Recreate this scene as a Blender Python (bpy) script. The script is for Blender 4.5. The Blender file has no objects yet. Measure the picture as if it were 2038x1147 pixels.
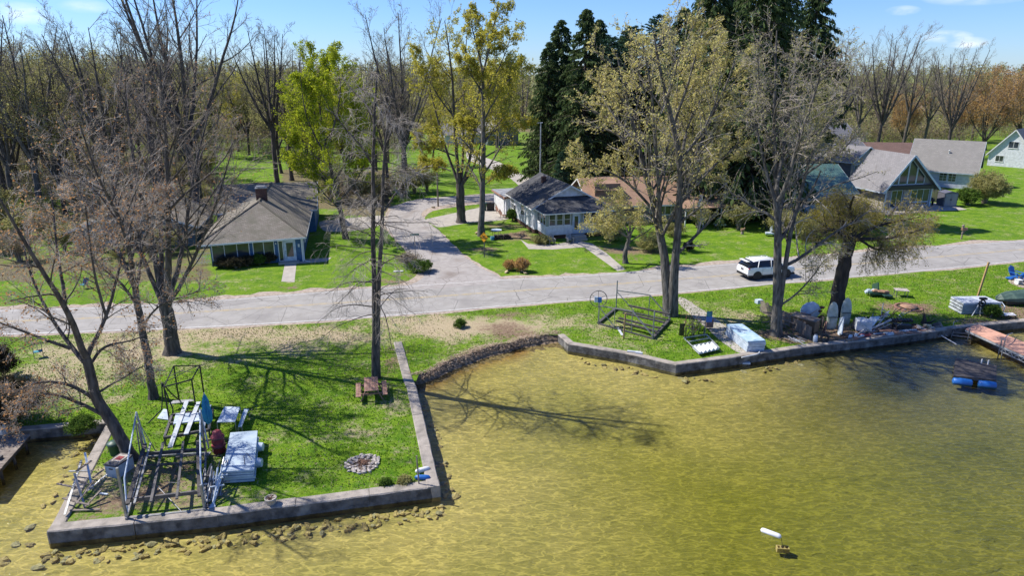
import bpy, math, random
import numpy as np
from mathutils import Vector, Matrix
from mathutils.geometry import delaunay_2d_cdt
S = bpy.context.scene
# ---------------------------------------------------------------- camera, sky, sun, exposure
F = 1377.0; PIT = math.radians(17.5); H = 18.0
cam = bpy.data.cameras.new('camera'); co = bpy.data.objects.new('camera', cam); S.collection.objects.link(co)
co.location = (0, 0, H); co.rotation_euler = (math.pi/2-PIT, 0, 0)
cam.sensor_width = 36; cam.lens = F/2038*36; cam.clip_end = 6000; cam.clip_start = .5
S.camera = co
SUN_EL = math.radians(49); SUN_DIR = Vector((-0.957*math.cos(SUN_EL), 0.29*math.cos(SUN_EL), math.sin(SUN_EL)))  # towards the sun
SUN_AZ = math.atan2(SUN_DIR.x, SUN_DIR.y)
w = bpy.data.worlds.new('World'); S.world = w; w.use_nodes = True
nt = w.node_tree; nt.nodes.clear()
out = nt.nodes.new('ShaderNodeOutputWorld'); bg = nt.nodes.new('ShaderNodeBackground')
sky = nt.nodes.new('ShaderNodeTexSky'); sky.sky_type = 'NISHITA'; sky.sun_disc = False
sky.sun_elevation = SUN_EL; sky.sun_rotation = SUN_AZ; sky.altitude = 200; sky.air_density = 1.0; sky.dust_density = .1; sky.ozone_density = 3.0
bg.inputs[1].default_value = 0.108
geo = nt.nodes.new('ShaderNodeTexCoord')
def wn(t, **k):
    n = nt.nodes.new(t)
    for a, b in k.items(): setattr(n, a, b)
    return n
def cloud_mask(d, sx, sz):
    d = Vector(d).normalized()
    r = Vector((d.y, -d.x, 0)).normalized(); u = r.cross(d)
    a = wn('ShaderNodeVectorMath', operation='DOT_PRODUCT'); a.inputs[1].default_value = r
    b = wn('ShaderNodeVectorMath', operation='DOT_PRODUCT'); b.inputs[1].default_value = u
    c = wn('ShaderNodeVectorMath', operation='DOT_PRODUCT'); c.inputs[1].default_value = d
    for n in (a, b, c): nt.links.new(geo.outputs['Generated'], n.inputs[0])
    def m(op, x, y):
        n = wn('ShaderNodeMath', operation=op)
        for i, q in enumerate((x, y)):
            if isinstance(q, (int, float)): n.inputs[i].default_value = q
            else: nt.links.new(q, n.inputs[i])
        return n.outputs[0]
    e = m('ADD', m('POWER', m('DIVIDE', a.outputs['Value'], sx), 2.0), m('POWER', m('DIVIDE', b.outputs['Value'], sz), 2.0))
    e = m('SUBTRACT', 1.0, e)
    e = m('MAXIMUM', e, 0.0)
    return m('MULTIPLY', e, m('GREATER_THAN', c.outputs['Value'], 0.0)), m
def ray(px, py):
    u = (573.5-py)/F
    return Vector(((px-1019)/F, math.cos(PIT)+u*math.sin(PIT), -math.sin(PIT)+u*math.cos(PIT)))
tot = None
for px, py, sx, sz, k in ((1880, 72, .030, .008, .8), (1925, 84, .024, .007, .7), (1797, 20, .020, .006, .6), (1950, -8, .06, .010, .4), (40, 26, .04, .013, .5), (170, 12, .03, .008, .35)):
    e, m = cloud_mask(ray(px, py), sx, sz)
    e = m('MULTIPLY', e, k); tot = e if tot is None else m('ADD', tot, e)
nz = wn('ShaderNodeTexNoise'); nz.inputs['Scale'].default_value = 26; nz.inputs['Detail'].default_value = 6
mp = wn('ShaderNodeMapping'); mp.inputs['Scale'].default_value = (1, 1, 2.6)
nt.links.new(geo.outputs['Generated'], mp.inputs[0]); nt.links.new(mp.outputs[0], nz.inputs['Vector'])
f_ = m('MULTIPLY', tot, m('MULTIPLY', m('MAXIMUM', m('SUBTRACT', nz.outputs['Fac'], .30), 0.0), 3.6))
mx = wn('ShaderNodeMixRGB'); nt.links.new(m('MINIMUM', f_, .8), mx.inputs[0]); tint = wn('ShaderNodeMixRGB', blend_type='MULTIPLY'); tint.inputs[0].default_value = 1; tint.inputs[2].default_value = (.52, .715, 1.13, 1); nt.links.new(sky.outputs[0], tint.inputs[1]); nt.links.new(tint.outputs[0], mx.inputs[1]); mx.inputs[2].default_value = (8.2, 8.4, 8.8, 1)
nt.links.new(mx.outputs[0], bg.inputs[0]); nt.links.new(bg.outputs[0], out.inputs[0])
sl = bpy.data.lights.new('sun', 'SUN'); so = bpy.data.objects.new('sun', sl); S.collection.objects.link(so)
sl.energy = 5.0; sl.angle = math.radians(.53); sl.color = (1, .95, .87)
so.rotation_euler = SUN_DIR.to_track_quat('Z', 'Y').to_euler(); so.location = SUN_DIR*200
S.view_settings.view_transform = 'Standard'; S.view_settings.look = 'None'; S.view_settings.exposure = 0.5; S.view_settings.gamma = 1
S.cycles.max_bounces = 6; S.cycles.transparent_max_bounces = 12; S.cycles.use_denoising = True
# ---------------------------------------------------------------- placing helpers: photo pixel -> ground point
def G(px, py, z=0.0):
    r = ray(px, py); t = (z-H)/r.z
    return Vector((r.x*t, r.y*t, z))
def at(px, py, Y):
    r = ray(px, py); t = Y/r.y
    return Vector((r.x*t, Y, H+r.z*t))
def zat(py, x, Y): return at(1019, py, Y).z
# ---------------------------------------------------------------- mesh helpers
def tag(o, label=None, cat=None, group=None, kind=None):
    if label: o['label'] = label
    if cat: o['category'] = cat
    if group: o['group'] = group
    if kind: o['kind'] = kind
    return o
def npmesh(name, V, Q, mats, mi=None, smooth=False):
    V = np.asarray(V, dtype=np.float32); Q = np.asarray(Q, dtype=np.int32)
    me = bpy.data.meshes.new(name); me.vertices.add(len(V)); me.vertices.foreach_set('co', V.ravel())
    n, k = Q.shape
    me.loops.add(n*k); me.loops.foreach_set('vertex_index', Q.ravel())
    me.polygons.add(n); me.polygons.foreach_set('loop_start', np.arange(0, n*k, k, dtype=np.int32))
    me.polygons.foreach_set('loop_total', np.full(n, k, dtype=np.int32))
    for m_ in mats: me.materials.append(m_)
    if mi is not None: me.polygons.foreach_set('material_index', np.asarray(mi, dtype=np.int32))
    if smooth: me.polygons.foreach_set('use_smooth', np.ones(n, dtype=bool))
    me.update(calc_edges=True); me.validate()
    return me
def link(name, me, parent=None):
    o = bpy.data.objects.new(name, me); S.collection.objects.link(o)
    if parent: o.parent = parent; o.matrix_parent_inverse = Matrix.Translation(-Vector(parent.location)) if False else Matrix()
    return o
def empty(name, loc, rz=0, **k):
    o = bpy.data.objects.new(name, None); S.collection.objects.link(o); o.empty_display_size = .3
    o.location = loc; o.rotation_euler = (0, 0, rz); tag(o, **k); return o
class MB:
    """mesh collector; points are given in the parent's frame"""
    def __init__(s): s.v = []; s.f = []; s.m = []; s.sm = []
    def add(s, vs, fs, m=0, sm=False):
        b = len(s.v); s.v += [tuple(p) for p in vs]; s.f += [tuple(b+i for i in f) for f in fs]; s.m += [m]*len(fs); s.sm += [sm]*len(fs)
    def box(s, c, d, rz=0, m=0, M=None):
        cx, cy, cz = c; hx, hy, hz = d[0]/2, d[1]/2, d[2]/2; ca, sa = math.cos(rz), math.sin(rz)
        vs = []
        for z in (-hz, hz):
            for x, y in ((-hx, -hy), (hx, -hy), (hx, hy), (-hx, hy)):
                vs.append((cx+x*ca-y*sa, cy+x*sa+y*ca, cz+z))
        if M is not None: vs = [M @ Vector(p) for p in vs]
        s.add(vs, [(3, 2, 1, 0), (4, 5, 6, 7), (0, 1, 5, 4), (1, 2, 6, 5), (2, 3, 7, 6), (3, 0, 4, 7)], m)
    def beam(s, a, b, w_, h_, m=0, up=(0, 0, 1)):
        a = Vector(a); b = Vector(b); t = (b-a).normalized(); up = Vector(up)
        if abs(t.dot(up)) > .95: up = Vector((0, 1, 0))
        r = t.cross(up).normalized(); u = r.cross(t)
        vs = []
        for p in (a, b):
            for x, y in ((-1, -1), (1, -1), (1, 1), (-1, 1)): vs.append(p+r*x*w_/2+u*y*h_/2)
        s.add(vs, [(0, 1, 2, 3), (7, 6, 5, 4), (0, 4, 5, 1), (1, 5, 6, 2), (2, 6, 7, 3), (3, 7, 4, 0)], m)
    def tube(s, pts, r, n=7, m=0, caps=True):
        pts = [Vector(p) for p in pts]; rs = r if isinstance(r, (list, tuple)) else [r]*len(pts); b0 = []
        ref = Vector((0, 0, 1)); t0 = (pts[-1]-pts[0])
        if abs(t0.normalized().z if t0.length > 1e-6 else 0) > .9: ref = Vector((1, 0, 0))
        vs = []
        for i, p in enumerate(pts):
            t = (pts[min(i+1, len(pts)-1)]-pts[max(i-1, 0)]).normalized()
            u = t.cross(ref); u = u.normalized() if u.length > 1e-4 else Vector((0, 1, 0)); v = t.cross(u)
            for k in range(n):
                a = 2*math.pi*k/n; vs.append(p+(u*math.cos(a)+v*math.sin(a))*rs[i])
        fs = []
        for i in range(len(pts)-1):
            for k in range(n):
                k2 = (k+1) % n; fs.append((i*n+k, i*n+k2, (i+1)*n+k2, (i+1)*n+k))
        s.add(vs, fs, m, True)
        if caps: s.add(vs[:n], [tuple(range(n))], m); s.add(vs[-n:], [tuple(reversed(range(n)))], m)
    def ring(s, c, R, r, axis='y', n=28, m=0, k=6, rot=None):
        pts = []
        for i in range(n+1):
            a = 2*math.pi*i/n; x, y = R*math.cos(a), R*math.sin(a)
            p = Vector((x, 0, y)) if axis == 'y' else (Vector((0, x, y)) if axis == 'x' else Vector((x, y, 0)))
            if rot is not None: p = rot @ p
            pts.append(Vector(c)+p)
        vs = []; fs = []
        for i in range(n):
            p = pts[i]; o = (p-Vector(c)).normalized(); t = (pts[i+1]-p).normalized(); q = o.cross(t)
            for j in range(k):
                a = 2*math.pi*j/k; vs.append(p+(o*math.cos(a)+q*math.sin(a))*r)
        for i in range(n):
            for j in range(k): fs.append((i*k+j, i*k+(j+1) % k, ((i+1) % n)*k+(j+1) % k, ((i+1) % n)*k+j))
        s.add(vs, fs, m, True)
    def lathe(s, c, prof, n=16, m=0, M=None):
        vs = []
        for r, z in prof:
            for k in range(n):
                a = 2*math.pi*k/n; vs.append(Vector((r*math.cos(a), r*math.sin(a), z)))
        if M is not None: vs = [M @ p for p in vs]
        vs = [p+Vector(c) for p in vs]; fs = []
        for i in range(len(prof)-1):
            for k in range(n): fs.append((i*n+k, i*n+(k+1) % n, (i+1)*n+(k+1) % n, (i+1)*n+k))
        s.add(vs, fs, m, True)
        s.add(vs[:n], [tuple(reversed(range(n)))], m); s.add(vs[-n:], [tuple(range(n))], m)
    def prism(s, poly, a, b, m=0):
        """poly: list of 3D points (planar); extruded by the vector b-a"""
        d = Vector(b)-Vector(a); n = len(poly); p1 = [Vector(p)+Vector(a) for p in poly]; p2 = [p+d for p in p1]
        s.add(p1+p2, [tuple(reversed(range(n))), tuple(range(n, 2*n))]+[(i, (i+1) % n, n+(i+1) % n, n+i) for i in range(n)], m)
    def blob(s, c, d, seed=0, n=10, rough=.2, m=0, M=None):
        rnd = random.Random(seed); vs = []; fs = []; st = n//2
        ph = [rnd.uniform(0, 6.28) for _ in range(6)]
        for i in range(st+1):
            th = math.pi*i/st
            for k in range(n):
                a = 2*math.pi*k/n
                q = 1+rough*(math.sin(2*a+ph[0]+th)*.5+math.sin(3*a+ph[1]-2*th)*.4+math.sin(th*4+ph[2]+a)*.4)+rnd.uniform(-.25, .25)*rough
                if i in (0, st): q = 1
                vs.append(Vector((math.sin(th)*math.cos(a)*d[0]/2*q, math.sin(th)*math.sin(a)*d[1]/2*q, math.cos(th)*d[2]/2*q)))
        if M is not None: vs = [M @ v for v in vs]
        vs = [v+Vector(c) for v in vs]
        for i in range(st):
            for k in range(n): fs.append((i*n+k, (i+1)*n+k, (i+1)*n+(k+1) % n, i*n+(k+1) % n))
        s.add(vs, fs, m, False)
    def build(s, name, mats, parent=None, smooth=False):
        if not isinstance(mats, (list, tuple)): mats = [mats]
        me = bpy.data.meshes.new(name); me.from_pydata(s.v, [], s.f)
        for m_ in mats: me.materials.append(m_)
        me.polygons.foreach_set('material_index', s.m)
        me.polygons.foreach_set('use_smooth', [True]*len(s.f) if smooth else s.sm)
        me.update()
        return link(name, me, parent)
def copy_tree(o, parent=None, **k):
    c = o.copy(); S.collection.objects.link(c); c.parent = parent
    for ch in list(o.children): copy_tree(ch, c)
    tag(c, **k); return c
# ---------------------------------------------------------------- materials
def mat(name, c1, c2=None, scale=3.0, detail=4, rough=.8, bump=0.0, bscale=None, metal=0, stretch=None, lo=.35, hi=.65, spec=.5, c3=None, c3scale=.6, c3lo=.5, c3hi=.7):
    m = bpy.data.materials.new(name); m.use_nodes = True; t = m.node_tree; b = t.nodes['Principled BSDF']
    b.inputs['Roughness'].default_value = rough; b.inputs['Metallic'].default_value = metal
    b.inputs['Specular IOR Level'].default_value = spec
    b.inputs['Base Color'].default_value = (*c1, 1)
    if c2 is None and not bump: return m
    tc = t.nodes.new('ShaderNodeTexCoord'); mp = t.nodes.new('ShaderNodeMapping'); t.links.new(tc.outputs['Object'], mp.inputs[0])
    if stretch: mp.inputs['Scale'].default_value = stretch
    if c2 is not None:
        n = t.nodes.new('ShaderNodeTexNoise'); n.inputs['Scale'].default_value = scale; n.inputs['Detail'].default_value = detail
        t.links.new(mp.outputs[0], n.inputs['Vector'])
        r = t.nodes.new('ShaderNodeValToRGB'); r.color_ramp.elements[0].position = lo; r.color_ramp.elements[1].position = hi
        r.color_ramp.elements[0].color = (*c1, 1); r.color_ramp.elements[1].color = (*c2, 1)
        t.links.new(n.outputs['Fac'], r.inputs[0]); last = r.outputs[0]
        if c3 is not None:
            n3 = t.nodes.new('ShaderNodeTexNoise'); n3.inputs['Scale'].default_value = c3scale; n3.inputs['Detail'].default_value = 5
            t.links.new(tc.outputs['Object'], n3.inputs['Vector'])
            r3 = t.nodes.new('ShaderNodeValToRGB'); r3.color_ramp.elements[0].position = c3lo; r3.color_ramp.elements[1].position = c3hi
            t.links.new(n3.outputs['Fac'], r3.inputs[0]); mx = t.nodes.new('ShaderNodeMixRGB')
            t.links.new(r3.outputs[0], mx.inputs[0]); t.links.new(last, mx.inputs[1]); mx.inputs[2].default_value = (*c3, 1); last = mx.outputs[0]
        t.links.new(last, b.inputs['Base Color'])
    if bump:
        n2 = t.nodes.new('ShaderNodeTexNoise'); n2.inputs['Scale'].default_value = bscale or scale*2; n2.inputs['Detail'].default_value = 5
        t.links.new(mp.outputs[0], n2.inputs['Vector'])
        bp = t.nodes.new('ShaderNodeBump'); bp.inputs['Strength'].default_value = bump; bp.inputs['Distance'].default_value = .06
        t.links.new(n2.outputs['Fac'], bp.inputs['Height']); t.links.new(bp.outputs[0], b.inputs['Normal'])
    return m
def striped(name, c1, c2, period, axis='z', rough=.6, metal=0, duty=.12, noise=None, bump=.5):
    """clapboards, shingles courses, planks: dark joint every `period` metres along one object axis, noise-mottled"""
    m = bpy.data.materials.new(name); m.use_nodes = True; t = m.node_tree; b = t.nodes['Principled BSDF']; b.inputs['Roughness'].default_value = rough; b.inputs['Metallic'].default_value = metal
    tc = t.nodes.new('ShaderNodeTexCoord'); sx = t.nodes.new('ShaderNodeSeparateXYZ'); t.links.new(tc.outputs['Object'], sx.inputs[0])
    def M(op, x, y=None):
        n = t.nodes.new('ShaderNodeMath'); n.operation = op
        for i, q in enumerate((x, y)):
            if q is None: continue
            if isinstance(q, (int, float)): n.inputs[i].default_value = q
            else: t.links.new(q, n.inputs[i])
        return n.outputs[0]
    fr = M('FRACT', M('DIVIDE', sx.outputs['XYZ'.index(axis.upper())], period))
    ln = M('LESS_THAN', fr, duty)
    n = t.nodes.new('ShaderNodeTexNoise'); n.inputs['Scale'].default_value = noise or 2.5; n.inputs['Detail'].default_value = 6; t.links.new(tc.outputs['Object'], n.inputs['Vector'])
    r = t.nodes.new('ShaderNodeValToRGB'); r.color_ramp.elements[0].position = .3; r.color_ramp.elements[1].position = .7
    r.color_ramp.elements[0].color = (*[q*.78 for q in c1], 1); r.color_ramp.elements[1].color = (*[min(1, q*1.18) for q in c1], 1); t.links.new(n.outputs['Fac'], r.inputs[0])
    mx = t.nodes.new('ShaderNodeMixRGB'); t.links.new(ln, mx.inputs[0]); t.links.new(r.outputs[0], mx.inputs[1]); mx.inputs[2].default_value = (*c2, 1)
    t.links.new(mx.outputs[0], b.inputs['Base Color'])
    bp = t.nodes.new('ShaderNodeBump'); bp.inputs['Strength'].default_value = bump; bp.inputs['Distance'].default_value = .02; t.links.new(fr, bp.inputs['Height']); t.links.new(bp.outputs[0], b.inputs['Normal'])
    return m
def shingle(name, c1, c2, c3):
    m = bpy.data.materials.new(name); m.use_nodes = True; t = m.node_tree; b = t.nodes['Principled BSDF']; b.inputs['Roughness'].default_value = .9
    tc = t.nodes.new('ShaderNodeTexCoord')
    br = t.nodes.new('ShaderNodeTexBrick'); br.inputs['Scale'].default_value = 1; br.inputs['Brick Width'].default_value = .34; br.inputs['Row Height'].default_value = .16
    br.inputs['Mortar Size'].default_value = .014; br.inputs['Color1'].default_value = (*c1, 1); br.inputs['Color2'].default_value = (*c2, 1); br.inputs['Mortar'].default_value = (*[q*.45 for q in c1], 1)
    t.links.new(tc.outputs['UV'], br.inputs['Vector'])
    n = t.nodes.new('ShaderNodeTexNoise'); n.inputs['Scale'].default_value = .9; n.inputs['Detail'].default_value = 8; n.inputs['Roughness'].default_value = .7; t.links.new(tc.outputs['Object'], n.inputs['Vector'])
    r = t.nodes.new('ShaderNodeValToRGB'); r.color_ramp.elements[0].position = .42; r.color_ramp.elements[1].position = .66; t.links.new(n.outputs['Fac'], r.inputs[0])
    mx = t.nodes.new('ShaderNodeMixRGB'); t.links.new(r.outputs[0], mx.inputs[0]); t.links.new(br.outputs[0], mx.inputs[1]); mx.inputs[2].default_value = (*c3, 1)
    t.links.new(mx.outputs[0], b.inputs['Base Color'])
    bp = t.nodes.new('ShaderNodeBump'); bp.inputs['Strength'].default_value = .5; bp.inputs['Distance'].default_value = .02; t.links.new(br.outputs['Fac'], bp.inputs['Height']); bp.invert = True; t.links.new(bp.outputs[0], b.inputs['Normal'])
    return m
def leafmat(name, c1, c2, trans=.35, scale=1.2, c3=None):
    m = bpy.data.materials.new(name); m.use_nodes = True; t = m.node_tree; t.nodes.clear(); o = t.nodes.new('ShaderNodeOutputMaterial')
    ob = t.nodes.new('ShaderNodeNewGeometry')
    tc = t.nodes.new('ShaderNodeTexCoord'); n = t.nodes.new('ShaderNodeTexNoise'); n.inputs['Scale'].default_value = scale; n.inputs['Detail'].default_value = 6; n.inputs['Roughness'].default_value = .8
    t.links.new(tc.outputs['Object'], n.inputs['Vector'])
    r = t.nodes.new('ShaderNodeValToRGB'); r.color_ramp.elements[0].position = .32; r.color_ramp.elements[1].position = .68; r.color_ramp.elements[0].color = (*c1, 1); r.color_ramp.elements[1].color = (*c2, 1)
    ad = t.nodes.new('ShaderNodeMath'); ad.operation = 'MULTIPLY_ADD'; t.links.new(ob.outputs['Random Per Island'], ad.inputs[0]); ad.inputs[1].default_value = .35
    sb = t.nodes.new('ShaderNodeMath'); sb.operation = 'SUBTRACT'; t.links.new(n.outputs['Fac'], sb.inputs[0]); sb.inputs[1].default_value = .175; t.links.new(sb.outputs[0], ad.inputs[2])
    t.links.new(ad.outputs[0], r.inputs[0])
    d = t.nodes.new('ShaderNodeBsdfDiffuse'); tr = t.nodes.new('ShaderNodeBsdfTranslucent'); mx = t.nodes.new('ShaderNodeMixShader'); mx.inputs[0].default_value = trans
    for q in (d, tr): t.links.new(r.outputs[0], q.inputs[0])
    t.links.new(d.outputs[0], mx.inputs[1]); t.links.new(tr.outputs[0], mx.inputs[2]); t.links.new(mx.outputs[0], o.inputs[0])
    return m
def glass(name, c=(.02, .025, .03), rough=.06):
    m = mat(name, c, tuple(q*2.6 for q in c), .7, 2, rough=rough, spec=.8); return m
M = {}
M['white'] = mat('white_paint', (.55, .58, .61), (.38, .41, .44), 3, 8, rough=.5)
M['white2'] = mat('white_siding_trim', (.72, .72, .72), (.6, .6, .6), 2, 6, rough=.5)
M['bluewhite'] = mat('pale_painted_steel', (.55, .62, .69), (.36, .43, .5), 3, 7, rough=.4)
M['navy'] = striped('navy_clapboard', (.035, .115, .25), (.014, .045, .1), .14)
M['whiteclap'] = striped('white_clapboard', (.68, .69, .73), (.43, .45, .49), .15)
M['greyclap'] = striped('grey_clapboard', (.55, .57, .68), (.34, .36, .4), .16)
M['darkgable'] = striped('blue_grey_clapboard', (.13, .17, .2), (.07, .09, .11), .16)
M['greenclap'] = striped('grey_green_clapboard', (.25, .24, .24), (.15, .145, .145), .16)
M['blueclap'] = striped('pale_blue_clapboard', (.3, .42, .55), (.18, .25, .34), .16)
M['sage'] = mat('sage_paint', (.3, .33, .28), (.24, .27, .23), 5, rough=.6)
M['glass'] = glass('window_glass')
M['glass2'] = glass('window_glass_curtained', (.06, .08, .1), .1)
M['carglass'] = mat('tinted_glass', (.008, .009, .012), rough=.04, spec=.9)
M['shA'] = shingle('weathered_shingles', (.2, .17, .135), (.27, .235, .19), (.13, .12, .085))
M['shB'] = shingle('charcoal_shingles', (.035, .036, .04), (.055, .056, .06), (.09, .09, .095))
M['shE'] = shingle('grey_shingles', (.22, .21, .22), (.28, .27, .275), (.18, .175, .18))
M['shF'] = shingle('grey_brown_shingles', (.24, .225, .21), (.3, .285, .26), (.2, .19, .175))
M['shC'] = shingle('terracotta_shingles', (.33, .2, .13), (.4, .26, .17), (.25, .15, .1))
M['shR'] = shingle('red_brown_shingles', (.17, .1, .08), (.2, .125, .1), (.13, .08, .065))
M['greenmetal'] = striped('green_metal_roofing', (.11, .2, .165), (.05, .1, .08), .3, 'x', rough=.35, metal=.3)
M['brick'] = mat('brown_brick', (.12, .055, .04), (.07, .035, .028), 9, rough=.9, bump=.4)
M['stone'] = mat('fieldstone', (.36, .33, .3), (.16, .14, .13), 4.5, rough=.9, bump=.8)
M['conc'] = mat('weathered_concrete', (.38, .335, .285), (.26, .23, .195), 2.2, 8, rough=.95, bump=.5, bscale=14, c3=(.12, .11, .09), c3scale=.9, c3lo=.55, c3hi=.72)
M['concd'] = mat('stained_shaded_concrete', (.15, .145, .14), (.05, .047, .045), 2.2, 9, rough=.95, bump=.6, bscale=10, c3=(.25, .24, .22), c3scale=1.2, c3lo=.55, c3hi=.7)  # wall fronts: wet stain and the face's shade both put into this darker colour
M['conc2'] = mat('pale_concrete', (.42, .38, .33), (.33, .3, .26), 1.5, 8, rough=.95, bump=.3, bscale=18)
M['bark'] = mat('grey_brown_bark', (.13, .11, .095), (.045, .038, .033), 7, 7, rough=.95, bump=1.0, bscale=12, stretch=(1, 1, .22))
M['barkl'] = mat('pale_grey_bark', (.17, .155, .135), (.05, .045, .04), 7, 7, rough=.95, bump=1.0, bscale=12, stretch=(1, 1, .22))
M['barkd'] = mat('dark_bark', (.07, .055, .045), (.03, .024, .02), 5, 6, rough=.95, bump=1.0, bscale=16, stretch=(1, 1, .25))
M['twig'] = mat('grey_twig', (.35, .29, .235), (.16, .13, .105), 2, rough=.9)
M['twigl'] = mat('pale_twig', (.5, .44, .37), (.28, .235, .195), 2, rough=.9)
M['twigd'] = mat('dark_twig', (.2, .165, .14), (.1, .08, .07), 2, rough=.9)
M['l_orange'] = leafmat('copper_buds', (.38, .17, .06), (.7, .42, .2))
M['l_tan'] = leafmat('tan_green_leaflets', (.38, .32, .1), (.72, .66, .25), .55)
M['l_olive'] = leafmat('olive_leaflets', (.24, .23, .08), (.5, .47, .2), .5)
M['l_lime'] = leafmat('lime_leaflets', (.2, .27, .02), (.52, .56, .04), .5)
M['l_yg'] = leafmat('yellow_green_leaflets', (.3, .3, .04), (.66, .58, .1), .55)
M['l_spruce'] = leafmat('spruce_needles', (.035, .062, .024), (.12, .16, .06), .25, 2)
M['l_pine'] = leafmat('pine_needles', (.025, .06, .04), (.065, .125, .07), .2, 2)
M['l_rust'] = leafmat('rusty_leaflets', (.34, .2, .07), (.62, .4, .16), .45)
M['l_willow'] = leafmat('willow_leaflets', (.2, .18, .03), (.42, .36, .08), .4)
M['l_shrub'] = leafmat('shrub_leaves', (.04, .085, .018), (.15, .23, .04), .3)
M['l_dshrub'] = leafmat('dark_shrub_leaves', (.03, .03, .02), (.09, .075, .045), .2)
M['l_brush'] = leafmat('brush_leaflets', (.19, .18, .065), (.46, .44, .17), .45)
M['l_brushb'] = leafmat('brown_brush', (.16, .125, .08), (.36, .29, .18), .35)
M['steel'] = mat('galvanised_steel', (.36, .37, .38), (.22, .22, .22), 4, rough=.5, metal=.6)
M['steeld'] = mat('dark_weathered_steel', (.075, .075, .08), (.14, .13, .125), 4, rough=.6, metal=.4)
M['alum'] = mat('aluminium', (.6, .62, .64), (.45, .46, .48), 5, rough=.4, metal=.5)
M['rust'] = mat('rusty_metal', (.16, .075, .04), (.08, .05, .04), 8, rough=.85)
M['wood'] = mat('weathered_wood', (.27, .225, .185), (.15, .12, .1), 5, 6, rough=.9, stretch=(1, 1, .2))
M['woodr'] = mat('red_brown_stained_wood', (.24, .12, .085), (.33, .2, .15), 5, 6, rough=.85)
M['woody'] = mat('yellow_timber', (.4, .27, .12), (.28, .18, .08), 6, rough=.85)
M['woodd'] = mat('dark_wet_wood', (.035, .03, .028), (.075, .065, .06), 5, rough=.7)
M['blackm'] = mat('black_rubber', (.012, .012, .013), rough=.6)
M['tyre'] = mat('tyre_rubber', (.02, .02, .02), (.03, .03, .03), 20, rough=.85)
M['red'] = mat('faded_red_plastic', (.32, .045, .05), (.22, .03, .035), 4, rough=.5)
M['blue'] = mat('blue_plastic', (.012, .1, .36), (.02, .13, .42), 3, rough=.4)
M['azure'] = mat('azure_fabric', (.02, .2, .4), (.05, .32, .42), 5, rough=.8)
M['green'] = mat('dark_green_plastic', (.02, .055, .04), (.03, .08, .06), 3, rough=.5)
M['teal'] = mat('teal_panel', (.04, .25, .3), (.02, .08, .12), 3, rough=.6)
M['cover'] = mat('green_tarpaulin', (.04, .075, .06), (.065, .11, .085), 3, rough=.6, bump=.6, bscale=3)
M['tan'] = mat('tan_cushion', (.36, .22, .14), (.25, .14, .09), 5, rough=.9)
M['carpaint'] = mat('white_car_paint', (.78, .79, .8), rough=.18, spec=.6)
M['chrome'] = mat('bright_wheel_alloy', (.55, .55, .56), rough=.25, metal=.9)
M['redlens'] = mat('red_tail_lens', (.35, .01, .015), rough=.15)
M['yellow'] = mat('yellow_sign_face', (.95, .42, .01), rough=.4)
M['black'] = mat('black_paint', (.01, .01, .01), rough=.5)
M['grnsign'] = mat('green_sign_face', (.01, .12, .06), rough=.4)
M['rock'] = mat('tan_rock', (.56, .45, .27), (.3, .23, .13), 3, 6, rough=.9, bump=.6)
M['rockw'] = mat('pale_rock', (.5, .45, .4), (.28, .24, .21), 6, 6, rough=.9, bump=.6)
M['pier'] = striped('salmon_decking', (.55, .25, .15), (.35, .15, .09), .14, 'x', rough=.8)
M['plankgrey'] = striped('grey_planks', (.3, .265, .235), (.08, .07, .06), .16, 'y', rough=.9, noise=6)
def wm(o):
    m = Matrix.LocRotScale(o.location, o.rotation_euler, o.scale)
    return (wm(o.parent) @ o.matrix_parent_inverse @ m) if o.parent else m
def W(mb, name, mats, parent=None, smooth=False):
    """build with the points given in world coordinates"""
    o = mb.build(name, mats, parent, smooth)
    if parent: o.matrix_parent_inverse = wm(parent).inverted()
    return o
def auto_uv(o):
    me = o.data; uv = me.uv_layers.new(name='UVMap').data
    for p in me.polygons:
        n = p.normal; h = Vector((0, 0, 1)).cross(n); h = h.normalized() if h.length > 1e-3 else Vector((1, 0, 0)); v = n.cross(h)
        for li in p.loop_indices:
            c = me.vertices[me.loops[li].vertex_index].co; uv[li].uv = (c.dot(h), c.dot(v))
    return o
rng = np.random.default_rng(7); random.seed(7)
# ================================================================= SETTING
WZ = -0.5
def dense(pts, step):
    out = []
    for a, b in zip(pts[:-1], pts[1:]):
        n = max(1, int((b-a).length/step)); out += [a+(b-a)*(i/n) for i in range(n)]
    return out+[pts[-1]]
def offset(pts, d):
    """offset a 2D polyline to the left of its direction"""
    res = []
    for i, p in enumerate(pts):
        a = pts[max(i-1, 0)]; b = pts[min(i+1, len(pts)-1)]
        t1 = (p-a).normalized() if i else (b-p).normalized(); t2 = (b-p).normalized() if i < len(pts)-1 else t1
        n1 = Vector((-t1.y, t1.x, 0)); n2 = Vector((-t2.y, t2.x, 0)); n = n1+n2; n = n/ max(.4, n.length_squared/2)
        res.append(p+n*d)
    return res
wallW = [G(-420, 897), G(-60, 868), G(70, 857), G(209, 845)]
slip = [G(209, 852), G(93, 1063)]
wallS = [G(93, 1063), G(433, 1029.5), G(876, 971)]
wallE = [G(876, 971), G(829, 772), G(822, 757), G(800, 682)]
bank = [Vector((q.x, q.y, 0)) for q in [G(824, 764, WZ+.05), G(838, 762, WZ+.05), G(856, 757, WZ+.05), G(884, 741, WZ+.05), G(915, 728, WZ+.05), G(950, 714, WZ+.05), G(985, 704, WZ+.05), G(1015, 699, WZ+.05), G(1040, 690, WZ+.05), G(1068, 686, WZ+.05), G(1090, 681, WZ+.05), G(1113, 678, WZ+.05)]]
bedge = offset(bank, .3)
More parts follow.
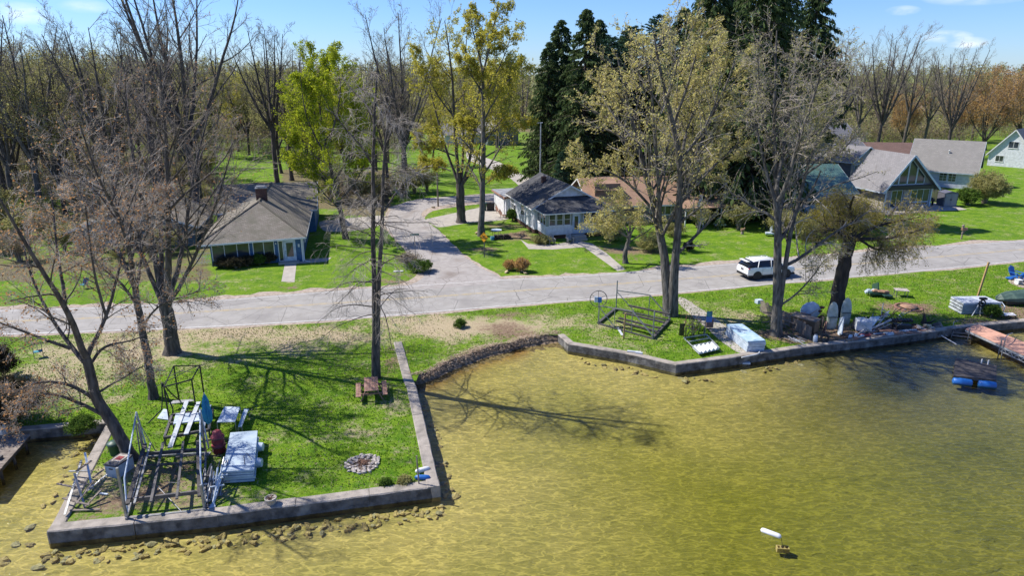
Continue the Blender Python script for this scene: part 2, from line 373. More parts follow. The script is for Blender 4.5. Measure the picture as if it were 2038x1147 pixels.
wallR = [G(1110, 668), G(1131, 686), G(1248, 706), G(1345, 729), G(1474, 712), G(1595, 694), G(1727, 679), G(1830, 666), G(1914, 653), G(2040, 641), G(2500, 590)]
shore = [wallW[0]+Vector((-300, -20, 0))]+offset(wallW, .22)[:3]
shore += [G(214, 842), offset([G(209, 845), G(93, 1063), G(433, 1029.5)], .25)[1], G(433, 1027), G(870, 966), G(825, 766)]
shore += dense(bedge, .6)[1:-1]
shore += offset(wallR, .22)+[wallR[-1]+Vector((500, 120, 0))]
# --- ground sheet: triangulated land polygon
FAR = 2600
poly = [p.to_2d() for p in shore]
b0 = len(poly)
poly += [Vector((FAR, shore[-1].y)), Vector((FAR, FAR)), Vector((-FAR, FAR)), Vector((-FAR, shore[0].y))]
pts = list(poly)
for x in np.arange(-64, 86, 1.0):
    for y in np.arange(26, 132, 1.0):
        pts.append(Vector((x+rng.uniform(-.3, .3), y+rng.uniform(-.3, .3))))
for x in np.arange(-420, 420, 12.0):
    for y in np.arange(20, 600, 12.0):
        if not (-66 < x < 88 and y < 134): pts.append(Vector((x+rng.uniform(-3, 3), y+rng.uniform(-3, 3))))
n0 = len(poly)
res = delaunay_2d_cdt(pts, [(i, (i+1) % n0) for i in range(n0)], [], 0, 1e-5)
vo, fo = res[0], res[2]
import collections
pxy = np.array([(p.x, p.y) for p in poly])
def inpoly(P, Q):
    x, y = P[:, 0], P[:, 1]; r = np.zeros(len(P), bool); n = len(Q); j = n-1
    for i in range(n):
        xi, yi = Q[i]; xj, yj = Q[j]; c = ((yi > y) != (yj > y))
        with np.errstate(divide='ignore', invalid='ignore'): xx = (xj-xi)*(y-yi)/(yj-yi+1e-12)+xi
        r ^= c & (x < xx); j = i
    return r
V = np.array([(p.x, p.y, 0) for p in vo]); Tn = np.array([f for f in fo if len(f) == 3])
cen = V[Tn].mean(1)[:, :2]; Tn = Tn[inpoly(cen, pxy)]
a_, b_, c_ = V[Tn[:, 0]], V[Tn[:, 1]], V[Tn[:, 2]]
neg = np.cross(b_-a_, c_-a_)[:, 2] < 0; Tn[neg] = Tn[neg][:, ::-1]
def gmat():
    m = bpy.data.materials.new('spring_lawn'); m.use_nodes = True; t = m.node_tree; b = t.nodes['Principled BSDF']; b.inputs['Roughness'].default_value = .95; b.inputs['Specular IOR Level'].default_value = .15
    tc = t.nodes.new('ShaderNodeTexCoord'); L = t.links.new
    def noise(sc, det=5, ro=.6, st=None):
        n = t.nodes.new('ShaderNodeTexNoise'); n.inputs['Scale'].default_value = sc; n.inputs['Detail'].default_value = det; n.inputs['Roughness'].default_value = ro
        if st:
            q = t.nodes.new('ShaderNodeMapping'); q.inputs['Scale'].default_value = st; L(tc.outputs['Object'], q.inputs[0]); L(q.outputs[0], n.inputs['Vector'])
        else: L(tc.outputs['Object'], n.inputs['Vector'])
        return n.outputs['Fac']
    def ramp(f, a, b_, ca=(0, 0, 0), cb=(1, 1, 1)):
        r = t.nodes.new('ShaderNodeValToRGB'); r.color_ramp.elements[0].position = a; r.color_ramp.elements[1].position = b_
        r.color_ramp.elements[0].color = (*ca, 1); r.color_ramp.elements[1].color = (*cb, 1); L(f, r.inputs[0]); return r.outputs[0]
    def mix(f, a, b_, bt='MIX'):
        x = t.nodes.new('ShaderNodeMixRGB'); x.blend_type = bt
        for i, q in enumerate((f, a, b_)):
            if isinstance(q, (int, float)): x.inputs[i].default_value = q
            elif isinstance(q, tuple): x.inputs[i].default_value = (*q, 1)
            else: L(q, x.inputs[i])
        return x.outputs[0]
    def Mt(op, x, y, z=None):
        n = t.nodes.new('ShaderNodeMath'); n.operation = op
        for i, q in enumerate((x, y, z)):
            if q is None: continue
            if isinstance(q, (int, float)): n.inputs[i].default_value = q
            else: L(q, n.inputs[i])
        return n.outputs[0]
    at_ = t.nodes.new('ShaderNodeVertexColor'); at_.layer_name = 'cover'; sp = t.nodes.new('ShaderNodeSeparateColor'); L(at_.outputs[0], sp.inputs[0])
    g1 = ramp(noise(.45, 8, .7), .34, .62, (.045, .16, .004), (.145, .28, .012))
    g2 = ramp(noise(2.4, 7, .8), .35, .68, (.04, .135, .005), (.22, .32, .03))
    grass = mix(.55, g1, g2)
    grass = mix(ramp(noise(14, 4, .7), .38, .62), mix(1.0, grass, (.6, .62, .5), 'MULTIPLY'), mix(1.0, grass, (1.45, 1.35, 1.5), 'MULTIPLY'))
    grass = mix(ramp(noise(1.0, 5, .7), .36, .64), mix(1.0, grass, (.74, .82, .7), 'MULTIPLY'), mix(1.0, grass, (1.32, 1.14, 1.1), 'MULTIPLY'))
    straw = mix(ramp(noise(9, 6, .75), .3, .7), (.27, .215, .12), (.56, .46, .31))
    dirt = mix(ramp(noise(5, 7, .75), .35, .65), (.12, .075, .045), (.33, .24, .165))
    litter = mix(ramp(noise(3, 9, .8), .36, .64), (.07, .065, .03), (.25, .2, .11))
    fine = noise(3.2, 9, .85); broad = noise(.55, 4, .6)
    def mask(ch, k=1.0):
        v = Mt('ADD', Mt('ADD', Mt('MULTIPLY', ch, 1.7), Mt('MULTIPLY', Mt('SUBTRACT', fine, .5), 2.6)), Mt('MULTIPLY', Mt('SUBTRACT', broad, .5), 1.5))
        return ramp(v, .42, .85)
    c = mix(mask(sp.outputs[0]), grass, straw)
    c = mix(mask(sp.outputs[1]), c, litter)
    c = mix(mask(sp.outputs[2]), c, dirt)
    L(c, b.inputs['Base Color'])
    bp = t.nodes.new('ShaderNodeBump'); bp.inputs['Strength'].default_value = .9; bp.inputs['Distance'].default_value = .08; L(noise(11, 6, .8), bp.inputs['Height']); L(bp.outputs[0], b.inputs['Normal'])
    return m
M['lawn'] = gmat()
me = npmesh('ground', V, Tn, [M['lawn']])
# ground cover per vertex: R dry straw, G leaf litter, B bare dirt (things that stay put when the sun moves)
vx, vy = V[:, 0], V[:, 1]
dpt = vy*math.cos(PIT)+H*math.sin(PIT); PX = 1019+F*vx/np.maximum(dpt, 1); PY = 573.5-F*(vy*math.sin(PIT)-H*math.cos(PIT))/np.maximum(dpt, 1)
R = np.full(len(V), .17); Gc = np.zeros(len(V)); B = np.zeros(len(V))
def blob(A, px, py, rx, ry, s):
    s = s*.72 if A is R else s
    c = G(px, py); np.maximum(A, s*np.exp(-(((vx-c.x)/rx)**2+((vy-c.y)/ry)**2)), out=A)
for a in ((100, 760, 7, 5, .75), (250, 700, 10, 5, .7), (420, 665, 12, 3, .8), (560, 690, 8, 3, .55), (640, 670, 7, 2.5, .8), (900, 655, 6, 2.4, 1), (840, 640, 6, 2, .8), (1010, 650, 5, 2.5, .85), (1090, 640, 6, 3, .55),
          (1180, 650, 5, 3, .5), (1240, 680, 6, 2.5, .45), (1460, 630, 6, 2.5, .6), (1540, 640, 6, 2, .6), (1400, 610, 3, 2, .5), (740, 850, 6, 5, .34), (260, 960, 5, 3, .62), (340, 980, 4, 4, .55), (650, 850, 5, 5, .28), (780, 800, 3, 4, .4), (200, 950, 2, 4, .5),
          (1760, 440, 5, 3, .65), (1810, 455, 5, 2.5, .6), (1810, 610, 3, 2, .45), (1890, 560, 6, 2, .3), (1830, 590, 8, 3, .28), (480, 560, 12, 2, .35), (970, 500, 2, 1.5, .5), (560, 300, 20, 20, .3), (960, 700, 3, 1.5, .6)):
    blob(R, *a)
for a in ((1005, 655, 2.2, 1.6, .62), (1015, 628, 2.2, 1, .55), (1020, 668, 1.8, .9, .75), (965, 497, 1.8, 1.2, .7), (940, 525, 1, .6, .4), (800, 560, 3, .8, .6), (790, 715, .7, 5, .5), (280, 990, 3, 2, .5), (330, 960, 2.5, 3, .42), (230, 1000, 2, 3, .4),
          (1030, 470, 3, 3, .62), (1000, 450, 3, 2, .5), (1640, 670, 6, 1.3, .9), (1590, 665, 3, 1.5, .7), (1700, 655, 4, 1.2, .8), (1830, 610, 1.2, 1, .8), (1760, 655, 4, 1.4, .85), (1805, 613, 2.6, 1.7, .75), (2020, 625, 4, 2.5, .9), (1925, 640, 3, 1, .6), (1100, 800, 1, 1, 0), (690, 445, 5, 2, .4), (1255, 500, 4, 3, .5), (574, 572, .8, .5, .8),
          (1000, 540, 1.5, .8, .35), (740, 760, 1, 1, .2), (1560, 640, 3, 1.2, .45)):
    blob(B, *a)
Gc = np.where((PY < 330) & (PY > 100), .62, 0.0)
left = (PX < 420) & (PY < 560) & (PY > 100); Gc = np.where(left, .5+.35*np.sin(vx*.11)*np.sin(vy*.13+1), Gc)
wild = ((PX < 780) & (PY < 430) & (PY > 330) & (PX > 500)); Gc = np.where(wild, .62, Gc)
sp_ = (PX > 1050) & (PY < 430) & (PX < 1640); Gc = np.where(sp_, .8, Gc); Gc = np.where((PX > 1640) & (PY > 190) & (PY < 330), .25, Gc)
for (x0, x1, y0, y1, v) in ((415, 560, 322, 362, .02), (380, 640, 275, 330, .2), (700, 830, 255, 330, .15), (812, 1078, 262, 420, 0), (620, 680, 415, 430, 0), (1170, 1310, 290, 345, .05), (1660, 1800, 262, 300, .15), (1540, 1600, 250, 270, .2), (640, 740, 300, 340, .1), (60, 230, 540, 600, .25)):
    ins = (PX > x0) & (PX < x1) & (PY > y0) & (PY < y1); Gc = np.where(ins, v, Gc)
blob(Gc, 1250, 500, 5, 4, .45); blob(Gc, 1180, 460, 4, 4, .4); blob(Gc, 1590, 455, 6, 3, .55); blob(Gc, 1450, 430, 8, 3, .5)
blob(Gc, 820, 545, 3, 2.4, .35); blob(Gc, 10, 820, 3, 3, .5)
R = np.clip(R+rng.uniform(-.04, .04, len(V)), 0, 1)
far = vy > 260; R = np.where(far, .35, R); Gc = np.where(far, .35, Gc)
pl = (vx > 170) & (vx < 420) & (vy > 300) & (vy < 420); B = np.where(pl, .9, B); Gc = np.where(pl, 0, Gc)
ca = me.color_attributes.new('cover', 'FLOAT_COLOR', 'POINT'); ca.data.foreach_set('color', np.stack([R, Gc, B, np.ones(len(V))], 1).astype(np.float32).ravel())
tag(link('ground', me), kind='structure')
# --- lake bed and water
def bedmat():
    m = bpy.data.materials.new('sandy_lake_bed'); m.use_nodes = True; t = m.node_tree; b = t.nodes['Principled BSDF']; b.inputs['Roughness'].default_value = 1; b.inputs['Specular IOR Level'].default_value = 0; L = t.links.new
    tc = t.nodes.new('ShaderNodeTexCoord')
    def noise(sc, det, ro, st=(1, 1, 1), rot=0, dist=0):
        q = t.nodes.new('ShaderNodeMapping'); q.inputs['Scale'].default_value = st; q.inputs['Rotation'].default_value = (0, 0, rot); L(tc.outputs['Object'], q.inputs[0])
        n = t.nodes.new('ShaderNodeTexNoise'); n.inputs['Scale'].default_value = sc; n.inputs['Detail'].default_value = det; n.inputs['Roughness'].default_value = ro; n.inputs['Distortion'].default_value = dist; L(q.outputs[0], n.inputs['Vector']); return n.outputs['Fac']
    def ramp(f, a, b_, ca=(0, 0, 0), cb=(1, 1, 1)):
        r = t.nodes.new('ShaderNodeValToRGB'); r.color_ramp.elements[0].position = a; r.color_ramp.elements[1].position = b_
        r.color_ramp.elements[0].color = (*ca, 1); r.color_ramp.elements[1].color = (*cb, 1); L(f, r.inputs[0]); return r.outputs[0]
    def mix(f, a, b_, bt='MIX'):
        x = t.nodes.new('ShaderNodeMixRGB'); x.blend_type = bt
        for i, q in enumerate((f, a, b_)):
            if isinstance(q, (int, float)): x.inputs[i].default_value = q
            elif isinstance(q, tuple): x.inputs[i].default_value = (*q, 1)
            else: L(q, x.inputs[i])
        return x.outputs[0]
    vc = t.nodes.new('ShaderNodeVertexColor'); vc.layer_name = 'bed_dark'; sp = t.nodes.new('ShaderNodeSeparateColor'); L(vc.outputs[0], sp.inputs[0])
    base = mix(sp.outputs[0], (.37, .31, .155), (.182, .174, .036))
    base = mix(sp.outputs[1], base, (.05, .052, .03))
    base = mix(sp.outputs[2], base, (.17, .07, .03))
    # caustic ripple light painted into the bed colour: bright lines over soft bands
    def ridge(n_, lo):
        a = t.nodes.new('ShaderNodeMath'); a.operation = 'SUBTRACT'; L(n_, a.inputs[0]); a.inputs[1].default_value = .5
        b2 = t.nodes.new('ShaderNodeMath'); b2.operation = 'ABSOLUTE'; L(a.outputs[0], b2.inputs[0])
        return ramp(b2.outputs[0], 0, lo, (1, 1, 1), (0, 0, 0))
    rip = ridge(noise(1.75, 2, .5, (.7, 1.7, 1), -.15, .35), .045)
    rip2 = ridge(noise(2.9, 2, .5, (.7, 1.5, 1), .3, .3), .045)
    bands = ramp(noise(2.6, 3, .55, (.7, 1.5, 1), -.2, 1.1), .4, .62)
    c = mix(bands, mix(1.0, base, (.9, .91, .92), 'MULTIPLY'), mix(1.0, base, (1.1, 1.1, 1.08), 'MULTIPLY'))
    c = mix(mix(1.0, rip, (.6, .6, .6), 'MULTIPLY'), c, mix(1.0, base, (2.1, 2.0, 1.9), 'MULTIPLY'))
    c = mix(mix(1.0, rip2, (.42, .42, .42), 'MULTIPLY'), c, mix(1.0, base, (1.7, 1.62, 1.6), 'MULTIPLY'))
    c = mix(ramp(noise(.3, 6, .7), .4, .68), c, mix(1.0, c, (.78, .82, .72), 'MULTIPLY'))
    c = mix(ramp(noise(1.1, 8, .8), .62, .72), c, mix(1.0, c, (.62, .62, .55), 'MULTIPLY'))
    c = mix(ramp(noise(26, 2, .5), .73, .76), c, (.05, .05, .02))
    L(c, b.inputs['Base Color'])
    bp = t.nodes.new('ShaderNodeBump'); bp.inputs['Strength'].default_value = .6; bp.inputs['Distance'].default_value = .08; L(noise(1.9, 3, .55, (.62, 1.5, 1), -.12, 1.1), bp.inputs['Height']); L(bp.outputs[0], b.inputs['Normal'])
    return m
def wmat():
    m = bpy.data.materials.new('lake_water'); m.use_nodes = True; t = m.node_tree; t.nodes.clear(); L = t.links.new; o = t.nodes.new('ShaderNodeOutputMaterial')
    tc = t.nodes.new('ShaderNodeTexCoord')
    def noise(sc, det, ro, st=(1, 1, 1), rot=0, dist=0):
        q = t.nodes.new('ShaderNodeMapping'); q.inputs['Scale'].default_value = st; q.inputs['Rotation'].default_value = (0, 0, rot); L(tc.outputs['Object'], q.inputs[0])
        n = t.nodes.new('ShaderNodeTexNoise'); n.inputs['Scale'].default_value = sc; n.inputs['Detail'].default_value = det; n.inputs['Roughness'].default_value = ro; n.inputs['Distortion'].default_value = dist; L(q.outputs[0], n.inputs['Vector']); return n.outputs['Fac']
    bp = t.nodes.new('ShaderNodeBump'); bp.inputs['Strength'].default_value = .6; bp.inputs['Distance'].default_value = .08; L(noise(2.2, 4, .6, (.6, 1.5, 1), -.15, .8), bp.inputs['Height'])
    fr = t.nodes.new('ShaderNodeFresnel'); fr.inputs['IOR'].default_value = 1.33; L(bp.outputs[0], fr.inputs['Normal'])
    tr = t.nodes.new('ShaderNodeBsdfTransparent'); tr.inputs[0].default_value = (.88, .9, .72, 1)
    gl = t.nodes.new('ShaderNodeBsdfGlossy'); gl.inputs['Roughness'].default_value = .05; L(bp.outputs[0], gl.inputs['Normal'])
    mx = t.nodes.new('ShaderNodeMixShader'); L(fr.outputs[0], mx.inputs[0]); L(tr.outputs[0], mx.inputs[1]); L(gl.outputs[0], mx.inputs[2]); L(mx.outputs[0], o.inputs[0])
    return m
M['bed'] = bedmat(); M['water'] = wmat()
xs = np.arange(-80, 92, .6); ys = np.arange(-6, 72, .6); gx, gy = np.meshgrid(xs, ys, indexing='ij')
P2 = np.stack([gx.ravel(), gy.ravel()], 1)
def segd(P, A):
    d = np.full(len(P), 1e9)
    for p, q in zip(A[:-1], A[1:]):
        p = np.array(p[:2]); q = np.array(q[:2]); v = q-p; t_ = np.clip(((P-p)@v)/(v@v), 0, 1); d = np.minimum(d, np.linalg.norm(P-(p+t_[:, None]*v), axis=1))
    return d
ds = segd(P2, shore); inside = inpoly(P2, pxy); ds = np.where(inside, 0, ds)
db = segd(P2, bank)
z = WZ-.22-np.minimum(ds, 22)*.035; z = np.where(db < 2.0, np.minimum(WZ-.06-db*.08, z*0+9), z); z = np.where(inside, WZ-.25, z)
BV = np.stack([gx.ravel(), gy.ravel(), z], 1); nx, ny = len(xs), len(ys); idx = np.arange(nx*ny).reshape(nx, ny)
BQ = np.stack([idx[:-1, :-1], idx[1:, :-1], idx[1:, 1:], idx[:-1, 1:]], -1).reshape(-1, 4)
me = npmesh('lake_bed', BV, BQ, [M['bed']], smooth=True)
d2 = BV[:, 1]*math.cos(PIT)+(H-WZ)*math.sin(PIT); BX = 1019+F*BV[:, 0]/np.maximum(d2, 1); BY = 573.5-F*(BV[:, 1]*math.sin(PIT)-(H-WZ)*math.cos(PIT))/np.maximum(d2, 1)
deep = np.clip((ds-1.5)/11, 0, 1); deep = np.where(BX < 230, .0, deep)
bed_dark = np.zeros(len(BV))  # dark patches painted into the bed so the blue sky reflection shows
for (x, y, rx, ry, s) in ((1790, 745, 150, 70, 1.15), (1790, 770, 280, 110, .8), (1950, 860, 220, 130, .5), (1650, 715, 120, 26, .75), (1960, 690, 90, 40, .3), (1500, 760, 120, 50, .25), (2000, 1050, 250, 120, .25), (1120, 760, 60, 40, .0)):
    bed_dark = np.maximum(bed_dark, s*np.exp(-((BX-x)/rx)**2-((BY-y)/ry)**2))
iron = .85*np.exp(-(db/1.1)**2)*(BX > 700)*(BX < 1060)
ca = me.color_attributes.new('bed_dark', 'FLOAT_COLOR', 'POINT'); ca.data.foreach_set('color', np.stack([deep, bed_dark, iron, np.ones(len(BV))], 1).astype(np.float32).ravel())
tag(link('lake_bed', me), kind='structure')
b = MB(); b.add([(-300, -40, WZ), (300, -40, WZ), (300, 75, WZ), (-300, 75, WZ)], [(0, 1, 2, 3)]); tag(b.build('water', M['water']), kind='structure')
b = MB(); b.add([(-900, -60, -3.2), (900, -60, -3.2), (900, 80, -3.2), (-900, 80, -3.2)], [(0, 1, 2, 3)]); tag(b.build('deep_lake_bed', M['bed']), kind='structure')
# --- earth bank of the bay
b = MB(); top = dense(bank, .25); prof = [(.42, .012), (.3, .012), (.22, -.09), (.14, -.2), (.07, -.3), (.0, -.45), (-.35, -.57), (-.9, -.66)]
nrm = offset(top, 1.0); rows = []
for i, p in enumerate(top):
    n = (nrm[i]-p).normalized(); wob = .06*math.sin(i*.7)+.1*math.sin(i*.23+1)
    rows.append([p+n*(d+wob*(1 if d < .4 else .3)+rng.uniform(-.06, .06))+Vector((0, 0, zz+rng.uniform(-.03, .03) if k else .012)) for k, (d, zz) in enumerate(prof)])
vs = [q for r_ in rows for q in r_]; k = len(prof); b.add(vs, [(i*k+j, i*k+j+1, (i+1)*k+j+1, (i+1)*k+j) for i in range(len(rows)-1) for j in range(k-1)])
M['bank'] = mat('earth_bank', (.09, .065, .04), (.33, .24, .16), 5, 8, rough=1, bump=1, bscale=9)
tag(W(b, 'shore_bank', M['bank'], smooth=False), kind='structure')
# litter of dead leaves and stalks on the bank
Vl = []; Ql = []
for i in range(3600):
    p = top[rng.integers(len(top))]; j = min(len(top)-1, max(0, 0)); d = rng.uniform(.03, .5+.35*math.sin(p.x*.6)**2); q = p+Vector((rng.uniform(-.3, .3)-.25*d, d, 0)); s = rng.uniform(.03, .09); a = rng.uniform(0, 6.28); zz = min(0, -.4+1.3*d)+.03+rng.uniform(0, .05)
    dx, dy = math.cos(a)*s, math.sin(a)*s; w_ = .3; base = len(Vl); h = rng.uniform(-.04, .05)
    Vl += [(q.x-dx, q.y-dy, zz), (q.x+dy*w_, q.y-dx*w_, zz+.01), (q.x+dx, q.y+dy, zz+h), (q.x-dy*w_, q.y+dx*w_, zz+.01)]; Ql.append((base, base+1, base+2, base+3))
M['litter'] = leafmat('dead_leaves', (.22, .15, .1), (.6, .48, .36), .1, 3)
tag(link('leaf_litter', npmesh('leaf_litter', Vl, Ql, [M['litter']])), 'dry leaf litter lying along the earth bank of the bay', 'leaf litter', kind='stuff')
# --- roads
def ipx(tab, xs_):
    t_ = np.array(tab, float); return np.interp(xs_, t_[:, 0], t_[:, 1])
nearE = [(0, 667), (174, 661), (400, 652.6), (606, 641), (742, 631.6), (900, 618.5), (1011, 608.7), (1179, 596.5), (1350, 582.5), (1467, 573), (1551, 564), (1701, 551), (1850, 538.5), (2038, 519)]
farE = [(0, 617), (244, 609.5), (400, 600), (545, 588), (690, 577), (742, 574), (850, 565), (1004, 555), (1144, 549), (1227, 543), (1315, 536), (1467, 523.5), (1649, 507), (1850, 491), (2038, 478.5)]
midE = [(0, 641), (244, 631), (400, 621.5), (606, 608), (742, 599), (865, 591), (1004, 581), (1144, 571.5), (1350, 556.5), (1467, 547), (1649, 530.5), (1795, 518), (2038, 496.8)]
def gl(tab, n=120):
    xx = np.linspace(0, 2038, n); p = [G(a, c) for a, c in zip(xx, ipx(tab, xx))]
    P = np.array([q[:] for q in p]); k_ = np.ones(9)/9; Q = P.copy(); Q[4:-4] = np.stack([np.convolve(P[:, i], k_, 'valid') for i in range(3)], 1); p = [Vector(q) for q in Q]
    a0 = (p[0]-p[3]).normalized(); a1 = (p[-1]-p[-4]).normalized()
    return [p[0]+a0*200]+p+[p[-1]+a1*260]
def strip(name, A, Bl, z_, m, kind='structure'):
    b = MB(); n = min(len(A), len(Bl)); vs = [Vector((p.x, p.y, z_)) for p in A]+[Vector((p.x, p.y, z_)) for p in Bl]
    b.add(vs, [(i, i+1, n+i+1, n+i) for i in range(n-1)]); return tag(b.build(name, m), kind=kind)
M['asph'] = mat('grey_asphalt', (.285, .268, .243), (.34, .322, .297), 1.2, 9, rough=.9, bump=.25, bscale=30, c3=(.24, .225, .21), c3scale=.35, c3lo=.5, c3hi=.75)
M['asph2'] = mat('worn_side_road_asphalt', (.29, .265, .245), (.37, .34, .315), 1.6, 9, rough=.95, bump=.3, bscale=25, c3=(.2, .165, .14), c3scale=.4, c3lo=.56, c3hi=.74)
M['gravel'] = mat('pale_gravel', (.46, .385, .31), (.27, .21, .16), 3, 10, rough=1, bump=.6, bscale=22)
M['lwhite'] = mat('worn_white_line', (.62, .6, .57), (.42, .4, .38), 4, 8, rough=.8)
M['lyellow'] = mat('worn_yellow_line', (.5, .38, .17), (.36, .31, .24), 2.2, 8, rough=.8, lo=.4, hi=.6)
def cracks(m, dark):
    t = m.node_tree; b = t.nodes['Principled BSDF']; src = b.inputs['Base Color'].links[0].from_socket; tc = t.nodes.new('ShaderNodeTexCoord'); last = src
    for sc, wd, k, st in ((.22, .0075, .75, (1, 1, 1)), (.75, .012, .35, (1, .6, 1))):
        n = t.nodes.new('ShaderNodeTexNoise'); n.inputs['Scale'].default_value = 1.3; n.inputs['Detail'].default_value = 5; t.links.new(tc.outputs['Object'], n.inputs['Vector'])
        a = t.nodes.new('ShaderNodeMixRGB'); a.inputs[0].default_value = .12 if sc < .5 else .2; q = t.nodes.new('ShaderNodeMapping'); q.inputs['Scale'].default_value = st; t.links.new(tc.outputs['Object'], q.inputs[0]); t.links.new(q.outputs[0], a.inputs[1]); a.blend_type = 'ADD'; t.links.new(n.outputs['Color'], a.inputs[2])
        v = t.nodes.new('ShaderNodeTexVoronoi'); v.feature = 'DISTANCE_TO_EDGE'; v.inputs['Scale'].default_value = sc; t.links.new(a.outputs[0], v.inputs['Vector'])
        r = t.nodes.new('ShaderNodeValToRGB'); r.color_ramp.elements[0].position = wd*.3; r.color_ramp.elements[1].position = wd; r.color_ramp.elements[0].color = (k, k, k, 1); r.color_ramp.elements[1].color = (0, 0, 0, 1); t.links.new(v.outputs['Distance'], r.inputs[0])
        x = t.nodes.new('ShaderNodeMixRGB'); t.links.new(r.outputs[0], x.inputs[0]); t.links.new(last, x.inputs[1]); x.inputs[2].default_value = (*dark, 1); last = x.outputs[0]
    t.links.new(last, b.inputs['Base Color'])
cracks(M['asph'], (.1, .095, .09)); cracks(M['asph2'], (.11, .09, .075))
nE, fE, mE = gl(nearE), gl(farE), gl(midE)
def rag(L_, s, sm=5):
    r_ = rng.normal(0, 1, len(L_)); r_ = np.convolve(r_, np.ones(sm)/sm, 'same')*s; o_ = offset(L_, 1.0)
    return [p+(q-p).normalized()*float(v) for p, q, v in zip(L_, o_, r_)]
strip('gravel_shoulder', rag(offset(nE, -.42), .3), rag(offset(nE, .3), 0), .006, M['gravel'])
strip('gravel_shoulder', offset(fE, -.3), rag(offset(dense(fE, .8), .85), .7, 4)[:len(fE)] if False else rag(offset(fE, .8), .55, 3), .006, M['gravel'])
strip('road', offset(nE, -.12), fE, .012, M['asph'])
strip('edge_line', offset(nE, .0), offset(nE, .14), .017, M['lwhite'])
strip('edge_line', offset(fE, -.42), offset(fE, -.3), .017, M['lwhite'])
strip('centre_line', offset(mE, -.16), offset(mE, -.06), .017, M['lyellow']); strip('centre_line', offset(mE, .06), offset(mE, .16), .017, M['lyellow'])
def pave(name, pxs, z_, m, sm=0, jag=0):
    p = [G(*q) for q in pxs]
    if sm:
        P = dense(p+[p[0]], sm)[:-1]
        for _ in range(3): P = [(P[i-1]+P[i]*2+P[(i+1) % len(P)])/4 for i in range(len(P))]
        p = [q+Vector((rng.uniform(-jag, jag), rng.uniform(-jag, jag), 0)) for q in P]
    r_ = delaunay_2d_cdt([q.to_2d() for q in p], [(i, (i+1) % len(p)) for i in range(len(p))], [], 0, 1e-6)
    V_ = np.array([(q.x, q.y, z_) for q in r_[0]]); T_ = np.array([f for f in r_[2] if len(f) == 3]); T_ = T_[inpoly(V_[T_].mean(1)[:, :2], np.array([(q.x, q.y) for q in p]))]
    a_, b_, c_ = V_[T_[:, 0]], V_[T_[:, 1]], V_[T_[:, 2]]; ng = np.cross(b_-a_, c_-a_)[:, 2] < 0; T_[ng] = T_[ng][:, ::-1]
    return tag(link(name, npmesh(name, V_, T_, [m])), kind='structure')
pave('gravel_verge', [(730, 574), (775, 572), (818, 560), (838, 546), (824, 526), (796, 487), (760, 450), (772, 413), (830, 396), (990, 384), (1010, 400), (905, 412), (858, 420), (842, 437), (880, 464), (922, 506), (966, 534), (1003, 550), (1003, 560), (860, 575)], .009, M['gravel'], .8, .12)
pave('side_road', [(742, 579), (790, 575), (832, 563), (849, 547), (833, 528), (803, 491), (787, 474), (766, 450), (778, 416), (812, 400), (860, 394), (930, 390), (1000, 384), (1000, 396), (900, 406), (852, 414), (836, 425), (849, 440), (872, 458), (900, 488), (917, 506), (962, 537), (985, 546), (1004, 554), (1003, 562), (860, 577)], .0145, M['asph2'], .7, .04)
pave('driveway', [(843, 437), (905, 424), (960, 412), (985, 408), (1020, 432), (1010, 438), (985, 440), (950, 442), (905, 448), (872, 454)], .010, M['conc2'], .6, .03)
pave('driveway', [(632, 441), (700, 434), (768, 428), (770, 444), (720, 458), (680, 462), (642, 461)], .010, M['conc2'], .6, .08)
pave('driveway', [(1052, 385), (1012, 352), (975, 336), (930, 318), (925, 300), (905, 270), (912, 268), (940, 292), (955, 310), (1000, 325), (1040, 348), (1110, 378), (1110, 392)], .008, M['conc2'], 1.5, .05)
pave('garden_path', [(567, 525), (590, 525), (586, 562), (560, 561)], .010, M['conc2'])
pave('concrete_pad', [(566, 519), (660, 513), (650, 521), (592, 525.5), (566, 526)], .012, M['conc2'])
pave('garden_path', [(1036, 477), (1052, 486), (1100, 487), (1150, 479), (1178, 485), (1208, 505), (1245, 537), (1229, 540), (1190, 512), (1162, 492), (1100, 497), (1052, 496)], .010, M['conc2'])
pave('garden_path', [(1344, 590), (1357, 590), (1410, 624), (1452, 655), (1505, 690), (1535, 699), (1475, 708), (1440, 684), (1390, 640), (1352, 607)], .010, M['conc2'], .5, .04)
pave('patio', [(1690, 398), (1765, 405), (1880, 404), (1925, 418), (1890, 420), (1840, 422), (1790, 428), (1755, 428), (1700, 418)], .05, M['conc2'])
pave('red_painted_pad', [(1690, 668), (1740, 655), (1800, 645), (1858, 660), (1800, 668), (1735, 677), (1712, 679)], .03, mat('worn_red_concrete', (.26, .13, .11), (.36, .22, .18), 2, 8, rough=.9, c3=(.16, .12, .1), c3scale=1.5))
pave('gravel_bed', [(2000, 562), (2022, 548), (2100, 560), (2140, 590), (2040, 576)], .01, M['gravel'], .6, .05)
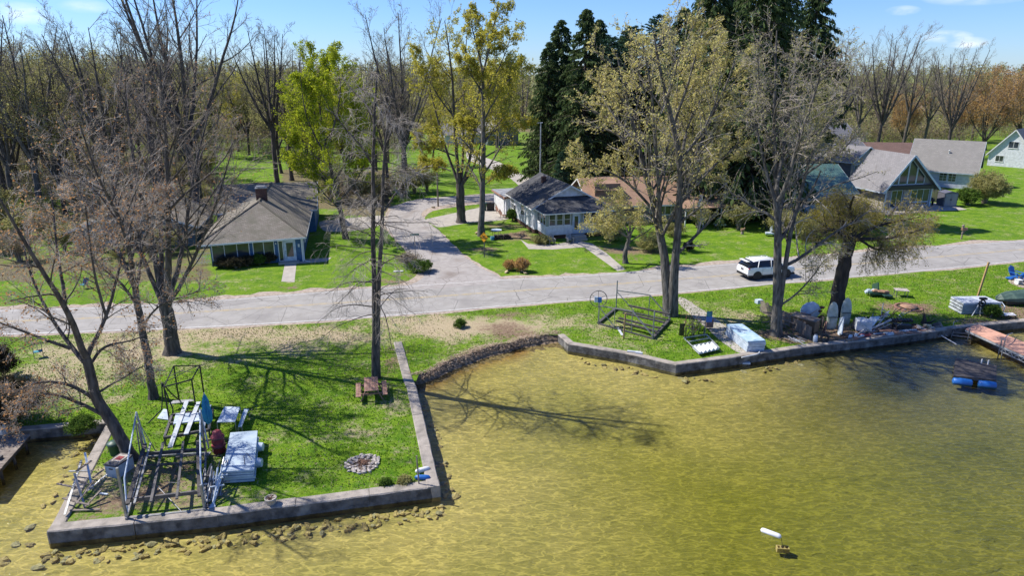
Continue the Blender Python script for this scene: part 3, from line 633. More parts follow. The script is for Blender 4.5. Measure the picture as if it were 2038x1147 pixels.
# --- sea walls
def seawall(pl, wd, label, zt=.07, joints=3.2, cut=None):
    r = empty('seawall', pl[len(pl)//2], label=label, cat='seawall')
    b = MB(); inn = offset(pl, wd)
    for i in range(len(pl)-1):
        L_ = (pl[i+1]-pl[i]).length; n = max(1, round(L_/joints))
        for k_ in range(n):
            f0, f1 = k_/n+(.004/L_*3), (k_+1)/n-(.004/L_*3)
            if k_ == 0: f0 = 0
            if k_ == n-1: f1 = 1
            a, c = pl[i].lerp(pl[i+1], f0), pl[i].lerp(pl[i+1], f1); d, e = inn[i].lerp(inn[i+1], f0), inn[i].lerp(inn[i+1], f1)
            dz = rng.uniform(-.015, .015); m_ = 5; g_ = []
            for s_ in range(m_+1):
                f = s_/m_; p = a.lerp(c, f); q = d.lerp(e, f); jj = Vector((rng.uniform(-.015, .015), rng.uniform(-.015, .015), rng.uniform(-.012, .012)))
                g_ += [Vector((p.x, p.y, -1.6)), Vector((p.x, p.y, WZ+.05))+jj, Vector((p.x, p.y, zt-.05+dz))+jj, p.lerp(q, .07)+Vector((0, 0, zt+dz))+jj*.5, q.lerp(p, .07)+Vector((0, 0, zt+dz)), Vector((q.x, q.y, zt-.04+dz)), Vector((q.x, q.y, -.3))]
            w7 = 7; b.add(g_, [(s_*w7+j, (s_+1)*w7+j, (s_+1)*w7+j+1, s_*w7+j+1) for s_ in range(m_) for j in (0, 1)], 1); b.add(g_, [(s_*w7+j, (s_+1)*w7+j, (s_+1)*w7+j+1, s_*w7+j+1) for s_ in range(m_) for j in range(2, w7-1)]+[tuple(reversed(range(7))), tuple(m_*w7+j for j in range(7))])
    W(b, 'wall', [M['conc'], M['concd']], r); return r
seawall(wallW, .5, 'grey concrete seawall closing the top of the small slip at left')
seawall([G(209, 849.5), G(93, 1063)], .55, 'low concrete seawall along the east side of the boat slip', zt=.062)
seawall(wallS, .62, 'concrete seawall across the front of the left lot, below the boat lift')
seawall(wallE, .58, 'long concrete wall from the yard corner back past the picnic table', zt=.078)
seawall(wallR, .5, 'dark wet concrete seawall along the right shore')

# grass blades on the near lawns (nobody could count them)
def blades(n, seed=4):
    r = np.random.default_rng(seed); X = r.uniform(-40, 62, n); Y = r.uniform(27, 72, n); P = np.stack([X, Y], 1); d = Y*.954+5.4; px = 1019+F*X/d; py = 573.5-F*(Y*math.sin(PIT)-H*math.cos(PIT))/d
    ok = inpoly(P, pxy) & (px > -30) & (px < 2070)
    ok &= (py > ipx(nearE, px)+5) & (segd(P, shore) > .45) & (segd(P, [Vector((q.x, q.y, 0)) for q in offset(wallE, .3)]) > .35)
    ok &= r.uniform(0, 1, n) < np.clip(1.15-1.2*np.exp(-((px-330)/330)**2-((py-700)/32)**2)-1.3*np.exp(-((px-960)/180)**2-((py-650)/22)**2)-np.exp(-((px-1690)/190)**2-((py-668)/22)**2)-.8*np.exp(-((px-300)/120)**2-((py-985)/60)**2), 0, 1)
    X, Y = X[ok], Y[ok]; m = len(X); a = r.uniform(0, 6.28, m); h = r.uniform(.03, .085, m); w_ = r.uniform(.018, .04, m); l = r.uniform(-.06, .06, (m, 2)); c, s_ = np.cos(a)*w_, np.sin(a)*w_; z0 = np.zeros(m)+.001
    V_ = np.stack([np.stack([X-c, Y-s_, z0], -1), np.stack([X+c, Y+s_, z0], -1), np.stack([X+l[:, 0]+c*.4, Y+l[:, 1]+s_*.4, h], -1), np.stack([X+l[:, 0]-c*.4, Y+l[:, 1]-s_*.4, h], -1)], 1).reshape(-1, 3)
    px, py = px[ok], py[ok]; dry = np.exp(-((px-500)/420)**2-((py-685)/38)**2)+np.exp(-((px-960)/190)**2-((py-650)/24)**2)+.5*np.exp(-((px-300)/160)**2-((py-960)/70)**2); mi = (r.uniform(0, 1, m) < np.clip(.16+.6*dry+.25*(np.sin(X*.9+2*np.sin(Y*.6))*np.sin(Y*1.1) > .3), 0, .85)).astype(int); return npmesh('grass', V_, np.arange(4*m).reshape(-1, 4), [M['blade'], M['strawblade']], mi)
M['blade'] = leafmat('grass_blades', (.06, .17, .01), (.2, .32, .03), .3, .7); M['strawblade'] = leafmat('straw_blades', (.2, .18, .07), (.48, .4, .24), .2, 1)
tag(link('grass', blades(260000)), 'short spring grass with dry blades over the shore lawns', 'grass', kind='stuff')
# ================================================================= HOUSES
def wallface(face, Wd, Dp):
    """origin, horizontal direction, outward normal of a wall face in the house frame"""
    return {'front': (Vector((0, 0, 0)), Vector((1, 0, 0)), Vector((0, -1, 0))), 'left': (Vector((0, Dp, 0)), Vector((0, -1, 0)), Vector((-1, 0, 0))),
            'right': (Vector((Wd, 0, 0)), Vector((0, 1, 0)), Vector((1, 0, 0))), 'back': (Vector((Wd, Dp, 0)), Vector((-1, 0, 0)), Vector((0, 1, 0)))}[face]
def window(root, fr, u0, u1, z0, z1, nx=1, nz=1, frame=None, pane=None, bw=.07, name='window', off=0.0, sill=True):
    o, h, n = fr; frame = frame or M['white2']; pane = pane or M['glass']; b = MB()
    def P(u, z, d): return o+h*u+Vector((0, 0, z))+n*(d+off)
    def bar(ua, ub, za, zb, d=.045): b.prism([P(ua, za, 0), P(ub, za, 0), P(ub, zb, 0), P(ua, zb, 0)], (0, 0, 0), n*d)
    bar(u0, u1, z1-bw, z1); bar(u0, u1, z0, z0+bw); bar(u0, u0+bw, z0+bw, z1-bw); bar(u1-bw, u1, z0+bw, z1-bw)
    for i in range(1, nx):
        u = u0+(u1-u0)*i/nx; bar(u-bw*.4, u+bw*.4, z0+bw, z1-bw, .04)
    for i in range(1, nz):
        z = z0+(z1-z0)*i/nz; bar(u0+bw, u1-bw, z-bw*.3, z+bw*.3, .036)
    if sill: bar(u0-.04, u1+.04, z0-.05, z0-.001, .09)
    w_ = b.build(name, frame, root); g = MB(); g.prism([P(u0+bw*.6, z0+bw*.6, 0), P(u1-bw*.6, z0+bw*.6, 0), P(u1-bw*.6, z1-bw*.6, 0), P(u0+bw*.6, z1-bw*.6, 0)], (0, 0, 0), n*.02); g.build('pane', pane, w_)
    return w_
def door(root, fr, u0, u1, z0, z1, mat_, glassz=None, knob=True):
    o, h, n = fr
    def P(u, z, d=0): return o+h*u+Vector((0, 0, z))+n*d
    b = MB(); f = .09
    for a in ((u0, u0+f, z0, z1), (u1-f, u1, z0, z1), (u0+f, u1-f, z1-f, z1)): b.prism([P(a[0], a[2]), P(a[1], a[2]), P(a[1], a[3]), P(a[0], a[3])], (0, 0, 0), n*.06)
    b.prism([P(u0+f, z0), P(u1-f, z0), P(u1-f, z1-f), P(u0+f, z1-f)], (0, 0, 0), n*.035); d = b.build('door', mat_, root)
    if glassz:
        g = MB(); g.prism([P(u0+.24, glassz[0]), P(u1-.24, glassz[0]), P(u1-.24, glassz[1]), P(u0+.24, glassz[1])], n*.036, n*.045); g.build('pane', M['glass'], d)
    k = MB(); k.lathe(P(u0+.17, (z0+z1)/2-.05, .07), [(.02, -.03), (.035, 0), (.02, .03)], 8); k.build('handle', M['steeld'], d)
    return d
def slab(b, poly, th=.11):
    p = [Vector(q) for q in poly]; b.prism(p, (0, 0, 0), (0, 0, -th))
def gable_house(name, label, O, ang, Wd, Dp, ez, rz_, axis, wall, roof, ov=.4, base=.0, fascia='white2', wins=(), group=None, gablemat=None, front_ov=None):
    r = empty(name, (O[0], O[1], 0), ang, label=label, cat='house', group=group)
    b = MB(); fo = ov if front_ov is None else front_ov
    if axis == 'v':   # ridge runs front to back, gables at front and back
        prof = [(0, base), (Wd, base), (Wd, ez), (Wd/2, rz_), (0, ez)]
        b.prism([(x, 0, z-.06 if z > base else z) for x, z in prof], (0, 0, 0), (0, Dp, 0))
        sl = (rz_-ez)/(Wd/2); R_ = MB()
        slab(R_, [(-ov, -fo, ez-ov*sl), (Wd/2, -fo, rz_), (Wd/2, Dp+ov, rz_), (-ov, Dp+ov, ez-ov*sl)]); slab(R_, [(Wd/2, -fo, rz_), (Wd+ov, -fo, ez-ov*sl), (Wd+ov, Dp+ov, ez-ov*sl), (Wd/2, Dp+ov, rz_)])
        F_ = MB()
        for y in (-fo, Dp+ov):
            for x0 in (-ov, Wd+ov): F_.beam((x0, y-.012 if y < 0 else y+.012, ez-ov*sl-.1), (Wd/2, y-.012 if y < 0 else y+.012, rz_-.1), .03, .18, up=(0, 0, 1))
        for x0 in (-ov-.015, Wd+ov+.015): F_.beam((x0, -fo, ez-ov*sl-.1), (x0, Dp+ov, ez-ov*sl-.1), .03, .16)
    else:
        prof = [(0, base), (Dp, base), (Dp, ez), (Dp/2, rz_), (0, ez)]
        b.prism([(0, y, z-.06 if z > base else z) for y, z in prof], (0, 0, 0), (Wd, 0, 0))
        sl = (rz_-ez)/(Dp/2); R_ = MB()
        slab(R_, [(-ov, -ov, ez-ov*sl), (Wd+ov, -ov, ez-ov*sl), (Wd+ov, Dp/2, rz_), (-ov, Dp/2, rz_)]); slab(R_, [(-ov, Dp/2, rz_), (Wd+ov, Dp/2, rz_), (Wd+ov, Dp+ov, ez-ov*sl), (-ov, Dp+ov, ez-ov*sl)])
        F_ = MB()
        for x0 in (-ov-.012, Wd+ov+.012):
            for y0 in (-ov, Dp+ov): F_.beam((x0, y0, ez-ov*sl-.1), (x0, Dp/2, rz_-.1), .03, .18)
        for y0 in (-ov-.015, Dp+ov+.015): F_.beam((-ov, y0, ez-ov*sl-.1), (Wd+ov, y0, ez-ov*sl-.1), .03, .16)
    b.build('wall', wall, r); ro = R_.build('roof', roof, r); auto_uv(ro); F_.build('fascia', M[fascia], r)
    if base > 0: q = MB(); q.box((Wd/2, Dp/2, base/2-.002), (Wd-.12, Dp-.12, base)); q.build('foundation', M['brick'], r)
    for wd in wins: window(r, wallface(wd[0], Wd, Dp), *wd[1:])
    return r, ro
# ---- A: blue bungalow
A = empty('blue_bungalow', (-28.78, 64.0, 0), math.radians(13), label='dark blue bungalow with weathered hipped roof, brick chimney and white storm door', cat='house')
b = MB(); b.box((4.2, 7, 1.28), (8.4, 14, 2.56)); b.box((3.85, 18.5, 1.4), (10.6, 10.6, 2.8)); b.prism([(-1.45, 13.2, 2.8), (-1.45, 23.8, 2.8), (-1.45, 18.5, 4.95)], (0, 0, 0), (10.6, 0, 0)); b.build('wall', M['navy'], A)
R_ = MB(); e = .5
slab(R_, [(-1.1, -e, 2.25), (8.9, -e, 2.55), (4.2, 4.9, 5.25)]); slab(R_, [(8.9, -e, 2.55), (8.9, 14.5, 2.55), (4.2, 18.5, 5.25), (4.2, 4.9, 5.25)]); slab(R_, [(-1.1, 14.5, 2.25), (-1.1, -e, 2.25), (4.2, 4.9, 5.25), (4.2, 18.5, 5.25)])
slab(R_, [(-1.9, 12.7, 2.75), (9.5, 12.7, 2.75), (9.5, 18.5, 5.08), (-1.9, 18.5, 5.08)]); slab(R_, [(-1.9, 18.5, 5.08), (9.5, 18.5, 5.08), (9.5, 24.3, 2.75), (-1.9, 24.3, 2.75)])
ro = auto_uv(R_.build('roof', M['shA'], A))
q = MB(); q.beam((8.9, -.5, 2.57), (4.2, 4.9, 5.28), .2, .05); q.beam((-1.1, -.5, 2.27), (4.2, 4.9, 5.28), .2, .05); q.beam((4.2, 4.9, 5.28), (4.2, 17.5, 5.28), .2, .05); q.build('ridge_cap', M['shA'], ro)
q = MB(); q.box((4.3, 7.2, 5.5), (1.05, .75, 1.5)); c_ = q.build('chimney', M['brick'], ro); q = MB(); q.box((4.3, 7.2, 6.28), (1.15, .85, .07)); q.box((4.3, 7.2, 6.47), (.9, .6, .04)); [q.box((4.3+sx*.38, 7.2+sy*.25, 6.38), (.04, .04, .16)) for sx in (-1, 1) for sy in (-1, 1)]; q.build('chimney_cap', M['steel'], ro)
q = MB(); q.beam((-1.1, -.52, 2.16), (8.9, -.52, 2.46), .04, .16); q.beam((8.92, -.5, 2.45), (8.92, 14.4, 2.45), .04, .15); q.beam((9.52, 12.7, 2.66), (9.52, 18.5, 4.98), .03, .2); q.beam((-1.9, 12.68, 2.64), (9.5, 12.68, 2.64), .03, .14); q.build('fascia', M['white2'], A)
fr = wallface('front', 8.4, 14)
window(A, fr, .12, 3.55, .62, 2.2, 3, 1); window(A, fr, 3.85, 5.85, .68, 2.2, 2, 1); window(A, fr, 6.18, 6.66, .12, 2.2, 1, 1, sill=False); door(A, fr, 6.7, 7.82, .1, 2.28, M['bluewhite'], (.55, 1.95))
window(A, wallface('right', 8.4, 14), 4, 5.2, 1, 2.1, 2, 1); window(A, wallface('right', 8.4, 14), 8, 9.4, 1, 2.1, 2, 1)
q = MB(); q.box((8.42, -.05, 1.2), (.14, .14, 2.4)); q.tube([(8.55, -.12, 2.45), (8.55, -.12, .15), (8.75, -.3, .05), (9.1, -.45, .04)], .045, 6); q.build('downspout', M['white2'], A)
q = MB(); q.box((8.12, -.03, 1.62), (.16, .04, .3)); q.build('house_plaque', M['white2'], A); q = MB(); q.lathe((6.0, -.09, 1.85), [(.03, 0), (.06, .06), (.05, .16), (.01, .2)], 8); q.build('porch_light', M['white2'], A)
q = MB(); q.box((7.1, -.45, .07), (1.9, .85, .14)); q.build('doorstep', M['conc2'], A)
# ---- B: white house at the corner
Bh = empty('white_house', (3.8, 74.8, 0), math.radians(16.5), label='white clapboard house with charcoal roof and windowed front porch at the road junction', cat='house')
b = MB(); b.prism([(-.35, 3.3, .5), (8.1, 3.3, .5), (8.1, 3.3, 3.2), (3.9, 3.3, 5.45), (-.35, 3.3, 3.2)], (0, 0, 0), (0, 10.1, 0)); b.box((3.8, 1.65, 1.0), (7.6, 3.3, 1.0)); b.build('wall', M['whiteclap'], Bh)
b = MB(); b.box((3.8, 1.665, 2.3), (7.56, 3.26, 1.6)); b.build('porch_wall', M['sage'], Bh)
b = MB(); b.box((3.85, 8.3, .25), (8.3, 9.9, .5)); b.box((3.8, 1.75, .25), (7.4, 3.0, .5)); b.box((.25, .2, .25), (.5, .4, .5)); b.box((7.3, .2, .25), (.5, .4, .5)); b.build('foundation', M['brick'], Bh)
R_ = MB(); slab(R_, [(-.8, 2.85, 2.98), (3.9, 2.85, 5.5), (3.9, 13.8, 5.5), (-.8, 13.8, 2.98)]); slab(R_, [(3.9, 2.85, 5.5), (8.6, 2.85, 2.98), (8.6, 13.8, 2.98), (3.9, 13.8, 5.5)])
slab(R_, [(-.4, -.4, 3.02), (8.0, -.4, 3.02), (6.4, 3.3, 4.15), (1.3, 3.3, 4.15)]); slab(R_, [(-.4, 3.3, 3.02), (-.4, -.4, 3.02), (1.3, 3.3, 4.15)]); slab(R_, [(8.0, -.4, 3.02), (8.0, 3.3, 3.02), (6.4, 3.3, 4.15)])
ro = auto_uv(R_.build('roof', M['shB'], Bh)); q = MB(); q.box((2.9, 9.5, 5.2), (.5, .5, .8)); q.build('chimney', M['brick'], ro)
q = MB(); q.beam((-.8, 2.83, 2.9), (3.9, 2.83, 5.4), .03, .16); q.beam((8.6, 2.83, 2.9), (3.9, 2.83, 5.4), .03, .16); q.beam((-.82, 2.85, 2.9), (-.82, 13.8, 2.9), .03, .12); q.beam((-.4, -.42, 2.94), (8.0, -.42, 2.94), .03, .12); q.beam((-.42, -.4, 2.94), (-.42, 3.2, 2.94), .03, .12); q.build('fascia', M['white2'], Bh)
fr = (Vector((0, 0, 0)), Vector((1, 0, 0)), Vector((0, -1, 0)))
for u in (.27, 1.15, 2.03): window(Bh, fr, u, u+.78, 1.55, 2.85, 1, 2, bw=.06)
door(Bh, fr, 3.05, 3.95, .52, 2.85, M['bluewhite'], (1.0, 2.5))
for u in (4.3, 5.2, 6.1): window(Bh, fr, u, u+.8, 1.55, 2.85, 1, 2, bw=.06)
fl = (Vector((0, 3.3, 0)), Vector((0, -1, 0)), Vector((-1, 0, 0)))
for u in (.35, 1.3, 2.25): window(Bh, fl, u, u+.8, 1.55, 2.85, 1, 2, bw=.06)
fl = (Vector((-.35, 13.4, 0)), Vector((0, -1, 0)), Vector((-1, 0, 0)))
window(Bh, fl, .9, 2.1, 1.35, 2.75, 2, 2); window(Bh, fl, 5.1, 6.4, 1.3, 2.75, 2, 2); q = MB(); [q.box((-.4, 10.9, 1.0+i*.28), (.12, .35, .2)) for i in range(4)]; q.build('meter_box', M['blackm'], Bh)
b = MB(); b.box((1.6, 16.3, 1.25), (4.8, 5.8, 2.5)); g_ = b.build('garage', M['whiteclap'], Bh)
b = MB(); b.box((1.6, 16.3, 2.58), (5.3, 6.3, .16)); b.build('flat_roof', mat('grey_roll_roofing', (.3, .31, .33), (.22, .23, .25), 1.5, rough=.9), g_)
b = MB(); b.box((1.6, 13.13, 2.52), (5.35, .05, .22)); b.box((-1.08, 16.3, 2.5), (.05, 6.3, .22)); b.box((-.84, 16.2, 2.3), (.05, 5.4, .16)); b.build('trim', M['woodr'], g_)
b = MB(); b.box((-.83, 16.2, 1.1), (.06, 4.4, 2.1)); b.box((-.85, 14.0, 1.1), (.08, .12, 2.2), m=0); b.box((-.85, 18.5, 1.1), (.08, .12, 2.2)); b.build('garage_door', M['white2'], g_)
b = MB(); b.box((3.6, -.7, .25), (1.4, 1.0, .5)); b.box((3.6, -1.35, .12), (1.4, .35, .25)); b.build('doorstep', M['conc2'], Bh)
# ---- C: brown roofed house behind the maple
Ch, ro = gable_house('brown_roofed_house', 'low house with terracotta brown roof behind the tan budding maple', (9.8, 83, 0), math.radians(9), 16.5, 10.5, 2.6, 4.9, 'u', M['greenclap'], M['shC'], .7, wins=(('front', 1, 2.4, .9, 2.1, 2, 1), ('front', 4, 6, .9, 2.1, 3, 1), ('front', 8.5, 10, .9, 2.1, 2, 1)))
q = MB(); q.box((13.5, 6.2, 4.9), (1.1, .9, 1.5)); q.build('chimney', mat('orange_brick', (.34, .16, .1), (.25, .11, .07), 8, rough=.9), ro)
R2 = MB(); slab(R2, [(10.2, -3.6, 2.35), (17.4, -3.6, 2.35), (17.4, 0, 2.75), (10.2, 0, 2.75)], .1); auto_uv(R2.build('porch_roof', M['shC'], Ch))
for x in (10.5, 12.8, 15.0, 17.1): q = MB(); q.box((x, -3.4, 1.12), (.12, .12, 2.25)); q.build('porch_post', M['white2'], Ch)
R2 = MB(); slab(R2, [(.5, 1, 4.0), (4.0, 1, 4.0), (4.0, 5, 5.0), (.5, 5, 5.0)], .1); R2.box((2.2, 3.2, 3.9), (3.2, 3.6, 1.6)); auto_uv(R2.build('dormer', M['shC'], Ch))
# flag hanging on the porch
fl = empty('flag', (0, 0, 0), 0, label='red and white striped flag hanging from the brown roofed house porch', cat='flag'); fl.location = at(1392, 402, 80)
b = MB(); b.tube([(0, 0, .5), (.1, -.6, 1.0)], .02, 5); b.build('flagpole', M['white2'], fl)
b = MB()
for i in range(6):
    x = -.18+i*.07; b.add([(x, -.5+.04*math.sin(i), .9), (x+.07, -.5+.04*math.sin(i+1), .9), (x-.18+.07, -.45, -.5), (x-.18, -.45, -.5)], [(0, 1, 2, 3)], i % 2)
b.build('cloth', [M['red'], M['white2']], fl)
# ---- D: green metal roof house, pale wall beside it
Dh, ro = gable_house('green_roofed_house', 'pale blue house under a green ribbed metal roof behind the willow', (35.0, 90.2, 0), 0, 9.6, 13, 3.0, 5.6, 'u', M['blueclap'], M['greenmetal'], .6, wins=(('front', 5.0, 6.6, .8, 2.3, 2, 1), ('front', 7.4, 9.0, .8, 2.3, 2, 2), ('front', 1.2, 2.8, .8, 2.3, 2, 1)))
R2 = MB(); slab(R2, [(.2, -3.2, 2.3), (6.0, -3.2, 2.3), (6.0, 0, 2.8), (.2, 0, 2.8)], .1); R2.build('porch_roof', M['greenmetal'], Dh)
b = MB(); b.box((3.1, -1.5, .9), (5.6, 2.8, 1.0)); b.build('porch_wall', M['blueclap'], Dh); window(Dh, wallface('front', 9.6, 13), .5, 5.6, 1.5, 2.25, 5, 1, off=2.92)
Eh2, _ = gable_house('white_house', 'narrow white house half hidden by the drooping spruces', (27.0, 94, 0), math.radians(5), 5.0, 7, 4.3, 6.4, 'v', M['whiteclap'], M['shB'], .3, wins=(('front', 1.2, 2.2, 1.0, 2.3, 1, 2), ('front', 3.0, 4.0, 1.0, 2.3, 1, 2), ('front', 2.0, 3.0, 3.2, 4.4, 1, 2)))
# ---- E: house with the glazed gable
Eh = empty('glazed_gable_house', (50.3, 92.7, 0), math.radians(14.5), label='grey green house with a tall glazed front gable above patio doors', cat='house')
Wd = 7.5; b = MB(); b.prism([(0, 0, 0), (Wd, 0, 0), (Wd, 0, 3.0), (3.2, 0, 7.1), (0, 0, 3.0)], (0, .0, 0), (0, 7.2, 0)); b.build('wall', M['greenclap'], Eh)
b = MB(); b.box((-.02, 3.5, 1.15), (.06, 6.6, 2.3)); b.build('side_wall', M['conc2'], Eh)
R_ = MB(); slab(R_, [(-.95, -.7, 2.35), (3.2, -.7, 7.25), (3.2, 7.0, 7.25), (-.95, 7.0, 2.35)], .14); slab(R_, [(3.2, -.7, 7.25), (8.3, -.7, 2.5), (8.3, 7.0, 2.5), (3.2, 7.0, 7.25)], .14); auto_uv(R_.build('roof', M['shE'], Eh))
q = MB(); q.beam((-.95, -.72, 2.25), (3.2, -.72, 7.15), .04, .26); q.beam((8.3, -.72, 2.4), (3.2, -.72, 7.15), .04, .26); q.beam((-.97, -.7, 2.3), (-.97, 7.0, 2.3), .04, .14); q.build('fascia', M['bluewhite'], Eh)
b = MB(); b.prism([(.05, -.03, 2.6), (Wd-.05, -.03, 2.6), (Wd-.25, -.03, 3.1), (.1, -.03, 3.1)], (0, 0, 0), (0, -.5, 0)); b.build('belly_band', M['black'], Eh)
def roofz(x): return (2.35+(x+.95)*(4.9/4.15) if x < 3.2 else 7.25-(x-3.2)*(4.75/5.1))-.42
for x0, x1 in ((.75, 1.75), (1.85, 3.15), (3.25, 4.55), (4.65, 5.95)):
    f = MB(); g = MB(); y = -.03; zb = 3.25; w_ = .09
    za, zc = roofz(x0), roofz(x1); top_ = [(x1, y, zc), (x0, y, za)]; pl_ = [(x0, y, zb), (x1, y, zb)]+top_
    f.beam((x0, y, zb), (x1, y, zb), .05, w_); f.beam((x0, y, zb), (x0, y, za), w_, .05); f.beam((x1, y, zb), (x1, y, zc), w_, .05); f.beam((x0, y, za), (x1, y, zc), .05, w_)
    wf = f.build('gable_window', M['bluewhite'], Eh); g.prism([(x0, 0, zb), (x1, 0, zb), (x1, 0, zc), (x0, 0, za)], (0, 0, 0), (0, -.02, 0)); g.build('pane', M['glass'], wf)
fr = wallface('front', Wd, 7)
window(Eh, fr, .95, 2.75, .1, 2.5, 2, 1, frame=M['bluewhite'], sill=False, name='patio_door'); b = MB(); b.box((3.35, -.05, 1.3), (1.0, .1, 2.6)); b.build('stone_facing', M['stone'], Eh); b = MB(); b.box((.35, -.03, 1.3), (.6, .06, 2.6)); b.build('stone_facing', M['stone'], Eh)
window(Eh, fr, 4.1, 7.2, .75, 2.5, 3, 1, frame=M['bluewhite'], sill=False); window(Eh, fr, 4.1, 7.2, .28, .74, 3, 1, frame=M['bluewhite'], sill=False)
q = MB(); q.box((Wd-.05, -.06, 1.3), (.2, .16, 2.6)); q.box((.02, -.06, 1.3), (.16, .14, 2.6)); q.build('corner_board', M['bluewhite'], Eh)
E2, ro2 = gable_house('grey_house_wing', 'blue grey two storey house wing directly behind the glazed gable house', (50.4, 103.5, 0), math.radians(38), 8.5, 9.5, 5.2, 7.0, 'v', M['greenclap'], M['shE'], .5, wins=(('front', 1, 2.6, 3.2, 4.5, 2, 1), ('left', 2, 3.4, 3.2, 4.5, 2, 1), ('left', 6, 7.4, 3.2, 4.5, 2, 1)))
b = MB(); b.box((-.03, 5, 1.2), (.06, 9, 2.4)); b.build('white_side_wall', M['white2'], E2)
for x, y in ((2.2, 3.0), (2.8, 6.4)): q = MB(); q.lathe((x, y, 6.2), [(.06, -.5), (.06, .35)], 7); q.build('roof_vent', M['white2'], ro2)
E3, _ = gable_house('grey_roofed_house', 'big grey roofed house with a white gable, farthest left of the right hand houses', (51, 128, 0), math.radians(20), 17, 11, 4.2, 8.2, 'u', M['whiteclap'], M['shE'], .5, wins=(('front', 3, 4.5, 2.4, 3.8, 2, 1), ('front', 9, 10.5, 2.4, 3.8, 2, 1)))
b = MB(); b.prism([(-1.0, -2.5, 0), (5, -2.5, 0), (5, -2.5, 4.5), (2, -2.5, 7.6), (-1.0, -2.5, 4.5)], (0, 0, 0), (0, 6, 0)); b.build('gable_wing', M['whiteclap'], E3)
R_ = MB(); slab(R_, [(-1.5, -2.9, 4.1), (2, -2.9, 7.75), (2, 5, 7.75), (-1.5, 5, 4.1)]); slab(R_, [(2, -2.9, 7.75), (5.5, -2.9, 4.1), (5.5, 5, 4.1), (2, 5, 7.75)]); auto_uv(R_.build('wing_roof', M['shE'], E3))
# ---- F: grey gabled house
Fa = math.radians(-36); Fh, ro = gable_house('grey_gabled_house', 'white and grey house with a broad grey brown roof and a round gable window', (72.5-9.2*math.cos(Fa), 108.6-9.2*math.sin(Fa), 0), Fa, 9.2, 9.6, 2.9, 7.1, 'u', M['greyclap'], M['shF'], .45, fascia='bluewhite', wins=(('front', 1.2, 2.2, 1.0, 2.35, 2, 3), ('front', 4.4, 5.5, 1.0, 2.35, 2, 3), ('front', 5.65, 6.75, 1.0, 2.35, 2, 3), ('right', 3, 4.2, .9, 2.2, 2, 2), ('right', 6, 7.2, .9, 2.2, 2, 2)))
b = MB(); b.prism([(9.2, .02, 0), (9.2, 9.58, 0), (9.2, 9.58, 2.9), (9.2, 4.8, 6.95), (9.2, .02, 2.9)], (0, 0, 0), (.03, 0, 0)); b.build('gable_siding', M['darkgable'], Fh)
f = MB(); f.ring((9.26, 4.8, 4.6), .48, .07, 'x', 20); wf = f.build('round_window', M['white2'], Fh); g = MB(); g.lathe((9.25, 4.8, 4.6), [(.44, 0), (.44, .02)], 20, M=Matrix.Rotation(math.pi/2, 4, 'Y')); g.build('pane', M['glass'], wf)
q = MB(); q.lathe((5.0, 2.6, 5.2), [(.1, -.3), (.1, .35), (.16, .4), (.05, .5)], 8); q.build('roof_vent', M['white2'], ro)
# ---- H, shed, distant house, far left house
Hh, _ = gable_house('white_gabled_house', 'white steep gabled house with grey roof at the right picture edge', (94, 138, 0), math.radians(-48), 7.5, 10, 2.6, 7.2, 'v', M['whiteclap'], M['shF'], .4, wins=(('front', 2.9, 4.6, 3.6, 4.9, 2, 1), ('front', 1.2, 2.6, .9, 2.1, 2, 1)))
H2, _ = gable_house('white_gabled_house', 'second white gabled house, partly outside the right picture edge', (101, 130, 0), math.radians(-48), 9, 12, 2.8, 7.0, 'v', M['whiteclap'], M['shF'], .4, wins=(('left', 3, 4.4, .9, 2.1, 2, 1), ('left', 7, 8.4, .9, 2.1, 2, 1)))
gable_house('red_roofed_shed', 'low shed with a red brown roof behind the grey gabled house', (66, 134, 0), math.radians(-8), 12, 8, 2.6, 4.6, 'u', M['brick'], M['shR'], .4, wins=(('front', 2, 3.5, 1, 2, 2, 1),))
Ih, _ = gable_house('distant_grey_house', 'distant blue grey gabled house at the top of the curving drive', (-6, 176, 0), math.radians(18), 8, 10, 3.2, 6.5, 'v', M['darkgable'], M['shF'], .4, wins=(('front', 1, 2.6, 1, 2.5, 2, 1), ('front', 5, 6.6, 1, 2.5, 2, 1)))
gable_house('distant_white_house', 'distant pale house wing left of the distant grey gabled house', (-17, 178, 0), math.radians(18), 11, 8, 2.6, 5.0, 'u', M['greyclap'], M['shF'], .4, wins=(('front', 2, 3.4, 1, 2.1, 2, 1), ('front', 6, 7.4, 1, 2.1, 2, 1)))
g = G(175, 500); gable_house('grey_roofed_cottage', 'cottage with a weathered grey roof behind the bare trees at far left', (g.x-1, g.y, 0), math.radians(12), 11.5, 9.5, 2.4, 4.6, 'v', M['darkgable'], M['shA'], .6, wins=(('front', 1, 3.2, .8, 2.1, 3, 1), ('front', 7.5, 9.5, .8, 2.1, 2, 1)))
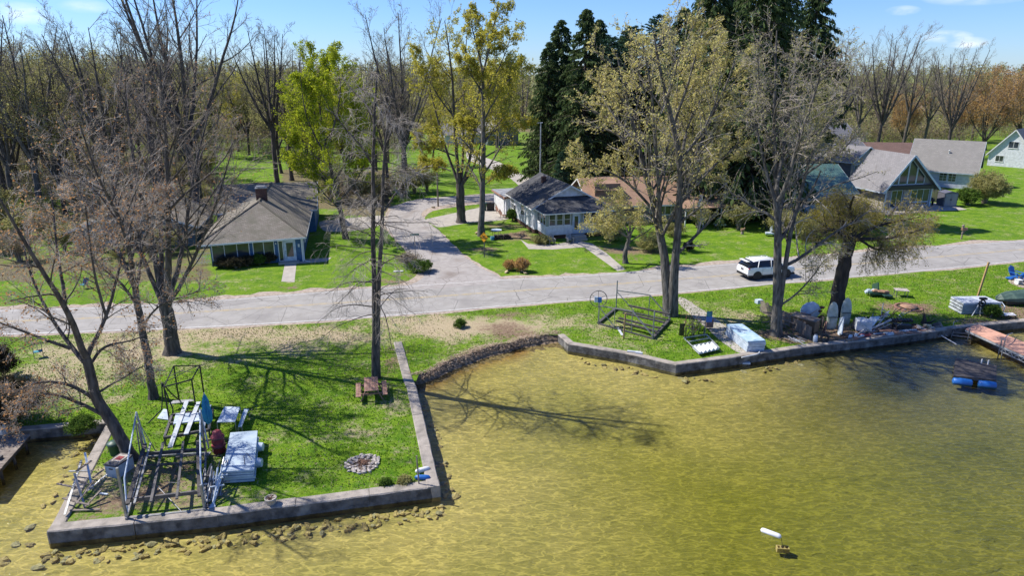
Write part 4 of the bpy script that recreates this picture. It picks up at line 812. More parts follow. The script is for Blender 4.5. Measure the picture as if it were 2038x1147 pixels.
# ================================================================= TREES
def tubes(P, Rr, sides):
    """P (B,N,3), Rr (B,N) -> verts, quads"""
    B_, N, _ = P.shape
    T = np.gradient(P, axis=1); T /= np.linalg.norm(T, axis=2, keepdims=True)+1e-9
    ref = np.where(np.abs(T[:, :1, 2:3]) > .9, np.array([[[1., 0, 0]]]), np.array([[[0, 0, 1.]]]))
    U = np.cross(T, np.broadcast_to(ref, T.shape)); U /= np.linalg.norm(U, axis=2, keepdims=True)+1e-9; Vv = np.cross(T, U)
    a = np.arange(sides)*2*np.pi/sides
    V = P[:, :, None]+Rr[:, :, None, None]*(U[:, :, None]*np.cos(a)[None, None, :, None]+Vv[:, :, None]*np.sin(a)[None, None, :, None])
    idx = np.arange(B_*N*sides).reshape(B_, N, sides); nx_ = np.roll(idx, -1, 2)
    Q = np.stack([idx[:, :-1], nx_[:, :-1], nx_[:, 1:], idx[:, 1:]], -1).reshape(-1, 4)
    return V.reshape(-1, 3), Q
def nrm_(a): return a/(np.linalg.norm(a, axis=-1, keepdims=True)+1e-9)
def spawn(r, P, Rr, k, t0, lf, ang, trop, wig, n, rf, taper, rmin, lmin=0, tpow=1.0, minL=.15, t1=.98):
    """k children for each parent polyline; returns P, R"""
    B_, N, _ = P.shape; L = np.linalg.norm(np.diff(P, axis=1), axis=2).sum(1)
    t = r.uniform(t0, t1, (B_, k))**tpow; t = np.clip((np.arange(k)[None]+r.uniform(0, 1, (B_, k)))/k*(t1-t0)+t0, 0, .999)
    f = t*(N-1); i = f.astype(int); fr = (f-i)[..., None]; bi = np.arange(B_)[:, None]
    p0 = P[bi, i]*(1-fr)+P[bi, i+1]*fr; T = nrm_(P[bi, i+1]-P[bi, i]); r0 = (Rr[bi, i]*(1-fr[..., 0])+Rr[bi, i+1]*fr[..., 0])
    rd = nrm_(np.cross(T, r.normal(0, 1, T.shape)))
    az = np.radians(ang)*r.uniform(.7, 1.3, (B_, k, 1)); D = nrm_(T*np.cos(az)+rd*np.sin(az))
    ln = np.maximum(L[:, None]*lf*(1-.55*t)*r.uniform(.6, 1.3, (B_, k)), minL)
    if lmin: ln = np.maximum(ln, lmin)
    p = p0.reshape(-1, 3); d = D.reshape(-1, 3); ln = ln.reshape(-1); rr = np.maximum(r0.reshape(-1)*rf*r.uniform(.75, 1.1, len(ln)), rmin)
    out = [p]
    for s in range(n-1):
        d = nrm_(d+np.array([0, 0, trop])/(n-1)+r.normal(0, wig, d.shape)); p = p+d*(ln/(n-1))[:, None]; out.append(p)
    return np.stack(out, 1), rr[:, None]*np.linspace(1, taper, n)[None]
def resample(pts, rad, n):
    pts = np.array(pts, float); d = np.r_[0, np.cumsum(np.linalg.norm(np.diff(pts, axis=0), axis=1))]; t = np.linspace(0, d[-1], n)
    Q = np.stack([np.interp(t, d, pts[:, i]) for i in range(3)], 1); Rr = np.interp(t, d, rad)
    for _ in range(4): Q[1:-1] = (Q[:-2]+Q[1:-1]*2+Q[2:])/4
    return Q, Rr
def leaves(r, P, per, size, spread, asp=.55, t0=.2, up=0.0):
    B_, N, _ = P.shape; k = per
    if per < 1:
        P = P[r.uniform(0, 1, B_) < per]; B_ = len(P); k = 1
    k = int(k); t = r.uniform(t0, 1, (B_, k)); f = t*(N-1)*.9999; i = f.astype(int); fr = (f-i)[..., None]; bi = np.arange(B_)[:, None]
    c = (P[bi, i]*(1-fr)+P[bi, np.minimum(i+1, N-1)]*fr).reshape(-1, 3)+r.normal(0, spread, (B_*k, 3))
    s = size*r.uniform(.5, 1.35, (len(c), 1)); a = nrm_(r.normal(0, 1, c.shape)+np.array([0, 0, up])); b_ = nrm_(np.cross(a, r.normal(0, 1, c.shape)))
    V = np.stack([c-a*s, c-b_*s*asp, c+a*s, c+b_*s*asp], 1).reshape(-1, 3); Q = np.arange(len(V)).reshape(-1, 4)
    return V, Q
def cat(parts):
    Vs, Qs, n = [], [], 0
    for V_, Q_ in parts: Vs.append(V_); Qs.append(Q_+n); n += len(V_)
    return np.concatenate(Vs), np.concatenate(Qs)
def make_tree(name, base, limbs, lv, seed, bark, twig, leaf=None, leafp=None, flare=1.35, bare0=False, label=None, group=None, cat_='tree', lsides=8):
    """limbs: (points Nx3 world, radii); lv: list of dicts for the spawn levels; leafp: list of (level, per, size, spread, asp)"""
    r = np.random.default_rng(seed); base = np.array(base[:], float)
    LP = []; LR = []; 
    for pts, rad in limbs:
        Q, Rr = resample(pts, rad, 14); LP.append(Q-base); LR.append(Rr)
    LP = np.stack(LP); LR = np.stack(LR)
    j = r.normal(0, .1, LP.shape)*np.minimum(LR, .25)[..., None]; j[:, :1] = 0; LP = LP+j
    # root flare
    for i in range(len(LP)):
        if abs(LP[i, 0, 2]) < .4: LR[i, 0] *= flare; LR[i, 1] *= 1.08; LP[i, 0, 2] -= .05
    wood = [tubes(LP, LR, lsides)]; fine = []; levels = [(LP, LR)]
    for li, q in enumerate(lv):
        src = levels[q.get('src', -1)]; P, Rr = src
        if li == 0 and bare0: P, Rr = P[1:], Rr[1:]
        if 'sel' in q: P, Rr = P[q['sel']], Rr[q['sel']]
        C = spawn(r, P, Rr, q['k'], q.get('t0', .2), q.get('lf', .5), q.get('ang', 42), q.get('trop', .2), q.get('wig', .12), q.get('n', 5), q.get('rf', .5), q.get('taper', .3), q.get('rmin', .01), q.get('lmin', 0), minL=q.get('minL', .15), t1=q.get('t1', .98))
        levels.append(C); (wood if q.get('wood') else fine).append(tubes(C[0], C[1], q.get('s', 3)))
    o = bpy.data.objects.new(name, None); S.collection.objects.link(o); o.location = base; o.empty_display_size = .5
    tag(o, label, cat_, group)
    V, Q = cat(wood); link('trunk', npmesh('trunk', V, Q, [bark], smooth=True), o)
    V, Q = cat(fine) if fine else (np.zeros((0, 3)), np.zeros((0, 4), int)); mi = np.zeros(len(Q), int); mats = [twig]
    if leaf:
        ls = [leaves(r, levels[l][0], per, sz, spd, asp) for (l, per, sz, spd, asp) in leafp]
        Vl, Ql = cat(ls); mi = np.r_[mi, np.ones(len(Ql), int)]; V, Q = cat([(V, Q), (Vl, Ql)]); mats.append(leaf)
    link('crown', npmesh('crown', V, Q, mats, mi), o)
    return o
def tr(pxs, Y0, dY=0.0, r0=.2, r1=.05, t_off=0.0):
    """traced limb: photo points at the tree's own distance, drifting dY metres nearer/farther along the limb"""
    n = len(pxs); out = []
    for i, (x, y) in enumerate(pxs):
        f = i/(n-1); out.append(at(x, y, Y0+t_off+dY*f)[:])
    return (out, [r0+(r1-r0)*(i/(n-1)) for i in range(n)])
def fork(lims, Y0):
    return [tr(p, Y0, *a) for p, *a in lims]
BARE = [dict(k=9, t0=.22, lf=.42, ang=38, trop=.35, wig=.1, n=6, rf=.5, taper=.3, rmin=.02, s=5, wood=1), dict(k=7, t0=.15, lf=.5, ang=38, trop=.2, wig=.13, n=5, rf=.55, taper=.35, rmin=.013, s=3), dict(k=5, t0=.15, lf=.5, ang=40, trop=.1, wig=.16, n=4, rf=.6, taper=.5, rmin=.010, s=3, minL=.35)]
def mod(L_, **k):
    out = [dict(q) for q in L_]
    for key, vals in k.items():
        for q, v in zip(out, vals):
            if v is not None: q[key] = v
    return out
# --- leaning tree by the slip
Yb = G(262, 915).y
make_tree('leaning_tree', G(262, 915), fork([
    ([(262, 915), (245, 880), (219, 836), (192, 794), (180, 752), (172, 714)], 0, .3, .2),
    ([(172, 714), (158, 684), (142, 634), (130, 604), (95, 560), (62, 505), (25, 440), (-10, 380)], -2.5, .16, .04),
    ([(172, 714), (176, 695), (193, 670), (213, 634), (231, 560), (246, 500), (262, 440)], 2.0, .13, .03),
    ([(170, 722), (163, 711), (127, 679), (104, 634), (74, 584), (50, 520), (40, 450)], 2.4, .13, .03),
    ([(140, 694), (120, 688), (80, 673), (36, 655), (0, 644), (-60, 620)], -1.5, .09, .025),
    ([(176, 735), (181, 720), (207, 686), (232, 684), (267, 679), (300, 660)], 1.2, .09, .02),
    ([(190, 797), (178, 788), (142, 765), (104, 757), (50, 765), (20, 790)], -1.2, .11, .025),
    ([(214, 830), (184, 815), (140, 794), (98, 779), (71, 781), (45, 800), (25, 840)], -1.8, .11, .02),
    ([(196, 782), (205, 776), (219, 767), (250, 750), (273, 735), (300, 722)], .8, .07, .02),
    ([(130, 604), (125, 560), (112, 500), (108, 430), (100, 370)], 1.5, .09, .025),
    ([(213, 634), (190, 560), (178, 480), (170, 410)], -1, .07, .02)], Yb),
    [dict(k=12, t0=.2, lf=.38, ang=48, trop=-.05, wig=.14, n=6, rf=.42, taper=.35, rmin=.014, s=4, wood=1, minL=.8), dict(k=8, t0=.12, lf=.5, ang=42, trop=-.12, wig=.15, n=5, rf=.55, taper=.4, rmin=.008, s=3, minL=.4), dict(k=6, t0=.1, lf=.5, ang=42, trop=0, wig=.2, n=4, rf=.6, taper=.6, rmin=.007, s=3, minL=.3)],
    11, M['bark'], M['twigl'], M['l_orange'], [(3, .7, .055, .05, .6)], bare0=True, label='leaning bare tree with copper buds rooted at the boat slip corner beside the grey cooler', group='bare trees on the left lot')
Yb = G(305, 793).y
make_tree('bare_tree', G(305, 793), fork([
    ([(305, 793), (300, 750), (286, 671), (275, 611), (268, 573)], 0, .24, .17),
    ([(268, 573), (250, 535), (237, 500), (223, 468), (200, 430), (171, 402), (140, 360), (112, 320)], 3, .14, .035),
    ([(268, 573), (264, 540), (258, 507), (253, 465), (240, 430), (227, 413), (208, 380), (195, 364), (176, 300), (160, 250)], -3, .14, .03),
    ([(270, 585), (278, 540), (284, 490), (270, 430), (262, 380)], 2, .1, .03),
    ([(276, 617), (262, 590), (240, 560), (215, 545), (190, 520), (150, 505)], -2, .09, .02),
    ([(283, 655), (300, 622), (330, 600), (365, 590), (400, 578)], -1.5, .07, .02),
    ([(260, 520), (275, 470), (300, 430), (318, 380)], 1, .08, .02)], Yb),
    mod(BARE, k=(15, 8, 6), lf=(.5, .5, .5), trop=(.1, 0, 0), rmin=(.018, .012, .009), ang=(46, 42, 42)), 12, M['bark'], M['twigl'], M['l_orange'], [(3, .6, .055, .05, .6)], bare0=True, label='slim bare tree with copper buds, just behind the black swing frame', group='bare trees on the left lot')
Yb = G(343, 703).y
make_tree('bare_tree', G(343, 703), fork([
    ([(343, 703), (341, 680), (338, 653), (331, 618), (328, 598)], 0, .5, .4),
    ([(326, 604), (316, 577), (309, 524), (303, 451), (286, 416), (275, 378), (262, 300), (255, 240), (250, 180)], 3, .24, .05),
    ([(330, 604), (337, 573), (334, 524), (335, 490), (336, 437), (335, 385), (333, 350), (331, 262), (324, 209), (318, 130)], -2, .26, .05),
    ([(334, 610), (345, 598), (363, 559), (384, 524), (400, 480), (425, 430), (440, 370), (462, 300)], -3, .16, .03),
    ([(325, 610), (310, 575), (285, 510), (255, 460), (215, 400), (180, 340), (140, 280), (115, 220)], 2, .18, .04),
    ([(328, 600), (320, 560), (318, 500), (325, 440), (310, 380), (300, 300), (288, 220), (285, 150)], 5, .2, .04),
    ([(334, 600), (352, 560), (365, 500), (372, 430), (385, 350), (400, 280), (420, 210)], 4, .18, .04),
    ([(300, 500), (270, 470), (230, 450), (190, 440)], -3, .08, .02)], Yb),
    mod(BARE, k=(15, 9, 6), lf=(.5, .5, .5), trop=(.2, .05, 0), ang=(42, 40, 40)), 13, M['bark'], M['twig'], M['l_orange'], [(3, .3, .055, .05, .6)], bare0=True, label='thick trunked bare tree between the road and the grassy left lot', group='bare trees on the left lot')
# --- tall drooping bare tree behind the picnic table
Yb = G(750, 752).y
make_tree('drooping_bare_tree', G(750, 752), fork([
    ([(748, 752), (747, 650), (744, 560), (743, 450), (742, 350), (742, 250), (749, 174), (752, 120)], .5, .2, .035),
    ([(751, 752), (751, 640), (753, 570), (759, 490), (764, 400), (762, 340), (758, 303), (768, 250), (780, 190)], -.6, .17, .03),
    ([(742, 230), (725, 200), (700, 180), (680, 150)], 1.5, .06, .02), ([(765, 420), (790, 380), (820, 350), (850, 330)], 1.5, .06, .02),
    ([(742, 330), (720, 290), (690, 260), (660, 220)], -1.5, .07, .02)], Yb),
    [dict(k=34, t0=.24, lf=.25, ang=74, trop=-.5, wig=.09, n=8, rf=.28, taper=.35, rmin=.02, s=4, wood=1, sel=[0, 1], minL=1.8), dict(k=8, t0=.2, lf=.5, ang=46, trop=-.75, wig=.12, n=6, rf=.5, taper=.4, rmin=.011, s=3), dict(k=6, t0=.15, lf=.6, ang=38, trop=-.45, wig=.14, n=5, rf=.6, taper=.5, rmin=.007, s=3, minL=.5),
     dict(src=0, k=8, t0=.3, lf=.4, ang=40, trop=.1, wig=.1, n=5, rf=.4, taper=.4, rmin=.014, s=3, sel=[2, 3, 4]), dict(k=5, t0=.2, lf=.5, ang=40, trop=0, wig=.1, n=4, rf=.5, taper=.4, rmin=.01, s=3)],
    14, M['bark'], M['twigl'], None, label='tall twin stemmed bare tree with drooping pale twigs behind the picnic table', group=None)
# --- tan budding maple by the right lift
Yb = G(1332, 628).y
make_tree('budding_maple', G(1332, 628), fork([
    ([(1332, 628), (1330, 580), (1328, 530), (1318, 485), (1306, 440), (1307, 400), (1286, 352), (1268, 296), (1258, 244), (1249, 202), (1237, 153), (1227, 105)], 2, .4, .05),
    ([(1337, 628), (1338, 580), (1340, 530), (1346, 490), (1353, 440), (1356, 349), (1356, 296), (1345, 251), (1331, 216), (1314, 167), (1306, 110), (1300, 60)], -2, .38, .05),
    ([(1314, 480), (1312, 420), (1310, 349), (1303, 279), (1300, 209), (1296, 157), (1280, 90)], -3.5, .17, .03),
    ([(1355, 400), (1362, 370), (1370, 349), (1398, 279), (1425, 209), (1453, 157), (1465, 110)], 2, .2, .03),
    ([(1342, 245), (1349, 223), (1370, 167), (1385, 110), (1400, 50)], -1, .12, .03),
    ([(1300, 420), (1270, 380), (1230, 350), (1190, 330), (1150, 320)], -2, .12, .02),
    ([(1262, 280), (1230, 240), (1200, 200), (1190, 150)], 3, .1, .02),
    ([(1358, 380), (1400, 350), (1430, 320), (1470, 290)], 3, .1, .02),
    ([(1308, 440), (1290, 420), (1250, 415), (1210, 425), (1180, 450)], -3, .1, .02),
    ([(1356, 310), (1370, 240), (1410, 170), (1425, 90)], 4, .12, .02),
    ([(1305, 400), (1320, 340), (1335, 260), (1350, 180), (1350, 80)], 5, .12, .02)], Yb),
    mod(BARE, k=(12, 8, 6), trop=(.3, .15, .1), ang=(44, 40, 40)), 15, M['barkl'], M['twigl'], M['l_tan'], [(3, 4, .08, .07, .55), (2, 3, .08, .08, .55)], label='big twin trunked maple with tan green spring leaflets by the dark boat lift')
# --- sparse tree by the wooden fence
Yb = G(1545, 668).y
make_tree('budding_tree', G(1545, 668), fork([
    ([(1545, 668), (1546, 600), (1548, 520), (1550, 450), (1549, 400), (1545, 366), (1539, 296), (1540, 209), (1542, 140), (1546, 60)], 1.5, .36, .04),
    ([(1552, 610), (1560, 540), (1570, 470), (1585, 420), (1598, 360), (1612, 300), (1640, 244), (1674, 209), (1710, 170)], 2, .2, .03),
    ([(1549, 400), (1566, 377), (1587, 279), (1615, 209), (1632, 157), (1640, 110)], -2, .16, .03),
    ([(1548, 420), (1530, 360), (1515, 300), (1500, 230), (1490, 150)], 2, .14, .03),
    ([(1545, 380), (1560, 300), (1572, 220), (1580, 150), (1585, 90)], 3.5, .13, .03),
    ([(1553, 608), (1575, 595), (1600, 572), (1622, 545), (1640, 515), (1665, 500)], -2, .08, .02),
    ([(1540, 300), (1520, 250), (1512, 180), (1508, 110)], -3, .1, .02),
    ([(1600, 350), (1640, 320), (1680, 300), (1700, 270)], -2, .08, .02)], Yb),
    mod(BARE, k=(13, 8, 6), trop=(.15, -.1, -.1), ang=(46, 44, 44)), 16, M['barkl'], M['twigl'], M['l_olive'], [(3, 1, .07, .06, .5), (2, 2, .07, .06, .5)], label='tall grey tree with sparse olive leaflets at the end of the paling fence')
# --- willow, broken crown
Yb = G(1662, 628).y
wl = make_tree('willow', G(1662, 628), fork([
    ([(1662, 628), (1668, 590), (1676, 540), (1684, 505), (1692, 478)], 0, .56, .46),
    ([(1690, 485), (1672, 462), (1650, 452), (1632, 470), (1618, 500)], -1.5, .2, .04),
    ([(1690, 485), (1700, 455), (1715, 430), (1730, 405)], 1.5, .3, .06),
    ([(1690, 480), (1725, 474), (1760, 478), (1790, 470), (1815, 462), (1840, 455)], -1, .16, .03),
    ([(1695, 478), (1740, 450), (1790, 440), (1830, 432)], 2, .16, .03),
    ([(1688, 478), (1675, 440), (1668, 415), (1650, 395)], 1.5, .2, .04),
    ([(1690, 480), (1695, 440), (1690, 410), (1700, 390)], -1.5, .2, .04),
    ([(1700, 470), (1745, 500), (1770, 495), (1800, 505)], -2, .1, .02)], Yb),
    [dict(k=13, t0=.25, lf=.5, ang=55, trop=.0, wig=.2, n=6, rf=.4, taper=.35, rmin=.02, s=4, wood=1, sel=slice(1, None)), dict(k=7, t0=.1, lf=.5, ang=50, trop=-.5, wig=.2, n=5, rf=.5, taper=.4, rmin=.01, s=3, minL=.5), dict(k=5, t0=.1, lf=.7, ang=50, trop=-1.2, wig=.12, n=6, rf=.5, taper=.6, rmin=.006, s=3, minL=.8)],
    17, M['barkd'], M['twig'], M['l_willow'], [(3, 8, .07, .07, .3)], label='thick willow leaning right with a ragged drooping yellow green crown', flare=1.15)
# --- maples and others beyond the road
def yb(x, y): return G(x, y).y
Y = yb(688, 475)
make_tree('lime_leafed_tree', G(688, 475), fork([
    ([(688, 475), (680, 430), (670, 385), (660, 340), (648, 300), (643, 260)], 0, .3, .14),
    ([(643, 262), (635, 220), (640, 170), (655, 110)], 2, .13, .03), ([(655, 320), (625, 270), (605, 220), (598, 150)], -2, .12, .03), ([(665, 365), (700, 300), (712, 240), (705, 180)], 2, .12, .03),
    ([(650, 300), (668, 240), (680, 180), (672, 120)], -2, .12, .03), ([(668, 380), (630, 340), (595, 320), (575, 280)], 1, .1, .02), ([(645, 280), (620, 210), (615, 150), (625, 110)], 3, .1, .02),
    ([(674, 400), (705, 370), (730, 320), (735, 280)], -2, .1, .02)], Y),
    mod(BARE, k=(12, 8, 5), trop=(.35, .25, .1)), 21, M['bark'], M['twig'], M['l_lime'], [(3, 7, .12, .13, .5), (2, 5, .12, .13, .5)], label='rounded tree in bright lime spring leaf, behind the blue house')
Y = yb(918, 443)
make_tree('yellow_green_maple', G(918, 443), fork([
    ([(918, 443), (917, 410), (916, 385), (915, 366)], 0, .55, .48),
    ([(915, 375), (908, 345), (897, 333), (886, 290), (872, 240), (858, 190), (845, 130)], 2, .22, .04),
    ([(915, 372), (912, 340), (908, 307), (903, 215), (900, 150), (893, 90), (885, 40)], -1.5, .27, .04),
    ([(916, 370), (923, 340), (921, 307), (924, 240), (922, 180), (925, 120), (930, 60)], 3, .2, .04),
    ([(918, 370), (929, 355), (937, 307), (945, 250), (950, 202), (960, 140)], -2.5, .24, .04),
    ([(918, 370), (940, 345), (948, 320), (955, 290), (970, 240), (990, 190)], 1.5, .16, .03),
    ([(905, 310), (880, 300), (850, 290), (825, 270)], -2, .1, .02), ([(902, 230), (870, 190), (850, 150), (840, 100)], 1, .1, .02), ([(897, 340), (870, 330), (840, 330)], 2, .08, .02)], Y),
    mod(BARE, k=(12, 8, 5), trop=(.25, .1, .05), ang=(48, 44, 42)), 22, M['bark'], M['twig'], M['l_yg'], [(3, 6, .11, .11, .5), (2, 5, .11, .11, .5)], bare0=True, label='multi stemmed maple in yellow green leaf at the side road driveway')
Y = yb(958, 470)
make_tree('slim_maple', G(958, 470), fork([
    ([(958, 470), (959, 438), (960, 372), (963, 307), (962, 241), (960, 189), (961, 140)], 0, .36, .16),
    ([(961, 150), (952, 100), (940, 60), (935, 20)], 1.5, .12, .03), ([(961, 145), (975, 90), (985, 40), (992, 5)], -1.5, .12, .03),
    ([(962, 200), (985, 150), (1005, 110), (1020, 60)], 1.5, .1, .02), ([(962, 240), (990, 190), (1020, 150), (1040, 130)], -2, .1, .02), ([(961, 190), (940, 150), (915, 110)], -1, .08, .02),
    ([(962, 280), (995, 250), (1030, 240), (1055, 235)], 1, .08, .02), ([(961, 270), (935, 250), (910, 240)], 2, .07, .02), ([(960, 372), (990, 345), (1020, 340)], 1, .06, .015)], Y),
    mod(BARE, k=(12, 8, 5), trop=(.2, .1, 0), ang=(45, 42, 42)), 23, M['barkl'], M['twig'], M['l_yg'], [(3, 6, .11, .11, .5), (2, 5, .11, .11, .5)], label='slim straight grey trunked maple behind the yellow diamond sign')
Y = yb(1245, 524)
make_tree('small_crooked_tree', G(1245, 524), fork([
    ([(1245, 524), (1243, 505), (1250, 485), (1253, 468)], 0, .26, .18), ([(1253, 470), (1240, 440), (1225, 410), (1205, 395)], 1, .12, .03), ([(1253, 470), (1268, 440), (1275, 410)], -1, .12, .03),
    ([(1252, 475), (1225, 455), (1195, 445), (1165, 440)], -1.5, .1, .03), ([(1253, 470), (1255, 440), (1250, 405), (1240, 380)], 1.5, .1, .03), ([(1255, 480), (1290, 460), (1310, 440)], 1, .08, .02)], Y),
    mod(BARE, k=(7, 6, 4), trop=(.1, 0, 0), ang=(50, 46, 46)), 24, M['barkl'], M['twigl'], M['l_tan'], [(3, 6, .075, .14, .55), (2, 4, .075, .14, .55)], bare0=True, label='small crooked tree with tan leaflets at the right end of the white house')
# --- prototypes for the trees of the wood
def proto(h, seed, spread, nlimb, k, leaf=None, leafp=None, bark='bark', twig='twig', first=.3, trop=(.4, .2, .1), rm=1.0, lean=0):
    r = np.random.default_rng(seed); limbs = []; th = h*first
    top = np.array([r.normal(0, .3)+lean, r.normal(0, .3), th]); r0 = h*.017
    limbs.append(([(0, 0, 0), tuple(top*.5+r.normal(0, .1, 3)*[1, 1, 0]), tuple(top)], [r0, r0*.9, r0*.8]))
    for i in range(nlimb):
        a = 2*np.pi*(i+r.uniform(-.3, .3))/nlimb; sp = spread*r.uniform(.45, 1.05) if i else spread*.1; hh = h*r.uniform(.82, 1) if i else h
        p0 = top*r.uniform(.8, 1); n = 5; pts = []
        for s in range(n+1):
            f = s/n; pts.append((p0[0]+math.cos(a)*sp*f**.75*1.0+r.normal(0, .12), p0[1]+math.sin(a)*sp*f**.75+r.normal(0, .12), p0[2]+(hh-p0[2])*f))
        limbs.append((pts, np.linspace(r0*.6, r0*.1, n+1)))
    lv = [dict(k=k[0], t0=.15, lf=.4, ang=40, trop=trop[0], wig=.1, n=5, rf=.5, taper=.3, rmin=.03*rm, s=4, wood=1, sel=slice(1, None)), dict(k=k[1], t0=.15, lf=.5, ang=38, trop=trop[1], wig=.13, n=4, rf=.55, taper=.4, rmin=.018*rm, s=3), dict(k=k[2], t0=.15, lf=.55, ang=40, trop=trop[2], wig=.15, n=3, rf=.6, taper=.6, rmin=.014*rm, s=3, minL=.5)]
    return make_tree('tree', (0, 0, 0), limbs, lv, seed, M[bark], M[twig], M[leaf] if leaf else None, leafp, lsides=6)
def conifer(h, rad, seed, leaf, name='spruce', dense_=1.0, droop=.35, first=.06, top_pow=.8, irregular=.15, card=.5):
    r = np.random.default_rng(seed); nb = int(h*11*dense_)
    t = (np.arange(nb)+r.uniform(0, 1, nb))/nb; zc = h*(first+(1-first)*t); az = r.uniform(0, 2*np.pi, nb)
    L = rad*(1-t)**top_pow*r.uniform(1-irregular*2, 1+irregular, nb)+.25
    n = 6; f = np.linspace(0, 1, n)[None]; up = .25*L[:, None]*f-droop*L[:, None]*f**2*1.5+.18*L[:, None]*f**4
    P = np.stack([np.cos(az)[:, None]*L[:, None]*f, np.sin(az)[:, None]*L[:, None]*f, zc[:, None]+up*(1-.5*t[:, None])], -1)
    P[..., :2] += r.normal(0, .05, P[..., :2].shape)
    Rb = (.02+.008*L)[:, None]*np.linspace(1, .3, n)[None]
    trunk = tubes(np.array([[(0, 0, h*q) for q in np.linspace(0, 1, 8)]]), np.array([np.linspace(h*.018, .03, 8)]), 8)
    br = tubes(P, Rb, 3)
    # needle sprays hanging from and along each branch
    k = int(26*dense_ if card > .3 else 40); B_ = nb; tt = r.uniform(.12, 1, (B_, k))**.8; ff = tt*(n-1)*.999; i = ff.astype(int); fr = (ff-i)[..., None]; bi = np.arange(B_)[:, None]
    c = P[bi, i]*(1-fr)+P[bi, i+1]*fr; T = nrm_(P[bi, i+1]-P[bi, i]); side = nrm_(np.cross(T, np.array([0, 0, 1.])))*np.sign(r.normal(0, 1, (B_, k, 1)))
    d = nrm_(T*.6+side*r.uniform(.2, 1, (B_, k, 1))+np.array([0, 0, -1.])*r.uniform(.1, 1.2, (B_, k, 1))*droop*2.4+r.normal(0, .2, c.shape))
    s = card*r.uniform(.5, 1.4, (B_, k, 1))*(.45+.55*np.minimum(L/rad, 1))[:, None, None]; wv = nrm_(np.cross(d, r.normal(0, 1, c.shape)))*s*.17
    c = c+r.normal(0, .06, c.shape)
    V = np.stack([c-wv*.6, c+d*s*.5-wv, c+d*s, c+d*s*.5+wv], 2).reshape(-1, 3); Q = np.arange(len(V)).reshape(-1, 4)
    o = bpy.data.objects.new(name, None); S.collection.objects.link(o)
    Vt, Qt = cat([trunk]); link('trunk', npmesh('trunk', Vt, Qt, [M['barkd']], smooth=True), o)
    Vc, Qc = cat([br, (V, Q)]); mi = np.r_[np.zeros(len(br[1]), int), np.ones(len(Q), int)]
    link('crown', npmesh('crown', Vc, Qc, [M['twigd'], leaf], mi), o)
    return o
def shrub(w_, h, seed, leaf, name='shrub', stems=26, per=4, size=.05, twig='twig', up=.6, levels=2):
    r = np.random.default_rng(seed); P = []; n = 5
    for i in range(stems):
        a = r.uniform(0, 2*np.pi); q = r.uniform(.1, 1)**.6; e = np.array([math.cos(a)*w_/2*q, math.sin(a)*w_/2*q, h*(1-.45*q*q)*r.uniform(.75, 1.05)]); b0_ = np.array([math.cos(a), math.sin(a), 0])*w_*.06*r.uniform(0, 1)
        f = np.linspace(0, 1, n)[:, None]; P.append(b0_+(e-b0_)*np.c_[f**(1/up)*1.0, f**(1/up), f**up]+r.normal(0, .02*w_, (n, 3))*f)
    P = np.stack(P); Rr = np.full((stems, n), .02)*np.linspace(1, .5, n); C = spawn(r, P, Rr, 6, .2, .4, 45, .2, .1, 4, .7, .5, .008); D = spawn(r, C[0], C[1], 4, .2, .6, 45, .1, .1, 3, .7, .5, .006)
    V, Q = cat([tubes(P, Rr, 4), tubes(*C, 3)]); 
    o = bpy.data.objects.new(name, None); S.collection.objects.link(o)
    link('stems', npmesh('stems', V, Q, [M[twig]]), o)
    parts = [leaves(r, D[0], per, size, .03+.02*w_, .55), leaves(r, C[0], per, size, .03+.02*w_, .55)]
    V, Q = cat(parts); link('foliage', npmesh('foliage', V, Q, [leaf]), o)
    return o
PR = {}
PR['bareA'] = proto(24, 31, 6.5, 8, (9, 6, 5), 'l_brush', [(3, .6, .06, .1, .5)]); PR['bareB'] = proto(22, 32, 4.5, 6, (9, 6, 5), 'l_brush', [(3, .6, .07, .1, .5)], first=.42, bark='bark', twig='twigd')
PR['bareC'] = proto(20, 33, 5, 7, (8, 6, 5), 'l_brush', [(3, 5, .14, .3, .5)], first=.25, twig='twigl'); PR['bareD'] = proto(23, 34, 5.5, 5, (10, 6, 5), 'l_brush', [(3, 1, .08, .15, .5)], first=.35, trop=(.6, .3, .1), bark='barkl', twig='twig')
PR['yg'] = proto(19, 35, 5, 7, (8, 6, 4), 'l_yg', [(3, 6, .16, .3, .5), (2, 4, .16, .3, .5)]); PR['olive'] = proto(18, 36, 5, 7, (8, 6, 4), 'l_olive', [(3, 6, .14, .3, .5)])
PR['rust'] = proto(10, 37, 4.2, 9, (9, 7, 4), 'l_rust', [(3, 5, .09, .2, .5), (2, 4, .09, .2, .5)], first=.12); PR['lime'] = proto(17, 38, 5.2, 8, (8, 6, 4), 'l_lime', [(3, 6, .15, .3, .5), (2, 4, .15, .3, .5)])
PR['spruceA'] = conifer(26, 5.6, 41, M['l_spruce'], droop=.45, dense_=1.5, card=.85, top_pow=.6); PR['spruceB'] = conifer(30, 7.6, 42, M['l_spruce'], droop=.6, dense_=1.5, card=1.0, irregular=.22, top_pow=.55); PR['pine'] = conifer(25, 4.8, 43, M['l_pine'], 'pine', droop=.1, first=.3, top_pow=.4, irregular=.3, card=.7, dense_=1.3)
PR['cedar'] = conifer(9, 2.0, 44, M['l_pine'], 'cedar', droop=.2, first=.02, dense_=1.8, card=.4, top_pow=.7)
PR['brush'] = shrub(3.6, 3.2, 51, M['l_brush'], per=3, size=.09, stems=34, twig='twig'); PR['brushb'] = shrub(4.0, 2.8, 52, M['l_brushb'], per=2, size=.08, stems=38)
used = set()
